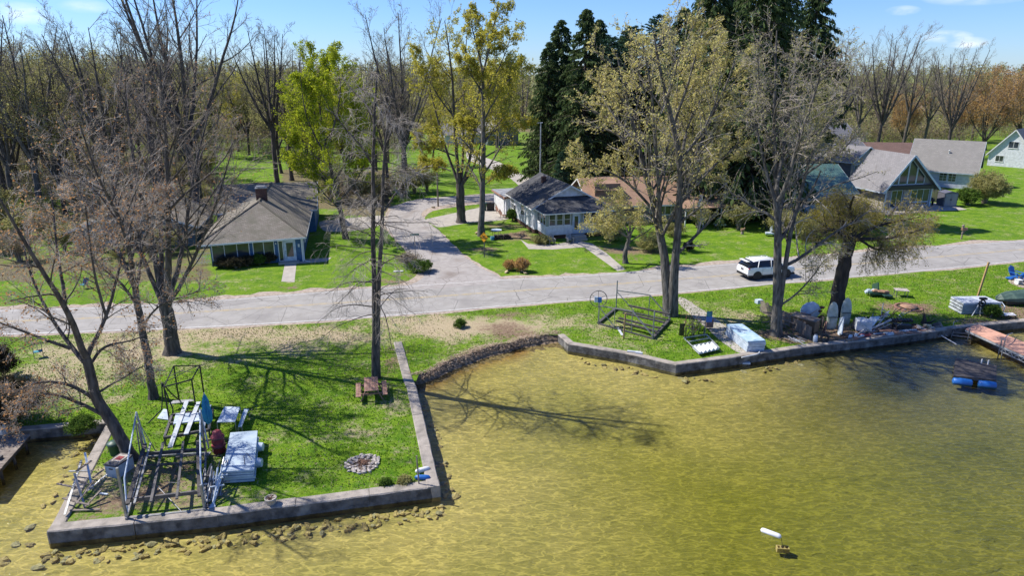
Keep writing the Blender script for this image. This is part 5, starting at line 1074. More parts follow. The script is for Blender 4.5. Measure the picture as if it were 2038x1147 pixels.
NAMES = dict(bareA='bare_tree', bareB='bare_tree', bareC='bare_tree', bareD='bare_tree', yg='yellow_green_tree', olive='olive_leafed_tree', rust='rusty_leafed_tree', lime='lime_leafed_tree', spruceA='spruce', spruceB='spruce', pine='pine', cedar='cedar', brush='shrub', brushb='shrub')
def plant(kind, x, y, label, group=None, s=1.0, rz=None, cat_='tree', sz=None, z=0.0):
    rz = random.uniform(0, 6.28) if rz is None else rz; sz = s if sz is None else sz
    if kind in used:
        o = PR[kind].copy(); S.collection.objects.link(o)
        for ch in PR[kind].children:
            c = ch.copy(); S.collection.objects.link(c); c.parent = o
    else: o = PR[kind]; used.add(kind)
    o.name = NAMES.get(kind, kind); o.location = (x, y, z); o.rotation_euler = (0, 0, rz); o.scale = (s, s, sz)
    for k_ in ('label', 'category', 'group'):
        if k_ in o: del o[k_]
    tag(o, label, cat_, group); return o
def plantpx(kind, px, py, label, group=None, s=1.0, **k):
    g = G(px, py); return plant(kind, g.x, g.y, label, group, s, **k)
def plantY(kind, px, Y, label, group=None, s=1.0, **k):
    return plant(kind, at(px, 300, Y).x, Y, label, group, s, **k)
# individually visible ones
plantpx('spruceA', 1112, 352, 'dark spruce with a sharp top, right of the white metal pole', 'dark conifers', 1.0, rz=1)
plantY('spruceA', 1160, 108, 'dark spruce standing second in the dark conifer group behind the white house', 'dark conifers', 1.02, rz=2.2)
plantY('spruceA', 1090, 118, 'leftmost narrow pointed spruce at the edge of the conifer group', 'dark conifers', .86, rz=4)
plantY('pine', 1300, 120, 'bushy topped blue green pine between the two spruce groups', 'dark conifers', 1.06); plantY('pine', 1250, 124, 'rounded pine behind the tan maple, left of the bushier pine', 'dark conifers', 1.0)
plantY('pine', 1205, 116, 'lower pine joining the spruces behind the tan maple', 'dark conifers', .92)
plantY('spruceB', 1400, 91, 'huge drooping spruce behind the brown roofed house', 'dark conifers', .98, rz=1); plantY('spruceB', 1495, 87, 'huge drooping spruce in the middle of the big conifer group', 'dark conifers', 1.04, rz=3)
plantY('spruceB', 1515, 118, 'rightmost huge spruce, rising behind the green metal roof', 'dark conifers', 1.12, rz=5); plantY('spruceB', 1445, 108, 'tall spruce rising behind the two front spruces', 'dark conifers', 1.02, rz=2)
plantY('spruceA', 1185, 122, 'spruce at the back between the left spruces and the pines', 'dark conifers', 1.0, rz=3); plantY('spruceA', 1235, 128, 'narrow spruce at the back behind the pines', 'dark conifers', .95, rz=5); plantY('spruceB', 1345, 112, 'drooping spruce at the back, first right of the pines', 'dark conifers', .9, rz=4)
plantY('spruceB', 1592, 130, 'farthest right spruce, standing behind the sparse grey tree', 'dark conifers', 1.08, rz=2)
plantY('cedar', 1118, 97, 'low dark cedar just behind the white house roof', None, .8)
plantpx('bareA', 398, 446, 'massive vase shaped bare tree left of the blue house', 'tall bare trees beyond the road', 1.28, rz=.6, sz=1.3)
plantpx('bareD', 84, 436, 'tall bare tree with a thick dark trunk at the far left beyond the road', 'tall bare trees beyond the road', 1.05, rz=2)
plantpx('bareB', 20, 415, 'bare dark tree at the left picture edge behind the far left yard', 'tall bare trees beyond the road', 1.1)
plantY('bareB', 545, 110, 'dark trunked bare tree right behind the blue house roof', 'tall bare trees beyond the road', 1.08, rz=1); plantY('bareA', 575, 118, 'spreading bare tree behind the blue house, right of the darker one', 'tall bare trees beyond the road', .9, rz=4)
plantpx('bareD', 803, 386, 'tall bare tree with upright fine limbs left of the side road bend', 'tall bare trees beyond the road', 1.12, rz=1); plantpx('bareB', 775, 392, 'thin bare tree in the brush beside the side road', 'tall bare trees beyond the road', .8)
plantpx('rust', 1795, 292, 'rust coloured budding tree behind the gabled window house', 'rust coloured trees at right', 1.25, sz=1.35)
plantY('rust', 1960, 165, 'wide rust coloured tree beyond the white gabled house', 'rust coloured trees at right', 1.8, sz=1.7); plantY('rust', 2025, 175, 'rust coloured tree at the right picture edge', 'rust coloured trees at right', 2.0, sz=1.9); plantY('rust', 1905, 185, 'lowest rust coloured tree, left of the two wider ones', 'rust coloured trees at right', 1.3)
for i, (px, Y_, s) in enumerate(((1655, 150, 1.0), (1700, 158, .95), (1745, 150, 1.05), (1795, 162, .95), (1835, 170, .9), (1885, 150, .92), (1930, 190, .95))):
    plantY(('bareA', 'bareD', 'bareA', 'bareB', 'bareD', 'bareA', 'bareC')[i], px, Y_, 'dark bare tree in the row on the skyline behind the right hand houses', 'bare tree row on the right skyline', s)
plantpx('olive', 560, 345, 'olive leafed tree behind the right end of the blue house', None, .95)
plantpx('yg', 862, 330, 'yellow green tree on the lawn left of the curving drive', None, .62)
plantY('yg', 990, 170, 'yellow green tree beside the distant grey house', None, 1.0); plantY('yg', 1010, 190, 'yellow green tree behind the distant grey house', None, 1.05)
plantY('lime', 620, 100, 'lime leafed tree left behind the brightest lime tree', 'lime trees', .95); plantY('lime', 690, 108, 'lime leafed tree right behind the brightest lime tree', 'lime trees', .9)
# the wood: trees one can tell apart, by distance bands
def clear(x, y):
    if y < 78 and x > -60: return False
    d = y*math.cos(PIT)+H*math.sin(PIT); px = 1019+F*x/d; py = 573.5-F*(y*math.sin(PIT)-H*math.cos(PIT))/d
    if 815 < px < 1085 and py > 255: return False
    if 420 < px < 560 and 318 < py < 370: return False
    if 425 < px < 800 and py > 350: return False
    if 1085 < px < 1345 and py > 290: return False
    if 1600 < px and (py > 262 or (y < 132 and px < 2100)): return False
    if 560 < px < 640 and py > 345: return False
    return px > -260 and px < 2300
r = random.Random(5); got = []
BL = 'grey bare tree in the wood across the road, left half of the picture'
for i in range(4000):
    if len(got) >= 150: break
    f = r.random(); y = 84+f*f*150; d = y*math.cos(PIT)+5; x = (r.uniform(-300, 2200)-1019)*d/F
    if not clear(x, y): continue
    if any((x-a)**2+(y-b)**2 < (4.6+y*.012)**2 for a, b in got): continue
    px = 1019+F*x/d
    if px < 500 and y < 95 and r.random() < .4: continue
    got.append((x, y))
    kind = r.choice(['bareA', 'bareB', 'bareD', 'bareC', 'bareC', 'olive', 'bareC', 'yg' if px > 300 else 'olive']) if px < 560 else (r.choice(['olive', 'yg', 'bareC', 'bareD', 'bareA', 'bareC']) if px < 1080 else r.choice(['bareC', 'olive', 'bareA', 'bareC']))
    hs = 1.0 if px < 560 else .86
    if px > 1080: hs = .8
    side = 'left of the blue house' if px < 430 else 'behind the blue house' if px < 800 else 'behind the curving drive' if px < 1080 else 'behind the dark conifers' if px < 1640 else 'behind the right houses'
    kn = {'bareA': 'grey bare tree', 'bareB': 'dark bare tree', 'bareC': 'bare tree with a haze of olive buds', 'bareD': 'upright bare tree', 'olive': 'olive leafed tree', 'yg': 'yellow green tree'}[kind]
    plant(kind, x, y, kn+' in the wood '+side, kn+'s in the wood '+side, hs*r.uniform(.8, 1.05))
# understorey shrubs
gs = []
for i in range(5000):
    if len(gs) >= 130: break
    f = r.random(); y = 80+f*f*150; d = y*math.cos(PIT)+5; x = (r.uniform(-200, 2200)-1019)*d/F; px = 1019+F*x/d
    if not clear(x, y): continue
    if any((x-a)**2+(y-b)**2 < 9 for a, b in gs): continue
    gs.append((x, y)); k_ = r.choice(['brush', 'brushb', 'brush']); side = 'left of the blue house' if px < 430 else ('around the side road and lime tree' if px < 830 else 'under the dark conifers' if px < 1640 else 'behind the right hand houses')
    kn = 'olive budding shrub' if k_ == 'brush' else 'brown leafless shrub'
    plant(k_, x, y, kn+' in the undergrowth '+side, kn+'s in the undergrowth '+side, r.uniform(.7, 1.35), cat_='shrub')
for px, py, k_, s in ((20, 455, 'brush', 1.2), (55, 470, 'brush', 1.1), (100, 480, 'brushb', 1.2), (130, 500, 'brush', 1), (0, 500, 'brush', 1.3), (40, 520, 'brushb', 1.1), (185, 515, 'brushb', .9), (335, 505, 'brush', .9), (365, 470, 'brushb', 1.1), (300, 515, 'brushb', .8), (240, 525, 'brush', .7)):
    plantpx(k_, px, py, 'olive or brown shrub in the tangle around the far left cottage', 'shrubs around the far left cottage', s, cat_='shrub')
for px, py, k_, s in ((745, 400, 'brush', 1.2), (770, 398, 'brushb', 1.1), (800, 392, 'brush', 1.3), (825, 385, 'brush', 1.1), (850, 382, 'brush', 1.2), (715, 402, 'brush', 1.1), (690, 408, 'brushb', 1.2), (660, 402, 'brush', 1.2)):
    plantpx(k_, px, py, 'shrub in the thicket lining the bend of the side road', 'thicket shrubs at the side road bend', s, cat_='shrub')
# far wood: one mass
def farwood():
    r = np.random.default_rng(99); Vs = []; n = 700; parts = []; leafs = []
    Yf = 240+360*r.uniform(0, 1, n)**1.4; Xf = (r.uniform(-500, 2600, n)-1019)/F*(Yf*.954+5)
    keep = ~((Xf > 150) & (Xf < 430) & (Yf > 280) & (Yf < 430)); Xf, Yf = Xf[keep], Yf[keep]; n = len(Xf)
    hh = r.uniform(15, 21, n)*(1-.0*Yf)
    for j in range(6):
        a = r.uniform(0, 6.28, n); sp = r.uniform(1, 4.5, n)
        P = np.stack([np.stack([Xf+np.cos(a)*sp*f**.8, Yf+np.sin(a)*sp*f**.8, hh*f*r.uniform(.97, 1.02, n)], -1) for f in (0, .3, .55, .8, 1)], 1)
        Rr = np.linspace(.22, .05, 5)[None]*np.ones((n, 1)); parts.append(tubes(P, Rr, 3))
        C = spawn(r, P, Rr, 9, .1, .3, 38, .3, .1, 3, .5, .5, .05); parts.append(tubes(C[0], C[1], 3)); leafs.append(leaves(r, C[0], 6, .5, .9, .5))
    k = 110; zz = r.uniform(0, 1, (n, k))**1.2*9; c = np.stack([Xf[:, None]+r.normal(0, 4, (n, k)), Yf[:, None]+r.normal(0, 4, (n, k)), zz], -1).reshape(-1, 1, 3); leafs.append(leaves(r, np.concatenate([c, c], 1), 1, .8, .3, .5))
    a = cat(parts); b = cat(leafs); V, Q = cat([a, b]); return npmesh('far_wood', V, Q, [M['twig'], M['l_brush']], np.r_[np.zeros(len(a[1]), int), np.ones(len(b[1]), int)])
tag(link('far_wood', farwood()), 'far off grey green wood along the whole horizon', 'wood', kind='stuff')
# dark pines on the skyline at left
for i, px in enumerate((140, 160, 183, 205, 222, 2005)):
    plantY('pine', px, 330+i*6, 'far dark pine on the skyline at the left' if px < 1000 else 'far dark pine on the skyline at the right', 'far dark pines on the left skyline' if px < 1000 else None, .82)

# thicket under the wood: one uncountable mass of stems and budding sprigs
def thicket(n, seed=77, y0=80, dy=170, hs=1.0, ls=.12, x0=-60, x1=2100):
    r = np.random.default_rng(seed); f = r.uniform(0, 1, n); Y = y0+f**1.5*dy; d = Y*.954+5.4; px = r.uniform(x0, x1, n); X = (px-1019)/F*d; py = 573.5-F*(Y*math.sin(PIT)-H*math.cos(PIT))/d
    ok = ~((px > 425) & (px < 815) & (py > 345)) & ~((px > 800) & (px < 1085) & (py > 240)) & ~((px > 420) & (px < 570) & (py > 318)) & ~((px > 1085) & (px < 1350) & (py > 300)) & ~((px > 1600) & ((py > 288) | (Y < 128))) & ~((X > 165) & (X < 425) & (Y > 295) & (Y < 425)) & ~((px > 1350) & (py > 350)) & ~((px < 425) & (py > 425))
    nz_ = np.sin(X*.13+1)*np.sin(Y*.11)+.5*np.sin(X*.31+Y*.2); ok &= nz_ > -.35
    X, Y, px = X[ok], Y[ok], px[ok]; m = len(X); h = hs*r.uniform(1.2, 4.2, m)*(1+.3*(px < 560)); l = r.normal(0, .5, (m, 2))
    P = np.stack([np.stack([X+l[:, 0]*q, Y+l[:, 1]*q, h*q], -1) for q in (0, .35, .7, 1)], 1); Rr = np.linspace(.035, .012, 4)[None]*np.ones((m, 1))
    C = spawn(r, P, Rr, 4, .15, .6, 42, .3, .1, 3, .6, .6, .014); L1 = leaves(r, C[0], 4, ls, .35*hs, .5)
    a = cat([tubes(P, Rr, 3), tubes(C[0], C[1], 3)]); V, Q = cat([a, L1]); nl = len(L1[1]); hue = np.repeat(1+(r.uniform(0, 1, nl//16 if nl % 16 == 0 else nl) < .45), 16 if nl % 16 == 0 else 1)[:nl]
    return npmesh('undergrowth', V, Q, [M['twig'], M['l_brush'], M['l_brushb']], np.r_[np.zeros(len(a[1]), int), hue])
tag(link('distant_brush', thicket(16000, 78, 165, 260, 1.7, .3)), 'distant grey green brush at the foot of the far wood', 'brush', kind='stuff')
tag(link('hedgerow', thicket(7000, 79, 129, 70, 1.2, .16, 1600, 2150)), 'tangled hedgerow of olive brush behind the right hand houses', 'hedgerow', kind='stuff')
tag(link('undergrowth', thicket(22000)), 'tangled olive and brown undergrowth through the wood', 'undergrowth', kind='stuff')
# ================================================================= OBJECTS
def gv(p): return Vector((p[0], p[1], p[2] if len(p) > 2 else 0))
# ---- white SUV on the road
def suv():
    L_, Wh = 4.75, .92; r = empty('parked_car', G(1523, 550), math.radians(14.5), label='white SUV on the asphalt road, seen from its left rear corner', cat='car')
    r.name = 'car'; r.scale = (1.05, 1.05, 1.05)
    st = [(-2.34, .52, .95, .98, .86, .98, .88), (-2.30, .40, 1.0, 1.04, .9, 1.1, .8), (-2.12, .36, 1.02, 1.1, .91, 1.42, .74), (-1.80, .34, 1.02, 1.12, .92, 1.62, .70), (-1.0, .33, 1.0, 1.1, .92, 1.69, .69), (0.0, .33, .98, 1.07, .92, 1.68, .69), (.55, .33, .97, 1.05, .92, 1.58, .70), (1.0, .33, .96, 1.04, .92, 1.30, .76), (1.35, .33, .95, 1.02, .91, 1.09, .82), (1.9, .34, .90, .96, .88, 1.0, .78), (2.2, .38, .80, .88, .82, .92, .70), (2.38, .5, .7, .76, .68, .78, .6)]
    body = MB(); gl_ = MB(); vs = []; n = 0
    for (x, z0, zs, zb, hw, zt, tw) in st:
        # ring half: bottom, sill, side, shoulder, belt, roof edge, roof centre
        half = [(0, z0), (hw*.9, z0), (hw, z0+.15), (hw*1.0, zs*.75), (hw*.985, zs), (hw*.95, zb), (tw, zt-.04), (tw*.8, zt), (0, zt+.015)]
        vs += [(x, y, z) for y, z in half]+[(x, -y, z) for y, z in half[1:-1]]
    k = 16; idx = lambda s, j: s*k+j; fs = []; ms = []
    order = [0, 1, 2, 3, 4, 5, 6, 7, 8, 15, 14, 13, 12, 11, 10, 9]
    for s in range(len(st)-1):
        for j in range(16):
            a, c = order[j], order[(j+1) % 16]; fs.append((idx(s, a), idx(s+1, a), idx(s+1, c), idx(s, c)))
            up_ = {a, c} in ({5, 6}, {13, 14}); rear = s in (1, 2) and (a in (6, 7, 8, 14, 15) and c in (6, 7, 8, 14, 15)); wind = s in (6, 7) and a in (6, 7, 8, 14, 15) and c in (6, 7, 8, 14, 15)
            ms.append(1 if (up_ and 1 <= s <= 6) or (s in (1, 2) and rear and not up_) or wind else 0)
    b = MB()
    for f, m_ in zip(fs, ms): b.f.append(f); b.m.append(m_); b.sm.append(True)
    b.v = vs; b.f.append(tuple(order)); b.m.append(0); b.sm.append(False); b.f.append(tuple(idx(len(st)-1, j) for j in reversed(order))); b.m.append(0); b.sm.append(False)
    body_o = b.build('body', [M['carpaint'], M['carglass']], r)
    q = MB()
    for sy in (-1, 1):
        for (x0, z0, y0, x1, z1, y1) in ((-1.45, 1.1, .905, -1.25, 1.64, .71), (-.15, 1.06, .905, -.1, 1.66, .70), (.93, 1.05, .9, .42, 1.62, .71)):
            q.beam((x0, sy*y0, z0), (x1, sy*y1, z1), .03, .11, up=(0, 1, 0))
    q.build('pillar', M['carpaint'], r)
    q = MB()
    for sy in (-1, 1): q.tube([(-1.7, sy*.62, 1.66), (-1.6, sy*.62, 1.73), (.2, sy*.62, 1.73), (.35, sy*.62, 1.66)], .02, 6)
    q.build('roof_rail', M['alum'], r)
    q = MB(); q.box((0, 0, .36), (4.5, 1.78, .16)); q.box((-2.3, 0, .45), (.16, 1.5, .18)); q.build('lower_trim', M['blackm'], r)
    for x in (-1.42, 1.43):
        for sy in (-1, 1):
            Mx = Matrix.Translation((x, sy*.80, .36)) @ Matrix.Rotation(math.pi/2, 4, 'X')
            w_ = MB(); w_.lathe((0, 0, 0), [(.22, -.12), (.35, -.12), (.37, -.07), (.37, .07), (.35, .12), (.22, .12)], 22, M=Mx); wo = w_.build('wheel', M['tyre'], r)
            rm = MB(); rm.lathe((0, 0, 0), [(.05, -.135*1), (.2, -.10), (.235, -.125), (.235, .125), (.2, .10), (.05, .135)], 22, M=Mx)
            for a in range(5):
                an = a*math.tau/5; rm.beam(Vector((x, sy*.93, .36)), Vector((x+.22*math.cos(an), sy*.935, .36+.22*math.sin(an))), .05, .03, up=(0, 1, 0))
            rm.build('rim', M['chrome'], wo)
            aw = MB(); aw.lathe((0, 0, 0), [(.41, -.06), (.43, 0), (.41, .06)], 22, M=Matrix.Translation((x, sy*.895, .38)) @ Matrix.Rotation(math.pi/2, 4, 'X')); aw.build('wheel_arch', M['blackm'], r)
    for sy in (-1, 1):
        q = MB(); q.blob((-2.2, sy*.78, 1.0), (.28, .26, .2), 3, 10, .02); q.build('tail_light', M['redlens'], r)
        q = MB(); q.blob((2.13, sy*.66, .78), (.36, .26, .16), 4, 10, .02); q.build('headlight', M['alum'], r)
        q = MB(); q.blob((.72, sy*1.03, 1.12), (.16, .2, .15), 5, 8, .02); q.build('mirror', M['carpaint'], r)
    q = MB(); q.box((-2.365, 0, .86), (.02, .34, .14)); q.build('number_plate', M['steeld'], r)
    q = MB(); q.box((-2.2, 0, 1.6), (.3, 1.2, .04)); q.build('spoiler', M['carpaint'], r)
    for sy in (-1, 1):
        q = MB()
        for x in (-.95, -.12, .78): q.box((x, sy*.915, .75), (.012, .012, .62))
        q.build('door_seam', M['blackm'], r)
        q = MB(); [q.box((x, sy*.93, .98), (.18, .03, .03)) for x in (-.75, .1)]; q.build('door_handle', M['alum'], r)
suv()
# ---- signs
def text(s, size, loc, rot, m, parent, sp=1.0):
    c = bpy.data.curves.new('lettering', 'FONT'); c.body = s; c.size = size; c.align_x = 'CENTER'; c.align_y = 'CENTER'; c.extrude = .004; c.space_line = .8; c.offset = .006; c.materials.append(m)
    t_ = bpy.data.objects.new('text', c); S.collection.objects.link(t_); bpy.context.view_layer.update(); me = bpy.data.meshes.new_from_object(t_.evaluated_get(bpy.context.evaluated_depsgraph_get())); bpy.data.objects.remove(t_)
    o = bpy.data.objects.new('lettering', me); S.collection.objects.link(o); o.parent = parent; o.location = loc; o.rotation_euler = rot; return o
g = G(963.5, 512); sg = empty('road_sign', g, math.radians(-30), label='yellow diamond NO OUTLET sign on a dark post at the side road', cat='sign')
b = MB(); b.box((0, .04, 1.15), (.09, .06, 2.3)); b.build('post', M['steeld'], sg)
b = MB(); s_ = .52; z0 = 2.05; b.prism([(0, 0, z0-s_), (s_, 0, z0), (0, 0, z0+s_), (-s_, 0, z0)], (0, 0, 0), (0, -.02, 0)); sf = b.build('sign_face', M['yellow'], sg)
b = MB(); e_ = .48; P_ = [(0, -.024, z0-e_), (e_, -.024, z0), (0, -.024, z0+e_), (-e_, -.024, z0)]
for i in range(4): b.beam(P_[i], P_[(i+1) % 4], .004, .02, up=(0, 1, 0))
b.build('border', M['black'], sg); text('NO\nOUTLET', .24, (0, -.03, z0+.02), (math.pi/2, 0, 0), M['black'], sg)
g = G(827, 516); sg = empty('street_name_sign', g, math.radians(12), label='slim post with a small green street name sign at the junction', cat='sign')
b = MB(); b.tube([(0, 0, 0), (0, 0, 2.35)], .035, 6); b.build('post', M['steeld'], sg); b = MB(); b.box((0, 0, 2.5), (.85, .02, .2)); nb_ = b.build('name_blade', M['grnsign'], sg)
b = MB(); [b.box((-.28+i*.09, -.013, 2.5), (.05, .004, .09)) for i in range(7) if i != 4]; b.build('faint_lettering', M['white2'], sg)
g = G(1913, 476); mbx = empty('mailbox', g, math.radians(10), label='brown mailbox on a post beside the road at the right', cat='mailbox')
b = MB(); b.box((0, 0, .5), (.12, .12, 1.0)); b.beam((-.1, 0, .6), (.35, 0, .95), .08, .08); b.build('post', M['wood'], mbx); b = MB(); b.box((.15, 0, 1.1), (.62, .26, .16)); b.tube([(-.16, 0, 1.18), (.46, 0, 1.18)], .13, 10); b.build('box', M['tan'], mbx); b = MB(); b.box((-.05, 0, 1.42), (.2, .16, .22)); b.prism([(-.18, -.11, 1.53), (.08, -.11, 1.53), (-.05, -.11, 1.66)], (0, 0, 0), (0, .22, 0)); b.build('birdhouse_topper', M['wood'], mbx)
g = G(1402, 672); sg = empty('yard_sign', g, 0.1, label='small blue and teal panel sign on a thin post beside the path', cat='sign'); b = MB(); b.tube([(0, 0, 0), (0, 0, 1.45)], .025, 6); b.build('post', M['steel'], sg)
b = MB(); b.box((.22, 0, 1.35), (.42, .04, .4)); b.box((.22, 0, 1.75), (.4, .04, .38), m=1); b.build('panel', [M['blue'], M['teal']], sg)
# ---- poles and wires
g = at(1075, 350, 100); g.z = 0; p_ = empty('metal_pole', g, 0, label='tall pale metal pole with a short top bar behind the white house', cat='pole'); b = MB(); b.tube([(0, 0, 0), (0, 0, 10.9)], [.13, .09], 10); b.build('shaft', M['alum'], p_); b = MB(); b.beam((-.9, 0, 10.85), (.3, 0, 10.95), .1, .1); b.build('top_bar', M['white2'], p_)
g = G(872, 411); p2 = empty('utility_pole', g, 0, label='thin wooden utility pole beside the side road bend', cat='pole'); b = MB(); b.tube([(0, 0, 0), (0, 0, 6.1)], [.12, .08], 8); b.build('shaft', M['wood'], p2)
g = at(40, 300, 78); 
def wire(a, c, sag, label):
    pts = [a.lerp(c, i/16)+Vector((0, 0, -sag*4*(i/16)*(1-i/16))) for i in range(17)]; b = MB(); b.tube(pts, .014, 3, caps=False); tag(W(b, 'utility_wire', M['steeld']), label, 'wire')
wire(G(872, 411)+Vector((0, 0, 6.0)), at(1075, 338, 100), .4, 'thin wire from the utility pole to the tall metal pole')
wire(G(872, 411)+Vector((0, 0, 6.0)), Vector((-80, 70, 7.5)), 1.4, 'thin wire running left from the utility pole above the blue house')
wire(G(872, 411)+Vector((0, 0, 5.6)), Vector((0.6, 86.0, 3.3)), .5, 'service wire from the utility pole to the white house')
# ---- picnic table
g = G(735, 800); pt = empty('picnic_table', g+Vector((0, .75, 0)), math.radians(12), label='red brown wooden picnic table on the grass in front of the tall bare tree', cat='picnic table')
b = MB()
for i in range(5): b.box((-.32+i*.16, 0, .75+random.uniform(-.003, .003)), (.148, 1.85, .04), rz=random.uniform(-.004, .004))
b.build('table_top', M['woodr'], pt)
for sx in (-1, 1):
    b = MB(); [b.box((sx*(.66+i*.15), 0, .44), (.14, 1.85, .04)) for i in (0, 1)]; b.build('seat', M['woodr'], pt)
for y in (-.62, .62):
    b = MB(); [b.beam((sx*.28, y, .73), (sx*.62, y, 0), .05, .1, up=(0, 1, 0)) for sx in (-1, 1)]; b.beam((-.8, y+.04, .4), (.8, y+.04, .4), .04, .1); b.beam((-.36, y+.04, .7), (.36, y+.04, .7), .04, .09); b.build('leg', M['woodr'], pt)
b = MB(); b.beam((0, -.6, .42), (0, 0, .7), .04, .09); b.beam((0, .6, .42), (0, 0, .7), .04, .09); b.build('brace', M['woodr'], pt)
for sx in (-1, 1):
    for y in (-.45, .35):
        b = MB(); b.ring((sx*.98, y, .3), .13, .02, 'x', 16); b.build('iron_hoop', M['blackm'], pt)
# ---- fire rings
def fire_ring(c, R0, n, mats, label, ash, name='fire_pit', size=(.24, .18, .14), fill=True):
    r = empty(name, c, 0, label=label, cat='fire pit'); b = MB()
    for k_, rr in enumerate((1.0, .82, .62, .4) if fill else (1.0,)):
        for i in range(n-5*k_):
            a = math.tau*i/(n-5*k_)+random.uniform(-.06, .06); s = random.uniform(.75, 1.25)
            rq = rr*random.uniform(.93, 1.07) if fill else rr; b.blob((math.cos(a)*R0*rq, math.sin(a)*R0*rq, .05), (size[0]*s, size[1]*s*1.1, size[2]*s), random.random()*999, 7, .35, M=Matrix.Rotation(a+math.pi/2+random.uniform(-.4, .4)*(1+3*k_), 4, 'Z'))
    b.build('stone_ring', mats, r); b = MB(); b.lathe((0, 0, .012), [(R0*.86, 0), (R0*.6, .02), (.05, .035)], 24); b.build('ash', ash, r)
    if fill:
        b = MB()
        for i in range(16):
            a = random.uniform(0, 6.28); q = random.uniform(0, .4)*R0; c0 = Vector((math.cos(a)*q, math.sin(a)*q, .08+random.uniform(0, .08))); a2 = random.uniform(0, 3.14); b.tube([c0-Vector((math.cos(a2), math.sin(a2), 0))*.25, c0+Vector((math.cos(a2), math.sin(a2), .1))*.25], random.uniform(.012, .03), 5)
        b.blob((.0, .12, .1), (.5, .26, .16), 3, 8, .3); b.build('charred_sticks', M['rust'], r)
    return r
fire_ring(G(722, 925), .78, 20, M['rockw'], 'ring of pale broken stones around a campfire spot on the left lot', mat('ash', (.2, .15, .13), (.09, .07, .06), 6, rough=1))
fp = fire_ring(G(1808, 613), .95, 30, mat('red_brick_ring', (.3, .16, .12), (.18, .09, .07), 5, rough=.9), 'sunken brick fire pit in a bare patch on the right lawn', mat('ash_dark', (.1, .06, .05), (.05, .035, .03), 6, rough=1), size=(.3, .16, .12), fill=False)
b = MB(); b.lathe((0, 0, .1), [(.62, 0), (.62, .04), (.05, .09)], 24); b.build('metal_lid', M['tan'], fp)
# ---- boat lifts, traced by their four ground corners
class Frame:
    def __init__(s, nl, nr, frr, fl): s.c = [gv(nl), gv(nr), gv(frr), gv(fl)]
    def __call__(s, u, v, z=0.0):
        a, b_, c, d = s.c; p = a*(1-u)*(1-v)+b_*u*(1-v)+c*u*v+d*(1-u)*v; return Vector((p.x, p.y, z))
class Each:
    def __init__(s, root, name, m): s.a = (root, name, m)
    def __getattr__(s, k):
        def f(*a, **kw): b = MB(); getattr(b, k)(*a, **kw); W(b, s.a[1], s.a[2], s.a[0])
        return f
def part(root, name, m, fn):
    if name in ('lifting_cradle', 'top_rail', 'diagonal_brace', 'rail', 'canopy_rod'): fn(Each(root, name, m)); return
    b = MB(); fn(b); return W(b, name, m, root)
fA = Frame(G(253, 1036), G(408, 1018), G(410, 905), G(288, 912))
lr = empty('boat_lift', fA(.5, .5), 0, label='large grey steel boat lift frame standing on the left lot', cat='boat lift')
part(lr, 'base_frame', M['steel'], lambda b: [b.beam(fA(*p, .06), fA(*q, .06), .1, .1) for p, q in (((0, 0), (1, 0)), ((0, 1), (1, 1)))]+[b.beam(fA(0, -.02, .13), fA(0, 1.02, .13), .09, .09), b.beam(fA(1, -.02, .13), fA(1, 1.02, .13), .09, .09)])
for (u, v, h_) in ((0, 0, 2.5), (1, 0, 1.3), (1, 1, 2.4), (0, 1, 1.9)): part(lr, 'post', M['steel'], lambda b: (b.beam(fA(u, v, 0), fA(u, v, h_), .09, .09), b.box(fA(u, v, .02), (.4, .3, .04))))
part(lr, 'lifting_cradle', M['steeld'], lambda b: [b.beam(fA(0, .12, .55), fA(1, .12, .6), .1, .16), b.beam(fA(0, .88, .55), fA(1, .88, .6), .1, .16), b.beam(fA(0, .75, .3), fA(1, .75, .32), .08, .08), b.beam(fA(.55, .8, .5), fA(1, .8, .55), .05, .05)])
for u0, u1, w_, m_ in ((.03, .04, .2, 'woodd'), (.12, .13, .1, 'steel'), (.33, .33, .13, 'steeld'), (.66, .66, .12, 'steeld'), (.96, .9, .22, 'woodd')):
    part(lr, 'bunk', M[m_], lambda b: b.beam(fA(u0, .02, .68), fA(u1, 1.02, .72), w_*.85, .07))
for u in (0, 1):
    part(lr, 'guide_post', M['bluewhite'], lambda b: b.tube([fA(u, .05, .2), fA(u, .16, 1.5), fA(u+.02, .95, 2.6), fA(u+.06, 1.02, .3)], .036, 7))
part(lr, 'diagonal_brace', M['steel'], lambda b: [b.tube([fA(0, .95, 2.3), fA(.22, 1.0, .1)], .02, 5), b.tube([fA(0, .9, 2.3), fA(-.06, 1.0, .1)], .035, 5), b.tube([fA(.35, .3, .6), fA(.7, .0, .1)], .02, 5), b.tube([fA(.42, .5, .1), fA(.68, .3, .6)], .012, 4)])
# bundle of dock legs leaning at the right side of the lift
bd = empty('dock_leg_bundle', G(425, 985), 0, label='tangle of grey dock legs and pipes leaning against the large boat lift', cat='pipes'); rr = random.Random(3)
for i in range(20):
    x = rr.uniform(398, 438); y = rr.uniform(975, 1012); a = G(x, y, rr.uniform(0, .1)); d = Vector((rr.uniform(-.25, .1), rr.uniform(.8, 1.9), rr.uniform(.5, 1.3))); b = MB(); b.tube([a, a+d*rr.uniform(.7, 1)], rr.uniform(.025, .045), 6)
    if i % 2: b.box(a+Vector((0, 0, .03)), (.24, .2, .05), rz=rr.random())
    if i % 3 == 0: b.beam(a+d*.5+Vector((-.3, 0, 0)), a+d*.5+Vector((.3, .1, .05)), .05, .05)
    W(b, 'dock_leg', M[rr.choice(['steel', 'alum', 'bluewhite', 'steeld'])], bd)
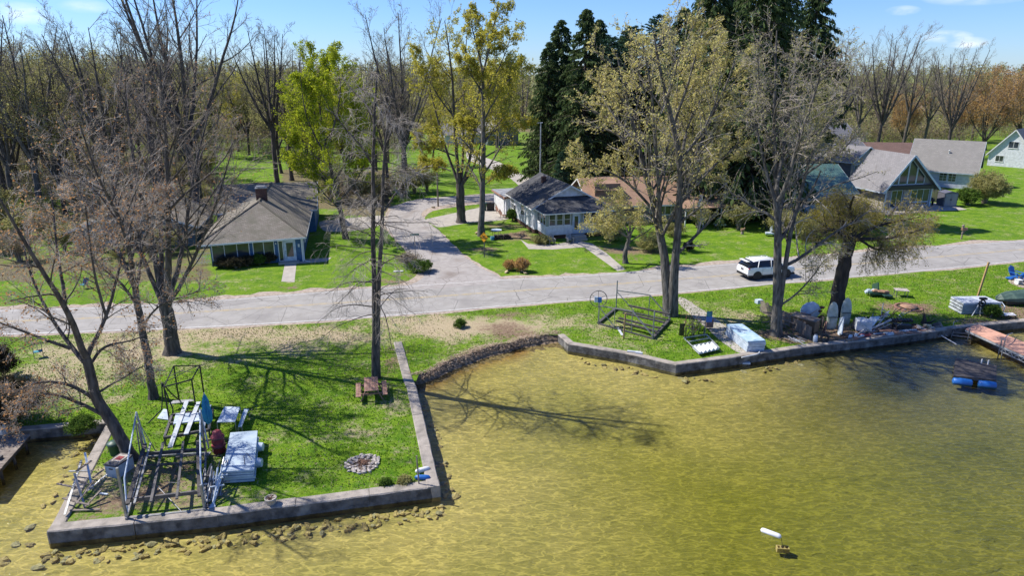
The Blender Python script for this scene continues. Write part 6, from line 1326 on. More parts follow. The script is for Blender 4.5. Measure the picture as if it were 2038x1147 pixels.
# second low frame behind
fB = Frame(G(330, 888), G(418, 872), G(425, 830), G(345, 842))
l2 = empty('low_timber_frame', fB(.5, .5), 0, label='dark low dock frame with three pale planks laid across, behind the boat lift', cat='frame')
part(l2, 'base_frame', M['steeld'], lambda b: [b.beam(fB(*p, .45), fB(*q, .45), .12, .14) for p, q in (((0, 0), (1, 0)), ((0, 1), (1, 1)), ((0, 0), (0, 1)), ((1, 0), (1, 1)), ((0, .6), (1, .6)))])
for u, v in ((0, 0), (1, 0), (1, 1), (0, 1)): part(l2, 'leg', M['steeld'], lambda b: b.beam(fB(u, v, 0), fB(u, v, .5), .07, .07))
for u0, v0, u1, v1 in ((.22, -.55, .3, 1.5), (.5, -.1, .62, 1.35), (.85, .1, .92, 1.1)): part(l2, 'plank', M['white'], lambda b: b.beam(fB(u0, v0, .56), fB(u1, v1, .6), .22, .05))
# stack of two grey sheets behind it
b = MB(); c = [G(348, 840), G(415, 830), G(416, 822), G(345, 828)]; b.prism([q+Vector((0, 0, .5)) for q in c], (0, 0, 0), (0, 0, .05)); c2 = [G(350, 842), G(345, 827), G(418, 818), G(418, 834)]
dp = empty('grey_table', G(382, 834), 0, label='long grey slab table behind the low dock frame', cat='table'); bb = MB(); cc = [G(345, 846, .5), G(412, 838, .5), G(414, 822, .5), G(350, 826, .5)]; bb.prism(cc, (0, 0, 0), (0, 0, .06)); W(bb, 'table_top', M['bluewhite'], dp)
for q in cc: bb = MB(); bb.beam(q+Vector((0, 0, 0)), Vector((q.x, q.y, 0)), .06, .06); W(bb, 'leg', M['steeld'], dp)
# ---- black swing frame
sw = empty('swing_frame', G(345, 815), 0, label='black metal garden swing frame beside the slim bare tree', cat='swing'); fS = Frame(G(338, 842), G(392, 826), G(408, 799), G(357, 800))
part(sw, 'arch_frame', M['black'], lambda b: [b.tube([fS(0, 0, 0), fS(0, 0, 2.1)], .04, 6), b.tube([fS(1, 0, 0), fS(1, 0, 2.1)], .04, 6), b.tube([fS(1, 1, 0), fS(1, 1, 2.2)], .04, 6), b.tube([fS(0, 1, 0), fS(0, 1, 2.2)], .04, 6), b.beam(fS(0, 0, 2.1), fS(1, 0, 2.1), .06, .06), b.beam(fS(0, 1, 2.2), fS(1, 1, 2.2), .05, .05), b.beam(fS(0, 0, 2.1), fS(0, 1, 2.2), .05, .05), b.beam(fS(1, 0, 2.1), fS(1, 1, 2.2), .05, .05)])
for (a, m1, c) in (((295, 843), (318, 815), (330, 758)), ((340, 840), (318, 800), (331, 745)), ((360, 802), (335, 780), (331, 748))):
    A0 = G(*a); C0 = fS(0, .3, 2.0)+Vector((-.3, 0, 0)); mid = A0.lerp(C0, .5)+Vector((.35, -.1, -.35)); part(sw, 'curved_leg', M['black'], lambda b: b.tube([A0, A0.lerp(mid, .5)+Vector((.05, 0, .05)), mid, mid.lerp(C0, .5)+Vector((.03, 0, -.1)), C0], .035, 6))
part(sw, 'canopy_rod', M['steeld'], lambda b: [b.tube([fS(0, .5, 2.15), fS(.5, .5, 2.35), fS(1, .5, 2.15)], .02, 5), b.tube([fS(-.4, .2, 2.0), fS(1, 1, 2.25)], .02, 5)])
b = MB(); b.prism([G(313, 834, .03), G(335, 837, .03), G(333, 817, .03), G(326, 815, .03)], (0, 0, 0), (0, 0, .03)); tag(W(b, 'grey_board', M['bluewhite']), 'grey board lying on the grass below the black swing frame', 'board')
b = MB(); b.prism([G(336, 806, .35), G(386, 800, .35), G(384, 796, .4), G(345, 799, .4)], (0, 0, 0), (0, 0, .04)); o = W(b, 'swing_seat', M['steel'], sw)
# blue umbrella
um = empty('folded_umbrella', G(419, 870), 0, label='folded blue umbrella standing upright between dock frame and white table', cat='umbrella'); b = MB(); b.tube([(0, 0, 0), (0, 0, 2.5)], .025, 6); b.build('pole', M['alum'], um)
b = MB(); n = 14; prof = [(.05, .75), (.17, .95), (.2, 1.3), (.15, 1.7), (.13, 2.0), (.05, 2.35), (.01, 2.45)]; vs = []
for j, (rad, z_) in enumerate(prof):
    for k_ in range(n): a = math.tau*k_/n; q = rad*(1+.35*math.cos(k_*math.pi)); vs.append((q*math.cos(a), q*math.sin(a), z_))
b.add(vs, [(j*n+k_, j*n+(k_+1) % n, (j+1)*n+(k_+1) % n, (j+1)*n+k_) for j in range(len(prof)-1) for k_ in range(n)]); b.build('canopy', M['azure'], um)
# red drums
rd = empty('red_drums', G(437, 900), 0, label='stack of faded red ribbed plastic tubs by the white dock panels', cat='tubs')
b = MB(); b.lathe((0, 0, 0), [(.27, .0), (.33, .1), (.3, .34), (.33, .36), (.33, .42), (.26, .44), (.31, .62), (.28, .8), (.31, .84), (.31, .88), (.2, .9), (.22, 1.12), (.1, 1.2)], 20); b.build('tub_stack', M['red'], rd)
b = MB(); b.lathe((0, 0, 0), [(.34, .335), (.345, .38), (.3, .4)], 20); b.lathe((0, 0, 0), [(.325, .8), (.33, .84), (.28, .86)], 20); b.tube([(.3, 0, .7), (.46, .05, .66), (.46, .05, .45), (.33, 0, .4)], .03, 6); b.build('rim_band', M['rust'], rd)
# white table, white bench
tb = empty('white_table', G(452, 856), 0, label='white rectangular folding table standing behind the red tubs', cat='table'); c = [G(432, 842, .72), G(468, 841, .72), G(478, 812, .72), G(447, 811, .72)]
b = MB(); b.prism(c, (0, 0, 0), (0, 0, .04)); W(b, 'table_top', M['bluewhite'], tb)
for q in c: b = MB(); b.tube([q, Vector((q.x, q.y, 0))], .022, 5); W(b, 'leg', M['steel'], tb)
bn = empty('white_bench', G(485, 860), 0, label='narrow white plank bench right of the white table', cat='bench'); c = [G(474, 851, .42), G(481, 851, .42), G(495, 816, .42), G(486, 816, .42)]
b = MB(); b.prism(c, (0, 0, 0), (0, 0, .05)); W(b, 'seat', M['bluewhite'], bn)
for q in c: b = MB(); b.beam(q, Vector((q.x, q.y, 0)), .05, .05); W(b, 'leg', M['steel'], bn)
# stack of dock panels (left)
def panel_stack(name, corners, n, th, gap, mtop, mside, label, z0=.05, cat_='dock panels'):
    r = empty(name, sum(corners, Vector())/4, 0, label=label, cat=cat_)
    for i in range(n):
        jx = Vector((random.uniform(-.03, .03), random.uniform(-.03, .03), 0)); b = MB(); z_ = z0+i*(th+gap); c = [Vector((q.x, q.y, z_))+jx for q in corners]
        b.prism(c, (0, 0, 0), (0, 0, th)); cn = sum(c, Vector())/4
        W(b, 'panel', mtop if i == n-1 else mside, r)
        if i < n-1: b = MB(); cc = [cn+(q-cn)*.93+Vector((0, 0, th+.002)) for q in c]; b.prism(cc, (0, 0, 0), (0, 0, gap-.004)); W(b, 'spacer', M['steeld'], r)
    return r
zt = .62; c = [G(441, 941, zt), G(505, 937, zt), G(512, 859, zt), G(458, 863, zt)]; ps = panel_stack('dock_panel_stack', [Vector((q.x, q.y, 0)) for q in c], 5, .1, .03, mat('sky_tinted_decking', (.42, .5, .57), (.3, .38, .45), 2, 7, rough=.5), M['bluewhite'], 'stack of white dock panels with sky tinted top and pale blue floats on the left lot')  # top panel's blue is the sky's reflection put into its colour
nrm2 = (c[1]+c[2])/2
for f in (.3, .7):
    q = c[1].lerp(c[2], f); b = MB(); b.tube([Vector((q.x+.0, q.y, .35)), Vector((q.x+.3, q.y+.02, .35))], [.24, .2], 12); W(b, 'float', M['bluewhite'], ps)
part(ps, 'rope_hoop', M['steeld'], lambda b: b.tube([G(487, 925, .7), G(485, 908, .71), G(492, 903, .71), G(500, 915, .7)], .012, 4))
# grey cooler box, bin
cl = empty('cooler_box', G(229, 948), math.radians(-14), label='grey storage box with an open topped rusty tray beside the leaning tree', cat='box'); b = MB(); b.box((0, .35, .3), (.66, 1.0, .6)); b.build('box', M['bluewhite'], cl)
b = MB(); b.box((0, .35, .63), (.72, 1.06, .06)); b.build('lid', M['steeld'], cl); b = MB(); b.box((0, .45, .675), (.5, .62, .03)); b.build('tray', M['rockw'], cl); b = MB(); b.box((-.0, .42, .7), (.3, .3, .02)); b.build('rust_patch', M['red'], cl); b = MB(); b.box((.0, -.16, .45), (.2, .03, .05)); b.build('handle', M['black'], cl)
bn = empty('dark_green_bin', G(231, 905), 0, label='dark green round bin between the leaning tree and the seawall', cat='bin'); b = MB(); b.lathe((0, 0, 0), [(.24, 0), (.3, .55), (.33, .57), (.33, .62), (.28, .68), (.1, .74)], 18); b.build('drum', M['green'], bn)
# sawhorse like upturned frames
tf = empty('timber_rack', G(170, 1000), 0, label='jumble of upturned pale timber table frames on the seawall corner', cat='timber frames')
def T(x, y, z=0): return G(x, y, z)
for a, c_, zz in (((130, 1032), (170, 955), (.15, 1.0)), ((118, 985), (162, 992), (.55, .5)), ((128, 1006), (180, 1018), (.35, .3)), ((140, 950), (185, 955), (.3, .45)), ((165, 992), (218, 968), (.15, .6)), ((170, 1014), (205, 996), (.1, .5)), ((158, 990), (170, 1014), (1.2, .05)), ((178, 945), (184, 975), (1.15, .05)), ((160, 975), (188, 948), (.95, .8)), ((140, 1020), (200, 1018), (.08, .08)), ((150, 978), (180, 984), (.6, .5)), ((185, 960), (210, 950), (.2, .4)), ((155, 1015), (192, 985), (.3, .7)), ((200, 985), (215, 987), (.06, .06))):
    b = MB(); b.beam(G(*a, 0)+Vector((0, 0, zz[0])), G(*c_, 0)+Vector((0, 0, zz[1])), .09, .04); W(b, 'timber', M[random.choice(['bluewhite', 'wood', 'steel', 'wood'])], tf)
# flower pot on wall, fenders, post
pp = empty('planter_pot', G(540, 1004, .07), 0, label='grey planter pot with dry stalks standing on the front seawall', cat='planter'); b = MB(); b.lathe((0, 0, 0), [(.17, 0), (.24, .26), (.26, .27), (.26, .33), (.22, .33), (.21, .28), (.02, .28)], 18); b.build('pot', M['conc2'], pp)
b = MB(); [b.tube([(random.uniform(-.12, .12), random.uniform(-.12, .12), .27), (random.uniform(-.2, .2), random.uniform(-.2, .2), .4)], .012, 4) for _ in range(16)]; b.build('dry_stalks', M['rust'], pp)
po = empty('mooring_post', G(834, 966), 0, label='thin dark post at the right corner of the left lot', cat='post'); b = MB(); b.tube([(0, 0, 0), (-.05, 0, 1.5)], .035, 7); b.build('shaft', M['wood'], po); b = MB(); b.ring((0, 0, .8), .05, .012, 'z', 12); b.build('line_ring', M['blue'], po)
for name, px, py, ax, m_, lb in (('boat_fender', 841, 936, .45, 'white2', 'white boat fender lying by the thin post on the wall corner'), ('boat_fender', 841, 951, -.02, 'blue', 'blue boat fender lying just below the white one')):
    fd = empty(name, G(px, py, .1), ax, label=lb, cat='fender'); b = MB(); b.lathe((0, 0, 0), [(.03, -.36), (.1, -.3), (.125, -.15), (.125, .15), (.1, .3), (.03, .36)], 14, M=Matrix.Rotation(math.pi/2, 4, 'Y')); b.build('float', M[m_], fd); b = MB(); b.tube([(.36, 0, 0), (.5, .05, -.03), (.75, .1, -.03)], .012, 4); b.build('rope', M['woodr'], fd)
fc = empty('folding_chair', G(78, 712), math.radians(35), label='folding garden chair with a teal and blue seat on the dry grass at left', cat='chair'); b = MB(); [b.tube([(sx*.25, .25, 0), (sx*.25, -.2, .42), (sx*.25, .3, .95)], .016, 5) for sx in (-1, 1)]; [b.tube([(sx*.25, -.25, 0), (sx*.25, .25, .42)], .016, 5) for sx in (-1, 1)]; b.tube([(-.25, .3, .95), (.25, .3, .95)], .016, 5); b.build('frame', M['steeld'], fc)
b = MB(); b.box((0, .02, .43), (.5, .42, .03)); b.build('seat', M['teal'], fc); b = MB(); b.beam((0, .12, .5), (0, .3, .93), .46, .02, up=(1, 0, 0)); b.build('backrest', M['teal'], fc)
fc = empty('garden_chair', G(168, 575), math.radians(-20), label='small blue garden chair across the road at far left', cat='chair'); b = MB(); b.box((0, 0, .4), (.5, .45, .04)); b.build('seat', M['teal'], fc); b = MB(); b.beam((0, .2, .42), (0, .35, .9), .48, .03, up=(1, 0, 0)); b.build('backrest', M['blue'], fc)
for sx in (-1, 1):
    for sy in (-1, 1): b = MB(); b.tube([(sx*.22, sy*.2, 0), (sx*.22, sy*.2, .4)], .02, 5); b.build('leg', M['steeld'], fc)
# ---- wooden dock at the slip
dk = empty('wooden_dock', G(20, 900), 0, label='weathered grey plank dock at the left edge of the slip', cat='dock'); a0, a1, a2, a3 = G(62, 866, .12), G(-55, 872, .12), G(-180, 960, .12), G(-22, 962, .12)
b = MB(); n = 34
for i in range(n):
    f0, f1 = i/n, (i+.94)/n; dz = Vector((0, 0, random.uniform(-.012, .012))); l0, l1 = a0.lerp(a3, f0), a0.lerp(a3, f1); m0, m1 = a1.lerp(a2, f0), a1.lerp(a2, f1); b.prism([l0+dz, l1+dz, m1+dz, m0+dz], (0, 0, 0), (0, 0, .04))
W(b, 'deck', M['wood'], dk); b = MB(); b.beam(a0+Vector((-.1, 0, -.1)), a3+Vector((-.1, 0, -.1)), .08, .2); W(b, 'stringer', M['woodd'], dk)
for f in (.1, .4, .7, .95): q = a0.lerp(a3, f); b = MB(); b.tube([q+Vector((-.15, 0, -1.5)), q+Vector((-.15, 0, -.05))], .07, 7); W(b, 'pile', M['woodd'], dk)
q = a0.lerp(a3, .55); b = MB(); b.box(q+Vector((-.4, 0, .12)), (.1, .25, .14)); W(b, 'cleat', M['steeld'], dk)
b = MB(); b.box(G(4, 866)+Vector((0, 0, .3)), (.35, .35, .6)); tag(W(b, 'dock_box', M['white2']), 'small white box on the left end of the grey dock', 'box')
# ---- riprap stones under the clear water along the walls
rs = []; RK = mat('brown_rock', (.38, .3, .18), (.2, .155, .095), 3, 6, rough=.8, bump=.6); RK2 = mat('grey_rock', (.42, .38, .31), (.24, .22, .18), 3, 6, rough=.8, bump=.6)
for k_ in range(9):
    b = MB(); b.blob((0, 0, 0), (1, .7, .5), k_*7+1, 9, .38); o = b.build('rock_shape', [M['rock'], RK, M['rock'], RK2][k_ % 4]); rs.append(o)
first_used = set()
def stone(p, s, label, group):
    k_ = random.randrange(9); o = rs[k_] if k_ not in first_used else rs[k_].copy()
    if k_ in first_used: S.collection.objects.link(o)
    first_used.add(k_); o.name = 'stone'; o.location = p; o.rotation_euler = (random.uniform(-.3, .3), random.uniform(-.3, .3), random.uniform(0, 6.28)); o.scale = (s*random.uniform(.8, 1.3), s*random.uniform(.8, 1.2), s*random.uniform(.45, .8)); tag(o, label, 'stone', group)
cnt = 0; BZ = WZ-.2
def row(pl, n, o0, o1, s0, s1, label, group, dens=None):
    L_ = [(pl[i+1]-pl[i]).length for i in range(len(pl)-1)]; tot_ = sum(L_)
    for i in range(n):
        t_ = random.uniform(0, tot_) if dens is None else random.choice(dens)*tot_+random.gauss(0, 1.2); t_ = min(max(t_, 0), tot_-.01); k_ = 0
        while t_ > L_[k_]: t_ -= L_[k_]; k_ += 1
        d = (pl[k_+1]-pl[k_]).normalized(); nn = Vector((d.y, -d.x, 0)); q = pl[k_]+d*t_+nn*(o0+(o1-o0)*random.random()**1.3); stone(Vector((q.x, q.y, BZ+random.uniform(-.07, .03))), random.uniform(s0, s1), label, group)
row(wallS, 210, .3, 1.25, .14, .42, 'tan stone under shallow water along the front wall of the left lot', 'stones along the front seawall')
row([wallE[0], wallE[1]], 50, .25, .7, .14, .34, 'brown stone under water beside the wall right of the left lot', 'stones along the side seawall')
row(wallR[1:6], 45, .3, 1.1, .18, .45, 'tan stone under water along the right shore wall', 'stones along the right seawall', dens=[.2, .3, .45, .5, .62, .8, .9])
for (x, y) in ((150, 905), (160, 925), (185, 880), (178, 870), (205, 868), (165, 895), (130, 930), (100, 870), (95, 890), (120, 960), (130, 948), (110, 985), (105, 1000), (85, 1008), (60, 1085), (75, 1130), (30, 1085), (60, 1050), (5, 1120), (170, 940), (140, 990), (190, 858), (200, 875), (215, 862)):
    stone(G(x, y, BZ-.02), random.uniform(.3, .6), 'flat brown stone on the bed of the boat slip', 'stones in the boat slip')
for (x, y) in ((886, 962), (900, 975), (905, 990), (885, 985), (893, 948)): stone(G(x, y, BZ), random.uniform(.3, .55), 'stone under water off the outer corner of the left lot', 'stones at the wall corner')
# ---- marker buoy and sunken block
bu = empty('white_buoy', G(1534, 1064, WZ), 0, label='white cylindrical buoy floating in the lake near the bottom of the picture', cat='buoy'); b = MB(); b.lathe((0, 0, .04), [(.03, -.42), (.09, -.38), (.11, -.3), (.11, .3), (.09, .38), (.03, .42)], 16, M=Matrix.Rotation(math.radians(-36), 4, 'Z') @ Matrix.Rotation(math.pi/2, 4, 'Y')); b.build('float', M['white2'], bu)
b = MB(); b.tube([(.34, -.26, 0), (.4, -.55, -.5), (.45, -.7, -.9)], .012, 4); b.build('chain', M['steeld'], bu)
zb = -1.05; bl = empty('sunken_block', G(1557, 1098, zb), -.1, label='hollow block lying on the lake bed below the white buoy', cat='block'); b = MB()
for y in (-.1, .1): b.box((0, y, .1), (.5, .04, .2))
for x in (-.23, -.08, .08, .23): b.box((x, 0, .1), (.04, .16, .2))
b.build('block', M['rock'], bl)
# ---- raft with blue barrels
c = [G(1898, 748, -.1), G(1983, 757, -.1), G(1984, 728, -.1), G(1903, 712, -.1)]; rf = empty('swim_raft', sum(c, Vector())/4, 0, label='black planked swim raft floating on blue barrels at the right', cat='raft')
b = MB(); n = 7
for i in range(n):
    f0, f1 = i/n, (i+.9)/n; b.prism([c[0].lerp(c[3], f0), c[1].lerp(c[2], f0), c[1].lerp(c[2], f1), c[0].lerp(c[3], f1)], (0, 0, -.06+random.uniform(-.01, .01)), (0, 0, .0))
W(b, 'deck', M['woodd'], rf)
b = MB(); b.beam(c[0]+Vector((0, 0, -.12)), c[1]+Vector((0, 0, -.12)), .06, .12); b.beam(c[0]+Vector((0, 0, -.12)), c[3]+Vector((0, 0, -.12)), .06, .12); W(b, 'frame', M['woodd'], rf)
for f0, f1, e, g_ in ((-.02, .43, 0, 1), (.58, .99, 0, 1), (.02, .45, 3, 2), (.6, .98, 3, 2)):
    p = c[e].lerp(c[g_], f0)+Vector((0, 0, -.33)); q = c[e].lerp(c[g_], f1)+Vector((0, 0, -.33)); d = (q-p); off = Vector((0, -.1 if e == 0 else .1, 0)); b = MB(); b.tube([p+off, p+d*.04+off, p+d*.3+off, p+d*.33+off, p+d*.66+off, p+d*.69+off, p+d*.96+off, q+off], [.17, .23, .23, .245, .245, .23, .23, .17], 16); W(b, 'barrel', M['blue'], rf)
for x, y in ((1953, 724), (1966, 726)): p = G(x, y, -.05); b = MB(); b.tube([p, p+Vector((0, 0, .3))], .04, 7); W(b, 'white_cleat', M['white2'], rf)
# ---- salmon pier
pa = [G(1922, 655, .16), G(1945, 645, .16), G(2090, 701, .16), G(2075, 724, .16)]; pr = empty('pier', sum(pa, Vector())/4, 0, label='salmon pink decked pier running out from the right shore', cat='pier')
b = MB(); n = 60
for i in range(n):
    f0, f1 = i/n, (i+.93)/n; b.prism([pa[0].lerp(pa[3], f0), pa[1].lerp(pa[2], f0), pa[1].lerp(pa[2], f1), pa[0].lerp(pa[3], f1)], (0, 0, 0), (0, 0, -.04))
W(b, 'deck', mat('salmon_boards', (.64, .35, .24), (.52, .28, .19), 3, 6, rough=.8), pr)
b = MB(); b.beam(pa[0]+Vector((0, 0, -.13)), pa[3]+Vector((0, 0, -.13)), .05, .14); b.beam(pa[1]+Vector((0, 0, -.13)), pa[2]+Vector((0, 0, -.13)), .05, .14)
for i in range(12): p = pa[0].lerp(pa[3], .5+i/24); q = pa[0].lerp(pa[3], .5+(i+1)/24); b.beam(p+Vector((0, 0, -.2 if i % 2 else -.45)), q+Vector((0, 0, -.45 if i % 2 else -.2)), .03, .03)
b.beam(pa[0].lerp(pa[3], .5)+Vector((0, 0, -.45)), pa[3]+Vector((0, 0, -.45)), .04, .04); W(b, 'truss', M['alum'], pr)
for f in (.05, .48, .52): p = pa[0].lerp(pa[3], f); b = MB(); b.tube([p+Vector((0, -.05, -1.2)), p+Vector((0, -.05, .45 if f > .1 else .2))], .04, 7); W(b, 'leg', M['steel'], pr)
p = pa[0].lerp(pa[3], .5); b = MB(); b.tube([p+Vector((0, -.05, .4)), p.lerp(pa[1].lerp(pa[2], .5), .5)+Vector((0, 0, .5)), pa[1].lerp(pa[2], .5)+Vector((0, 0, .3))], .03, 6); W(b, 'hand_hoop', M['steel'], pr)
# steps into the water
s5 = empty('water_steps', G(1915, 672, WZ), math.radians(-25), label='grey wooden steps going down into the water beside the salmon pier', cat='steps')
for i in range(5): b = MB(); b.box((0-.05*i, -.32*i+.3, .22-.14*i), (1.25, .26, .05)); b.build('step', M['wood'], s5)
b = MB(); [b.beam((sx*.6, .5, .3), (sx*.6-.25, -1.2, -.5), .06, .12) for sx in (-1, 1)]; b.build('stringer', M['wood'], s5); b = MB(); b.tube([(-.6, .5, .2), (-.6, .6, .9), (-.3, .9, .95)], .03, 6); b.tube([(-.6, .1, .1), (-.6, .2, .6)], .03, 6); b.build('hand_rail', M['steel'], s5)
# leaning boards
lb = empty('leaning_boards', G(1872, 665), 0, label='bunch of weathered boards leaning over the right seawall', cat='boards')
for i, (x0, y0, x1, y1) in enumerate(((1862, 645, 1870, 672), (1866, 643, 1877, 671), (1870, 641, 1884, 670), (1859, 650, 1864, 671))): b = MB(); b.beam(G(x0, y0, .2+.05*i), G(x1, y1, -.42), .16, .03); W(b, 'board', M['wood'], lb)
b = MB(); b.beam(G(1873, 668, -.3), G(1904, 686, WZ+.02), .06, .03); tag(W(b, 'white_pole', M['white2']), 'thin white pole sloping into the water below the leaning boards', 'pole')
# ---- right boat lift
fR = Frame(G(1191, 646), G(1299, 676), G(1332, 640), G(1226, 617)); rl = empty('boat_lift', fR(.5, .5), 0, label='dark steel boat lift with a winch wheel on the right lawn', cat='boat lift')
part(rl, 'base_frame', M['steeld'], lambda b: [b.beam(fR(*p, .07), fR(*q, .07), .1, .1) for p, q in (((0, 0), (1, 0)), ((0, 1), (1, 1)))]+[b.beam(fR(0, 0, .12), fR(0, 1, .14), .2, .14), b.beam(fR(1, 0, .12), fR(1, 1, .14), .22, .16)])
for u, v, h_ in ((0, 0, 1.9), (0, 1, 2.4), (1, 0, 2.1), (1, 1, .9)): part(rl, 'post', M['steel'], lambda b: b.beam(fR(u, v, 0), fR(u, v, h_), .08, .08))
part(rl, 'top_rail', M['steel'], lambda b: [b.beam(fR(0, 0, 1.45), fR(.62, 0, 1.7), .07, .07), b.beam(fR(.62, 0, 1.7), fR(1, 0, .25), .07, .07), b.beam(fR(0, 1, 1.6), fR(.62, 1, 1.75), .07, .07), b.beam(fR(.62, 1, 1.75), fR(1, 1, .3), .07, .07)])
part(rl, 'diagonal_brace', M['steel'], lambda b: [b.beam(fR(0, 0, 1.4), fR(.3, 0, .15), .05, .05), b.beam(fR(0, 1, 1.5), fR(.35, 1, .2), .05, .05), b.beam(fR(.62, 1, 1.7), fR(.62, 1, .1), .05, .05), b.beam(fR(.3, 0, .1), fR(.3, 0, 1.5), .04, .04), b.beam(fR(.62, 0, 1.7), fR(.62, 0, .1), .05, .05)])
for v, z_ in ((.88, .75), (.55, .55), (.3, .45), (.16, .4)): part(rl, 'bunk', M['woodd'], lambda b: b.beam(fR(.28, v, z_), fR(1.03, v, z_), .2, .1))
part(rl, 'wheel', M['steeld'], lambda b: (b.ring(fR(0, -.05, 2.05), .62, .028, 'y', 30), [b.tube([fR(0, -.05, 2.05), fR(0, -.05, 2.05)+Vector((.62*math.cos(a), 0, .62*math.sin(a)))], .015, 4) for a in (.5, 1.6, 2.6, 3.6, 4.7, 5.8)]))
part(rl, 'winch_bucket', M['blue'], lambda b: (b.box(fR(0, -.08, 2.0)+Vector((.14, 0, 0)), (.26, .2, .36)),)); part(rl, 'winch_cover', M['bluewhite'], lambda b: b.box(fR(0, -.08, 2.05)+Vector((-.14, 0, 0)), (.24, .2, .4)))
b = MB(); b.beam(G(1241, 674), G(1241, 674)+Vector((.05, 0, 1.9)), .1, .1); tag(W(b, 'timber_post', M['woody']), 'tan timber post standing in front of the dark boat lift', 'post')
b = MB(); b.beam(G(1229, 652, .05), G(1239, 668, .03), .16, .05); tag(W(b, 'white_plank', M['white']), 'short white plank on the grass inside the dark boat lift', 'plank')
# ---- rusty frames, corrugated white shed part
fr1 = empty('rusty_chair_frames', G(1365, 665), 0, label='tangled dark rusty chair frames on the grass left of the path', cat='frames'); rr = random.Random(8)
for i in range(7):
    x0, y0 = rr.uniform(1350, 1405), rr.uniform(650, 676); p = G(x0, y0); w_, h_ = rr.uniform(.5, .8), rr.uniform(.5, 1.0); a = rr.uniform(-.5, .5); u = Vector((math.cos(a), math.sin(a), 0)); v = Vector((-math.sin(a), math.cos(a), 0)); b = MB()
    b.tube([p, p+Vector((0, 0, h_)), p+u*w_+Vector((0, 0, h_)), p+u*w_], .025, 5); b.tube([p+v*.6, p+v*.6+Vector((0, 0, h_)), p+u*w_+v*.6+Vector((0, 0, h_)), p+u*w_+v*.6], .025, 5); b.tube([p+Vector((0, 0, h_*.6)), p+v*.6+Vector((0, 0, h_*.6))], .02, 5); b.tube([p, p+u*w_+v*.6+Vector((0, 0, h_))], .02, 5)
    W(b, 'frame', M['rust' if i % 2 else 'steeld'], fr1)
b = MB(); [b.box(G(1352+i*1.7, 668)+Vector((0, 0, .45)), (.05, .03, .9)) for i in range(6)]; W(b, 'slat_back', M['blackm'], fr1); b = MB(); b.box(G(1411, 655)+Vector((0, 0, .45)), (.5, .3, .6)); W(b, 'wooden_crate', M['woodr'], fr1)
fr2 = empty('corrugated_dock_section', G(1398, 695), 0, label='aluminium dock frame with white wavy panels on the lawn by the seawall corner', cat='dock section'); fC = Frame(G(1391, 711), G(1431, 701), G(1405, 674), G(1360, 681))
part(fr2, 'frame', M['alum'], lambda b: [b.beam(fC(*p, .3), fC(*q, .3), .05, .06) for p, q in (((0, 0), (0, 1)), ((1, 0), (1, 1)), ((0, 1), (1, 1)), ((0, .72), (1, .72)), ((0, .45), (1, .45)))])
for i in range(5):
    def f_(b, i=i):
        u0 = i/5; b.add([fC(u0, 0, .22), fC(u0+.1, 0, .38), fC(u0+.2, 0, .22), fC(u0, .42, .22), fC(u0+.1, .42, .38), fC(u0+.2, .42, .22), fC(u0, 0, .18), fC(u0+.2, 0, .18), fC(u0, .42, .18), fC(u0+.2, .42, .18)], [(0, 1, 4, 3), (1, 2, 5, 4), (6, 7, 2, 1, 0), (8, 9, 5, 4, 3), (6, 8, 9, 7)])
    part(fr2, 'wavy_panel', M['white'], f_)
# ---- stack of pale blue panels
zt = .82; c = [G(1489, 680, zt), G(1524, 678, zt), G(1478, 645, zt), G(1446, 646, zt)]; panel_stack('blue_panel_stack', [Vector((q.x, q.y, 0)) for q in c], 7, .09, .025, mat('pale_blue_panel', (.3, .46, .6), (.5, .62, .7), 2.5, 5, rough=.5), M['bluewhite'], 'long stack of pale blue topped dock panels on the concrete path')
b = MB(); b.tube([G(1476, 712, .1), G(1505, 706, .1), G(1511, 703, .11), G(1511, 699, .11)], .04, 7); tag(W(b, 'white_gutter_pipe', M['white2']), 'white bent pipe lying on the seawall below the blue panel stack', 'pipe')
b = MB(); b.box(G(1484, 722, WZ+.05)+Vector((0, 0, .0)), (.5, .4, .1)); tag(W(b, 'mooring_plate', M['bluewhite']), 'pale square slab in the water below the white bent pipe', 'slab')
b = MB(); b.box(G(1262, 704)+Vector((0, 0.05, .11)), (.9, .22, .06), rz=-.25); b.box(G(1272, 707)+Vector((0, 0.05, .13)), (.45, .16, .08), rz=-.3); tag(W(b, 'white_boards', M['white']), 'two small white boards on the seawall before the boat lift', 'boards')
# ---- paling fence, crates, junk
fn = empty('paling_fence', G(1570, 650), 0, label='low weathered picket fence around the junk pile by the right shore', cat='fence'); a, c_, d = G(1512, 620), G(1560, 645), G(1613, 676); b = MB()
def palings(b, p, q, n, h):
    for i in range(n):
        f = (i+.5)/n; x = p.lerp(q, f); dd = (q-p).normalized(); hh = h*random.uniform(.85, 1.08); L_ = (q-p).length/n
        b.prism([x-dd*L_*.4, x+dd*L_*.4, x+dd*L_*.38+Vector((0, 0, hh)), x-dd*L_*.38+Vector((0, 0, hh*random.uniform(.96, 1.02)))], (0, 0, 0), (.0, -.025, 0))
palings(b, a, c_, 20, .95); palings(b, c_, d, 26, .95); W(b, 'pickets', M['wood'], fn); b = MB(); [b.beam(p+Vector((0, .04, z_)), q+Vector((0, .04, z_)), .04, .08) for p, q in ((a, c_), (c_, d)) for z_ in (.25, .8)]; W(b, 'rail', M['wood'], fn)
dh = empty('scrap_timber', G(1575, 640), 0, label='heap of broken boards and scrap timber behind the picket fence', cat='scrap timber'); rr = random.Random(4)
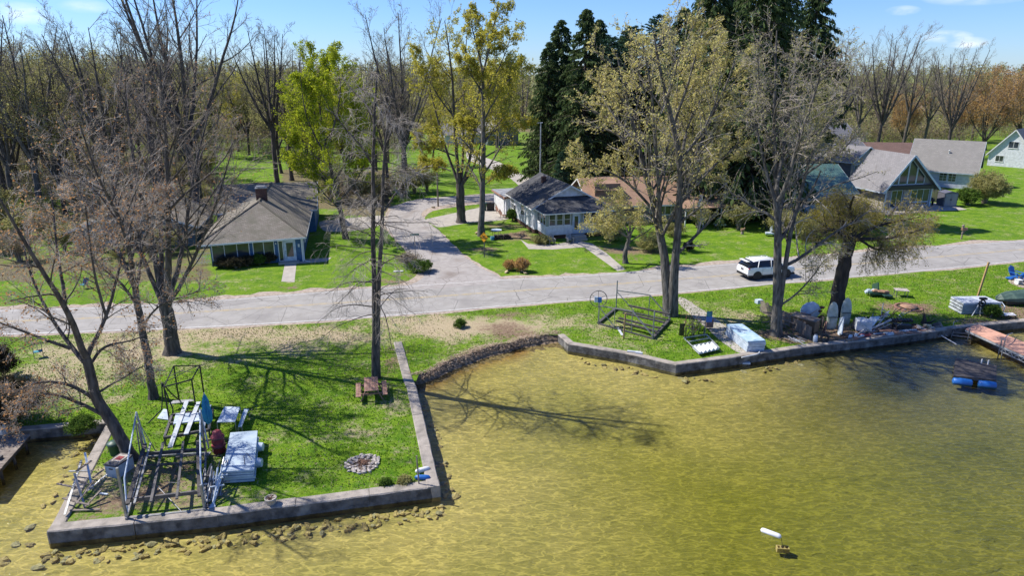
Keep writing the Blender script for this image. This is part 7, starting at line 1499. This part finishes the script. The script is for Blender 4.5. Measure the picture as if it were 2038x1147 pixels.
for i in range(26):
    p = G(rr.uniform(1528, 1600), 0, 0) if False else G(rr.uniform(1530, 1602), rr.uniform(622, 648), rr.uniform(.15, .75)); a = rr.uniform(-.9, -.1); b = MB(); L_ = rr.uniform(.5, 1.4); dv = Vector((math.cos(a), math.sin(a), rr.uniform(-.2, .2)))*L_/2; b.beam(p-dv, p+dv, rr.uniform(.1, .2), .03); W(b, 'board', M[rr.choice(['wood', 'woodr', 'woodr', 'wood', 'tan'])], dh)
b = MB(); b.box(G(1509, 612)+Vector((0, 0, .5)), (.5, .4, .3), rz=.3); tag(W(b, 'white_tub', M['bluewhite']), 'pale blue tub at the left end of the picket fence', 'tub')
cb = empty('wooden_chest', G(1620, 672)+Vector((0, .9, 0)), math.radians(-48), label='large brown wooden chest at the near end of the picket fence', cat='chest'); b = MB(); b.box((-.5, .3, .5), (1.8, .8, .9)); b.build('box', mat('brown_board', (.2, .13, .075), (.13, .085, .05), 3, rough=.85), cb); b = MB(); b.box((-.5, .3, .98), (1.9, .9, .05)); b.build('lid', M['wood'], cb)
hl = empty('covered_dinghy', G(1612, 640), 0, label='pale grey upturned boat hull behind the wooden chest', cat='boat'); b = MB(); b.blob((0, .2, .75), (1.5, 1.0, 1.5), 5, 14, .06, M=Matrix.Rotation(.4, 4, 'Y')); b.build('hull', M['bluewhite'], hl, smooth=True); b = MB(); b.beam((-.6, -.3, .4), (.5, -.35, 1.2), .03, .04); b.build('gunwale', M['steel'], hl)
b = MB(); [b.blob(G(1628, 640)+Vector((random.uniform(-.25, .25), random.uniform(-.1, .2), .2+i*.13)), (.4, .35, .25), i, 7, .4) for i in range(8)]; tag(W(b, 'brown_debris', mat('brown_debris', (.25, .13, .08), (.12, .06, .04), 4, rough=1)), 'pile of crumpled brown debris left of the upright white pontoons', 'debris')
for i, (px, lb) in enumerate(((1654, 'left of two upright white paddle hulls leaning on the willow trunk'), (1681, 'right of two upright white paddle hulls leaning on the willow trunk'))):
    ht = 2.0; q = empty('upright_pontoon', G(px, 654 if i == 0 else 645), 0, label=lb, cat='pontoon', group=None); b = MB(); n = 14; prof = [(.0, .33), (.25, .37), (.8, .4), (1.3, .38), (1.7, .3), (1.93, .16), (2.0, .03)]; vs = []
    for z_, w_ in prof:
        for k_ in range(n): a = math.tau*k_/n; vs.append((w_*math.cos(a), .16*math.sin(a)*(w_/.4)+.12*z_/2, z_))
    b.add(vs, [(j*n+k_, j*n+(k_+1) % n, (j+1)*n+(k_+1) % n, (j+1)*n+k_) for j in range(len(prof)-1) for k_ in range(n)], 0, True); b.build('hull', mat('mossy_white_hull', (.5, .52, .46), (.3, .33, .25), 2.5, 7, rough=.7), q); b = MB(); b.box((0, -.15, .9), (.7, .03, .06)); b.build('strap', M['steeld'], q)
b = MB(); b.beam(G(1671, 668, .02), G(1683, 668, .02)+Vector((-.1, .7, 1.1)), .7, .04, up=(1, 0, 0)); tag(W(b, 'grey_hatch_board', M['bluewhite']), 'grey board leaning in front of the right upright hull', 'board')
tk = empty('gas_bottle', G(1622, 681), 0, label='white gas bottle standing beside the wooden chest', cat='gas bottle'); b = MB(); b.lathe((0, 0, 0), [(.13, 0), (.15, .05), (.15, .4), (.1, .5), (.04, .53)], 16); b.build('cylinder', M['bluewhite'], tk); b = MB(); b.ring((0, 0, .56), .1, .015, 'z', 14); b.build('collar', M['steel'], tk)
ty = empty('old_tyre', G(1640, 683), 0, label='old black tyre propped up right of the gas bottle', cat='tyre'); b = MB(); b.ring((0, 0, .33), .26, .08, 'y', 24, k=8); b.build('tread', M['tyre'], ty)
al = empty('metal_scrap', G(1590, 672), 0, label='flat bundle of aluminium rails lying before the picket fence', cat='scrap metal'); rr = random.Random(6)
for i in range(9): x, y = rr.uniform(1556, 1590), rr.uniform(664, 678); b = MB(); b.beam(G(x, y, .12+.03*i/3), G(x+rr.uniform(12, 26), y+rr.uniform(3, 12), .1), .06, .04); W(b, 'rail', M[rr.choice(['alum', 'steel'])], al)
hd = empty('boat_hoist', G(1715, 668), 0, label='pale metal hoist with a white tank lying on the red concrete pad', cat='hoist'); fH = Frame(G(1702, 672), G(1740, 664), G(1768, 640), G(1735, 642))
part(hd, 'white_tank', M['white'], lambda b: (b.box(fH(.05, .35, .55), (1.0, .9, .7), rz=-.3),)); part(hd, 'ribbed_float', M['bluewhite'], lambda b: [b.tube([fH(.25+.13*i, .2, .5), fH(.3+.13*i, .55, .8)], .11, 9) for i in range(4)])
part(hd, 'rail', M['alum'], lambda b: [b.beam(fH(0, 0, .15), fH(1, 0, .2), .09, .09), b.beam(fH(-.1, .2, .9), fH(.9, -.1, .3), .08, .08), b.beam(fH(.3, 0, .3), fH(1.3, .2, .5), .08, .08), b.beam(fH(1.0, .1, .4), fH(1.3, .9, .3), .07, .07), b.beam(fH(0, .5, .6), fH(1.1, .3, .75), .06, .07), b.beam(fH(.2, .9, .4), fH(1.2, .6, .85), .06, .07), b.beam(fH(.1, 0, .2), fH(.9, 1, .8), .06, .06), b.beam(fH(.9, 0, .2), fH(1.1, .8, 1.0), .05, .05), b.beam(fH(.5, 1, .2), fH(.5, 1, 1.5), .05, .05)])
for u in (-.28, .0): part(hd, 'roller', M['bluewhite'], lambda b: (b.tube([fH(u, -.05, .22), fH(u+.22, -.15, .22)], .16, 12), b.tube([fH(u+.05, -.07, .22), fH(u+.17, -.13, .22)], .175, 12)))
wr = empty('wire_rack', G(1755, 645), 0, label='heap of thin wire racks and rods on the back of the red pad', cat='racks'); rr = random.Random(9)
for i in range(46): p = G(rr.uniform(1722, 1800), rr.uniform(625, 658), rr.uniform(.05, .5)); b = MB(); b.tube([p, p+Vector((rr.uniform(-.6, .9), rr.uniform(-.6, .2), rr.uniform(-.1, .6)))], rr.uniform(.018, .04), 4); W(b, 'rod', M[rr.choice(['steel', 'alum', 'rust', 'steel'])], wr)
b = MB(); b.beam(G(1778, 650, .3), G(1812, 652, .25), .45, .4); [b.box(G(1775+i*6, 650)+Vector((0, 0, .48)), (.16, .5, .16), rz=-.3) for i in range(7)]; tag(W(b, 'black_seat_pile', M['blackm']), 'pile of black boat seats at the right of the red pad', 'seats')
bp_ = empty('brick_blocks', G(1735, 672), 0, label='orange and white blocks lined along the edge of the red pad', cat='blocks')
for i, (x, y, w_, m_) in enumerate(((1722, 672, .8, 'red'), (1735, 668, .6, 'woodr'), (1742, 664, .5, 'tan'), (1757, 664, .7, 'woodr'), (1773, 669, .6, 'bluewhite'), (1800, 664, .6, 'bluewhite'), (1787, 668, .7, 'woodr'), (1770, 660, 1.0, 'blackm'), (1710, 674, .6, 'woodr'), (1690, 681, .5, 'wood'), (1700, 678, .5, 'woodr'))): b = MB(); b.box(G(x, y)+Vector((0, .05, .14)), (w_, .22, .16), rz=random.uniform(0, .35)); W(b, 'block', M[m_], bp_)
st_ = empty('driftwood_stump', G(1838, 645), 0, label='dark driftwood stump standing by the right seawall', cat='stump'); b = MB(); b.tube([(0, 0, 0), (.02, 0, .35), (-.06, 0, .7), (-.1, .02, .9)], [.22, .14, .08, .02], 8); b.tube([(.1, 0, 0), (.5, 0, .12), (.9, .05, .3)], [.12, .08, .02], 6); b.build('stump', M['barkd'], st_)
# ---- loungers, side table on right lawn
def sofa(name, px, py, rz, m_, label):
    r = empty(name, G(px, py), rz, label=label, cat='lounger'); b = MB(); b.box((0, 0, .32), (1.3, .75, .16)); b.build('seat', m_, r); b = MB(); b.beam((0, .35, .4), (0, .6, .95), 1.25, .1, up=(1, 0, 0)); b.build('backrest', m_, r)
    for sx in (-.55, .55):
        for sy in (-.3, .3): b = MB(); b.box((sx, sy, .12), (.06, .06, .25)); b.build('leg', M['black'], r)
    return r
sofa('green_bench', 1744, 590, math.radians(-8), M['green'], 'dark green garden bench with brown cushions on the right lawn')
b = MB(); [b.blob(G(1738, 590)+Vector((.1+.35*i, -.05-.15*i, .5)), (.65, .5, .3), i+20, 8, .25) for i in range(3)]; tag(W(b, 'brown_cushions', M['tan']), 'heap of brown cushions lying on the dark green bench', 'cushions')
b = MB(); b.beam(G(1756, 594)+Vector((0, 0, .3)), G(1772, 594)+Vector((0, 0, .25)), .7, .1); tag(W(b, 'green_ottoman', M['green']), 'low dark green footrest right of the brown cushions', 'footrest')
b = MB(); [b.blob(G(1724, 588)+Vector((.2*i, .1*(i % 2), .3+.1*(i % 2))), (.4, .35, .3), i+30, 8, .3) for i in range(4)]; tag(W(b, 'pale_fabric_pile', M['bluewhite']), 'crumpled pale blue fabric left of the green bench', 'fabric')
tb = empty('side_table', G(1792, 590), math.radians(-12), label='small grey table standing on the right lawn beside the green footrest', cat='table'); b = MB(); [b.box((-.42+.21*i, 0, .58), (.2, .8, .03)) for i in range(5)]; b.build('table_top', M['rockw'], tb)
for sx in (-.42, .42):
    for sy in (-.32, .32): b = MB(); b.box((sx, sy, .28), (.05, .05, .56)); b.build('leg', M['steel'], tb)
# ---- timber post, dock boxes, covered boat
b = MB(); b.beam(G(1946, 590, 0), G(1946, 590, 0)+Vector((.45, .2, 2.9)), .13, .13); tag(W(b, 'leaning_timber', M['woody']), 'tall tan timber leaning behind the white dock sections at right', 'timber')
zt = .95; c = [G(1917, 603, zt), G(1992, 602, zt), G(1960, 589, zt), G(1892, 590, zt)]
ps = panel_stack('white_dock_stack', [Vector((q.x, q.y, 0)) for q in c], 4, .14, .11, M['white'], M['white'], 'tall stack of white dock sections on the right shore lawn')
b = MB(); b.prism([Vector((c[0].x, c[0].y-.03, .15)), Vector((c[1].x, c[1].y-.03, .15)), Vector((c[1].x, c[1].y-.03, .8)), Vector((c[0].x, c[0].y-.03, .8))], (0, 0, 0), (0, -.03, 0)); W(b, 'side_panel', mat('blue_grey_panel', (.2, .26, .3), (.14, .18, .22), 3, rough=.5), ps)
wt = empty('outboard_winch', G(1950, 628), 0, label='black winch wheel on a tripod before the white dock sections', cat='winch'); b = MB(); b.tube([(0, 0, 0), (-.05, .05, 1.3)], .045, 7); b.tube([(-.7, -.15, 0), (-.05, .05, 1.3)], .035, 6); b.tube([(-.3, .3, 0), (-.05, .05, 1.2)], .035, 6); b.build('tripod', M['alum'], wt); b = MB(); b.ring((-.05, -.05, 1.0), .24, .05, 'y', 20); b.lathe((-.05, -.05, 1.0), [(.1, -.06), (.1, .06)], 12, M=Matrix.Rotation(math.pi/2, 4, 'X')); b.build('wheel', M['black'], wt); b = MB(); b.box((0, 0, 1.36), (.5, .25, .14)); b.build('motor_cap', M['blackm'], wt)
wc = empty('white_chair_frame', G(1975, 625), 0, label='overturned white metal chair frame right of the black winch', cat='chair'); b = MB()
for x in (0, .8): b.tube([(x, 0, 0), (x+.05, 0, .6), (x+.1, .5, .8), (x+.1, .6, .1)], .03, 5)
for z_ in (.2, .4, .58): b.tube([(0, 0, z_), (.85, 0, z_)], .025, 5)
b.tube([(.1, .5, .8), (.9, .5, .8)], .025, 5); b.build('frame', M['bluewhite'], wc)
for i, (px, py, a) in enumerate(((1985, 632, -.25), (2002, 632, -.2))): lo = empty('white_lounger', G(px, py), a, label=('left' if i == 0 else 'right')+' of two white strap loungers lying at the right seawall', cat='lounger'); b = MB(); [b.box((-.5+.14*j, 0, .28+.02*math.sin(j)), (.12, .62, .02)) for j in range(8)]; b.build('straps', M['white2'], lo); b = MB(); b.tube([(-.6, -.33, .26), (.6, -.33, .26), (.6, .33, .26), (-.6, .33, .26)], .02, 5); [b.tube([(x, sy*.33, .26), (x+.08, sy*.33, 0)], .02, 5) for x in (-.5, .45) for sy in (-1, 1)]; b.build('frame', M['black'], lo)
cv = empty('covered_boat', G(2040, 604), math.radians(5), label='small boat under a dark green tarpaulin at the right picture edge', cat='boat'); b = MB(); n = 12; prof = [(-2.6, .05, .5), (-2.3, .45, .75), (-1.5, .8, .95), (0, .95, 1.05), (1.5, .95, 1.0), (2.4, .85, .9), (2.6, .7, .8)]; vs = []
for x, w_, z_ in prof: vs += [(x, -w_, .42), (x, -w_*1.0, .62*z_+.1), (x, -w_*.5, z_*.93+.05), (x, 0, z_+.12), (x, w_*.5, z_*.93+.05), (x, w_, .62*z_+.1), (x, w_, .42)]
b.add(vs, [(j*7+k_, (j+1)*7+k_, (j+1)*7+k_+1, j*7+k_+1) for j in range(6) for k_ in range(6)]+[(0, 1, 2, 3, 4, 5, 6), (48, 47, 46, 45, 44, 43, 42)], 0, False); b.build('tarpaulin', M['cover'], cv)
b = MB(); b.box((0, 0, .28), (4.2, 1.2, .3)); b.build('hull', M['black'], cv); b = MB(); [b.lathe((.9, sy*.75, .26), [(.12, -.08), (.25, -.08), (.26, 0), (.25, .08), (.12, .08)], 16, M=Matrix.Rotation(math.pi/2, 4, 'X')) for sy in (-1, 1)]; b.build('trailer_wheel', M['steel'], cv)
def adirondack(px, py, rz, m_, label, s=1.0, group=None):
    r = empty('adirondack_chair', G(px, py), rz, label=label, cat='chair', group=group); r.scale = (s, s, s)
    b = MB(); [b.beam((x, -.3, .38), (x, .28, .25), .1, .02) for x in (-.22, -.11, 0, .11, .22)]; b.build('seat', m_, r)
    b = MB()
    for i in range(5): x = -.22+.11*i; h_ = .95-.06*abs(i-2)**1.5; b.beam((x, .25, .25), (x*1.2, .25+.32*h_, .25+.8*h_), .02, .1, up=(1, 0, 0)); 
    b.beam((-.28, .45, .62), (.28, .45, .62), .03, .08); b.build('backrest', m_, r)
    for sx in (-1, 1): b = MB(); b.beam((sx*.34, -.36, .56), (sx*.34, .36, .56), .13, .03); b.build('armrest', m_, r)
    for sx in (-1, 1): b = MB(); b.box((sx*.3, -.32, .27), (.04, .1, .55)); b.beam((sx*.28, .5, .0), (sx*.28, -.3, .38), .03, .12); b.build('leg', m_, r)
adirondack(2020, 556, math.radians(20), M['blue'], 'bright blue slatted garden chair at the right picture edge', 1.15)
adirondack(2040, 562, math.radians(-50), M['blue'], 'second bright blue garden chair, cut off by the right picture edge', 1.1)
adirondack(1098, 486, math.radians(10), M['steel'], 'left grey garden chair before the white house porch'); adirondack(1134, 484, math.radians(15), M['steel'], 'right grey garden chair before the white house porch')
tb = empty('white_side_table', G(2026, 566), .2, label='small white slatted table between the bright blue chairs', cat='table'); b = MB(); b.box((0, 0, .42), (.5, .5, .03)); b.build('table_top', M['white2'], tb)
for sx in (-1, 1): b = MB(); b.box((sx*.2, 0, .2), (.05, .42, .4)); b.build('leg', M['white2'], tb)
b = MB(); b.box(G(2010, 556)+Vector((0, 0, .12)), (.6, .5, .08), rz=.4); tag(W(b, 'blue_footrest', M['blue']), 'low blue footrest left of the bright blue chair', 'footrest')
# ---- yard things by the houses
sh = empty('storage_shed', G(1890, 412), math.radians(2), label='grey plastic storage shed with double doors beside the glazed gable house', cat='shed'); b = MB(); b.box((0, .8, .95), (1.9, 1.5, 1.9)); b.prism([(-1.0, .0, 1.9), (1.0, .0, 1.9), (0, 0, 2.15)], (0, 0, 0), (0, 1.6, 0)); b.build('body', mat('grey_plastic', (.13, .13, .15), (.1, .1, .12), 3, rough=.5), sh)
for sx in (-1, 1): b = MB(); b.box((sx*.42, .03, .95), (.8, .03, 1.7)); b.box((sx*.42, .0, 1.35), (.5, .03, .3)); d_ = b.build('door', mat('pale_grey_plastic', (.22, .22, .24), rough=.5), sh); b = MB(); b.box((sx*.08, -.01, 1.0), (.03, .04, .2)); b.build('handle', M['black'], d_)
fe = empty('board_fence', G(1862, 404), 0, label='grey board fence between the glazed gable house and the shed', cat='fence'); b = MB(); p, q = G(1852, 402), G(1876, 400); palings(b, p, q, 14, 1.8); W(b, 'boards', M['wood'], fe)
gr = empty('barbecue', G(1850, 409), 0, label='dark barbecue at the right corner of the glazed gable house', cat='barbecue'); b = MB(); b.box((0, 0, .8), (.9, .45, .3)); b.lathe((0, 0, .95), [(.4, 0), (.3, .15), (.05, .2)], 12); b.build('hood', M['black'], gr); b = MB(); [b.box((sx*.35, 0, .35), (.05, .4, .7)) for sx in (-1, 1)]; b.build('stand', M['black'], gr)
for i, px in enumerate((1773, 1812, 1834)): pl = empty('stone_pillar', G(px, 430-i*3), 0, label=('leftmost', 'middle', 'rightmost')[i]+' of three short stone pillars at the front edge of the patio', cat='pillar'); b = MB(); b.box((0, 0, .35), (.32, .32, .7)); b.build('shaft', M['stone'], pl); b = MB(); b.lathe((0, 0, .7), [(.2, 0), (.2, .05), (.12, .1), (.12, .25), (.03, .3)], 10); b.build('cap', M['rockw'], pl)
wh = empty('wishing_well', G(988, 470), 0, label='round glass garden table on the lawn left of the white house', cat='table'); wh.name = 'garden_table'; b = MB(); b.lathe((0, 0, .7), [(.62, 0), (.62, .03)], 22); b.build('table_top', M['bluewhite'], wh)
for a in (.5, 2.1, 3.6, 5.2): b = MB(); b.tube([(.45*math.cos(a), .45*math.sin(a), .7), (.5*math.cos(a), .5*math.sin(a), 0)], .02, 5); b.build('leg', M['black'], wh)
wp = empty('log_pile', G(1000, 476), .2, label='stacked logs beside the round garden table', cat='log pile'); b = MB()
for i in range(26): x = -.9+(i % 9)*.22+random.uniform(-.03, .03); z_ = .1+(i//9)*.18; b.tube([(x, -.25, z_), (x, .25, z_)], .09, 7)
b.build('logs', M['barkd'], wp)
b = MB(); b.lathe(G(980, 478), [(.2, 0), (.26, .4), (.24, .4), (.02, .38)], 14); tag(W(b, 'blue_planter', M['teal']), 'small dark blue planter tub left of the stacked logs', 'planter')
for px, m_, lb in ((964, 'green', 'green wheeled bin beside the garage door'), (973, 'blackm', 'black wheeled bin left of the garage door'), (980, 'blackm', 'black wheeled bin nearest the garage corner')):
    bn = empty('wheelie_bin', G(px, 419), .1, label=lb, cat='bin'); b = MB(); b.prism([(-.25, -.3, 0), (.25, -.3, 0), (.29, -.34, 1.0), (-.29, -.34, 1.0)], (0, 0, 0), (0, .62, 0)); b.build('body', M[m_], bn); b = MB(); b.box((0, 0, 1.04), (.62, .74, .07)); b.build('lid', M[m_], bn)
for i, (px, py, a) in enumerate(((995, 425, .6), (1003, 433, .7))): dc = empty('wooden_lounge_chair', G(px, py), a, label=('farther' if i == 0 else 'nearer')+' reclining wooden chair on the garage forecourt', cat='chair'); b = MB(); [b.beam((-.25, -.7+.14*j, .3), (.25, -.7+.14*j, .3), .1, .02) for j in range(9)]; b.build('seat', M['woodr'], dc); b = MB(); b.beam((0, .5, .3), (0, 1.0, .8), .5, .03, up=(1, 0, 0)); b.build('backrest', M['woodr'], dc)
for (sx, sy) in ((-.22, -.6), (.22, -.6), (-.22, .4), (.22, .4)):
    for dc in [o for o in S.objects if o.name.startswith('wooden_lounge_chair')]: b = MB(); b.box((sx, sy, .15), (.05, .05, .3)); b.build('leg', M['woodr'], dc)
for (x, y, s, lb) in ((862, 412, .9, 'white boulder beside the utility pole'), (950, 463, 1.2, 'dark boulder at the foot of the slim maple'), (1008, 541, .8, 'flat pale rock at the front of the ornamental grass bed'), (1045, 543, .6, 'small pale rock right of the ornamental grass bed'), (1105, 463, .5, 'small stone at the porch corner of the white house')):
    stone(G(x, y, .12), s*.8, lb, None)
S.objects
b = MB(); b.box(G(793, 541)+Vector((0, 0, .05)), (.9, .25, .08), rz=.1); tag(W(b, 'white_drain_cover', M['white2']), 'long white drain pipe end in the grass by the junction corner', 'drain')
b = MB(); b.box(G(1375, 398)+Vector((0, 0, .5)), (.1, .1, 1.0)); 
# evergreen, hedges, bushes
def bush(w_, h, leaf, px, py, label, seed, group=None, **k):
    o = shrub(w_, h, seed, leaf, 'bush', **k); o.location = G(px, py); tag(o, label, 'bush', group); return o
bush(1.5, .95, M['l_shrub'], 517, 527, 'bright green clipped bush before the blue bungalow', 61, stems=70, per=8, size=.05); bush(1.5, 1.0, M['l_dshrub'], 536, 524, 'dark bush right of the bright green clipped bush', 62, stems=60, per=6, size=.05)
bush(1.9, .95, M['l_dshrub'], 448, 532, 'leftmost dark brown bush below the blue bungalow windows', 63, stems=60, per=5, size=.05); bush(1.7, 1.0, M['l_dshrub'], 470, 534, 'second dark bush from the left below the blue bungalow windows', 64, stems=60, per=6, size=.05); bush(1.7, .95, M['l_dshrub'], 492, 530, 'dark bush left of the bright green clipped bush', 65, stems=60, per=6, size=.05)
bush(5.6, 4.2, M['l_olive'], 1958, 405, 'big rounded olive green bush before the grey gabled house', 66, stems=90, per=10, size=.09); bush(3.6, 2.2, M['l_shrub'], 1925, 408, 'green bush left of the big rounded bush', 67, stems=60, per=8, size=.08)
bush(1.6, 1.2, M['l_shrub'], 1050, 445, 'green shrub at the left wall of the white house', 68, stems=50, per=6, size=.06); bush(2.4, .8, M['l_olive'], 1078, 485, 'low straggly shrub before the white house porch corner', 69, stems=60, per=5, size=.05); bush(1.5, 1.5, M['l_shrub'], 1020, 440, 'rounded green shrub at the garage end of the white house', 70, stems=50, per=7, size=.06)
bush(.8, .5, M['l_shrub'], 916, 652, 'tiny green shrub alone on the dry verge', 71, stems=34, per=6, size=.035); bush(1.0, .9, M['l_dshrub'], 1370, 500, 'small dark evergreen shrub behind the tan maple', 72, stems=50, per=8, size=.05)
for px, py, s, lb in ((1014, 538, 1.0, 'left brown ornamental grass clump at the junction lawn'), (1039, 541, 1.35, 'right brown ornamental grass clump at the junction lawn')):
    o = shrub(1.1*s, .95*s, int(px), M['l_rust'], 'ornamental_grass', stems=130, per=2, size=.05, up=.8, twig='twigl'); o.location = G(px, py); tag(o, lb, 'ornamental grass')
bush(2.4, 1.0, M['l_shrub'], 838, 541, 'low green shrub at the junction corner', 74, stems=60, per=6, size=.06); bush(3.0, 1.3, M['l_brushb'], 812, 530, 'brown twiggy shrub behind the junction corner', 75, stems=60, per=2, size=.05)
bush(4.2, 2.6, M['l_dshrub'], 10, 850, 'big dark bush at the left picture edge above the dock', 76, stems=120, per=8, size=.06); bush(3.0, 2.2, M['l_dshrub'], -12, 760, 'dark bush behind the big dark bush at the left edge', 77, stems=90, per=8, size=.06)
bush(1.2, .9, M['l_shrub'], 1972, 632, 'dark green spiky plant before the white dock sections', 78, stems=60, per=4, size=.06); bush(.3, .13, M['l_shrub'], 768, 966, 'small tuft of weeds at the front wall, left', 79, stems=30, per=4, size=.03); bush(.35, .15, M['l_olive'], 805, 962, 'small tuft of weeds at the front wall, right', 80, stems=40, per=5, size=.04)
bush(1.6, .7, M['l_shrub'], 165, 858, 'weeds growing at the head of the boat slip wall', 81, stems=50, per=5, size=.05)
for i, (px, py, w_, h_) in enumerate(((1560, 470, 4.5, 3.0), (1600, 478, 4, 2.6), (1640, 470, 5, 3.6), (1680, 472, 5, 3.4), (1725, 468, 4.5, 2.8), (1440, 432, 4, 2), (1480, 440, 4, 2.2))): bush(w_, h_, M['l_willow' if i in (2, 3, 4) else 'l_brush'], px, py, 'straggly olive brush mass on the far road bank near the willow', 90+i, 'brush on the far bank behind the willow', stems=70, per=5, size=.07)
for i, (px, py, w_, h_) in enumerate(((1290, 500, 3.0, 1.6), (1215, 480, 3.2, 1.8), (1340, 470, 3, 1.5))): bush(w_, h_, M['l_brush'], px, py, 'olive undergrowth around the small crooked tree', 110+i, 'undergrowth by the crooked tree', stems=60, per=5, size=.06)
br = empty('fallen_branches', G(1800, 486), 0, label='bare fallen branches on the grass right of the willow', cat='branches'); r_ = np.random.default_rng(5); P = []
for i in range(10):
    a = G(1745+i*3, 478-i*.5, .8); e_ = a+Vector((r_.uniform(2, 5), r_.uniform(-1.5, 3), r_.uniform(-.4, 1.4))); P.append([a.lerp(e_, f)[:] for f in np.linspace(0, 1, 6)])
P = np.array(P)+r_.normal(0, .08, (10, 6, 3)); Rr = np.linspace(.07, .02, 6)[None]*np.ones((10, 1)); C = spawn(r_, P, Rr, 7, .2, .5, 40, .1, .1, 4, .6, .5, .012); V, Q = cat([tubes(P, Rr, 5), tubes(*C, 3)]); o = link('boughs', npmesh('boughs', V, Q, [M['twigl']]), br); o.matrix_parent_inverse = wm(br).inverted()
# small yard table and bench left of brown roofed house
sofa('green_bench', 1432, 452, .1, M['bluewhite'], 'pale green garden bench on the lawn before the brown roofed house'); sofa('grey_bench', 1535, 470, -.2, M['bluewhite'], 'pale grey garden seat at the back of the lawn, above the white SUV')
gn = empty('garden_ornament', G(1477, 466), 0, label='orange garden ornament on a stump in the lawn', cat='ornament'); b = MB(); b.lathe((0, 0, 0), [(.2, 0), (.15, .3)], 10); b.build('stump', M['wood'], gn); b = MB(); b.blob((0, 0, .5), (.5, .3, .35), 4, 10, .2); b.blob((.22, 0, .68), (.22, .2, .2), 5, 8, .1); b.build('figure', M['tan'], gn)
fn2 = empty('wire_fence', G(410, 522), 0, label='short pale wire fence panel left of the blue bungalow', cat='fence'); b = MB(); p, q = G(392, 528), G(420, 525); [b.tube([p.lerp(q, i/9), p.lerp(q, i/9)+Vector((0, 0, 1.1))], .015, 4) for i in range(10)]; [b.tube([p+Vector((0, 0, z_)), q+Vector((0, 0, z_))], .015, 4) for z_ in (.2, .7, 1.1)]; W(b, 'panel', M['bluewhite'], fn2)
for o in list(S.objects):
    if o.name.startswith('rock_shape'): bpy.data.objects.remove(o)

rr = random.Random(21); ck = empty('deck_boards', G(1700, 676), 0, label='loose reddish boards scattered along the red pad at the right seawall', cat='boards')
for i in range(26): x, y = rr.uniform(1690, 1850), 0; y = 676-(x-1690)*.1-rr.uniform(0, 14); p = G(x, y, rr.uniform(.05, .2)); a = rr.uniform(-.5, .5); L_ = rr.uniform(.3, .9); d = Vector((math.cos(a), math.sin(a), rr.uniform(-.1, .15)))*L_; b = MB(); b.beam(p-d, p+d, rr.uniform(.1, .22), .05); W(b, 'board', M[rr.choice(['woodr', 'wood', 'tan', 'woodr', 'steeld', 'bluewhite'])], ck)
for i, (x, y, w_, h_, m_, lb) in enumerate(((1634, 655, .35, .9, 'woodd', 'dark upright plank left of the white hulls'), (1640, 662, .3, .8, 'woodr', 'red brown upright plank by the willow trunk'), (1697, 655, .3, .7, 'steeld', 'dark narrow panel right of the white hulls'))): b = MB(); b.beam(G(x, y), G(x, y)+Vector((.1, .1, h_)), w_, .05, up=(1, 0, 0)); tag(W(b, 'plank', M[m_]), lb, 'plank')
for i, (x, y, s_, m_, lb) in enumerate(((1715, 640, .35, 'bluewhite', 'crumpled pale sheet beside the white hoist tank'), (1846, 652, .28, 'rock', 'tan rock by the driftwood stump'), (1855, 656, .22, 'rockw', 'pale rock right of the driftwood stump'), (1828, 655, .3, 'rockw', 'pale rock left of the driftwood stump'), (1862, 650, .3, 'woodd', 'dark root lump at the seawall near the leaning boards'), (1820, 650, .25, 'rust', 'rust brown lump at the end of the red pad'))): b = MB(); b.blob(G(x, y)+Vector((0, 0, s_*.4)), (s_*2, s_*1.6, s_), i+50, 8, .35); tag(W(b, 'lump' if i else 'crumpled_sheet', M[m_]), lb, 'debris')
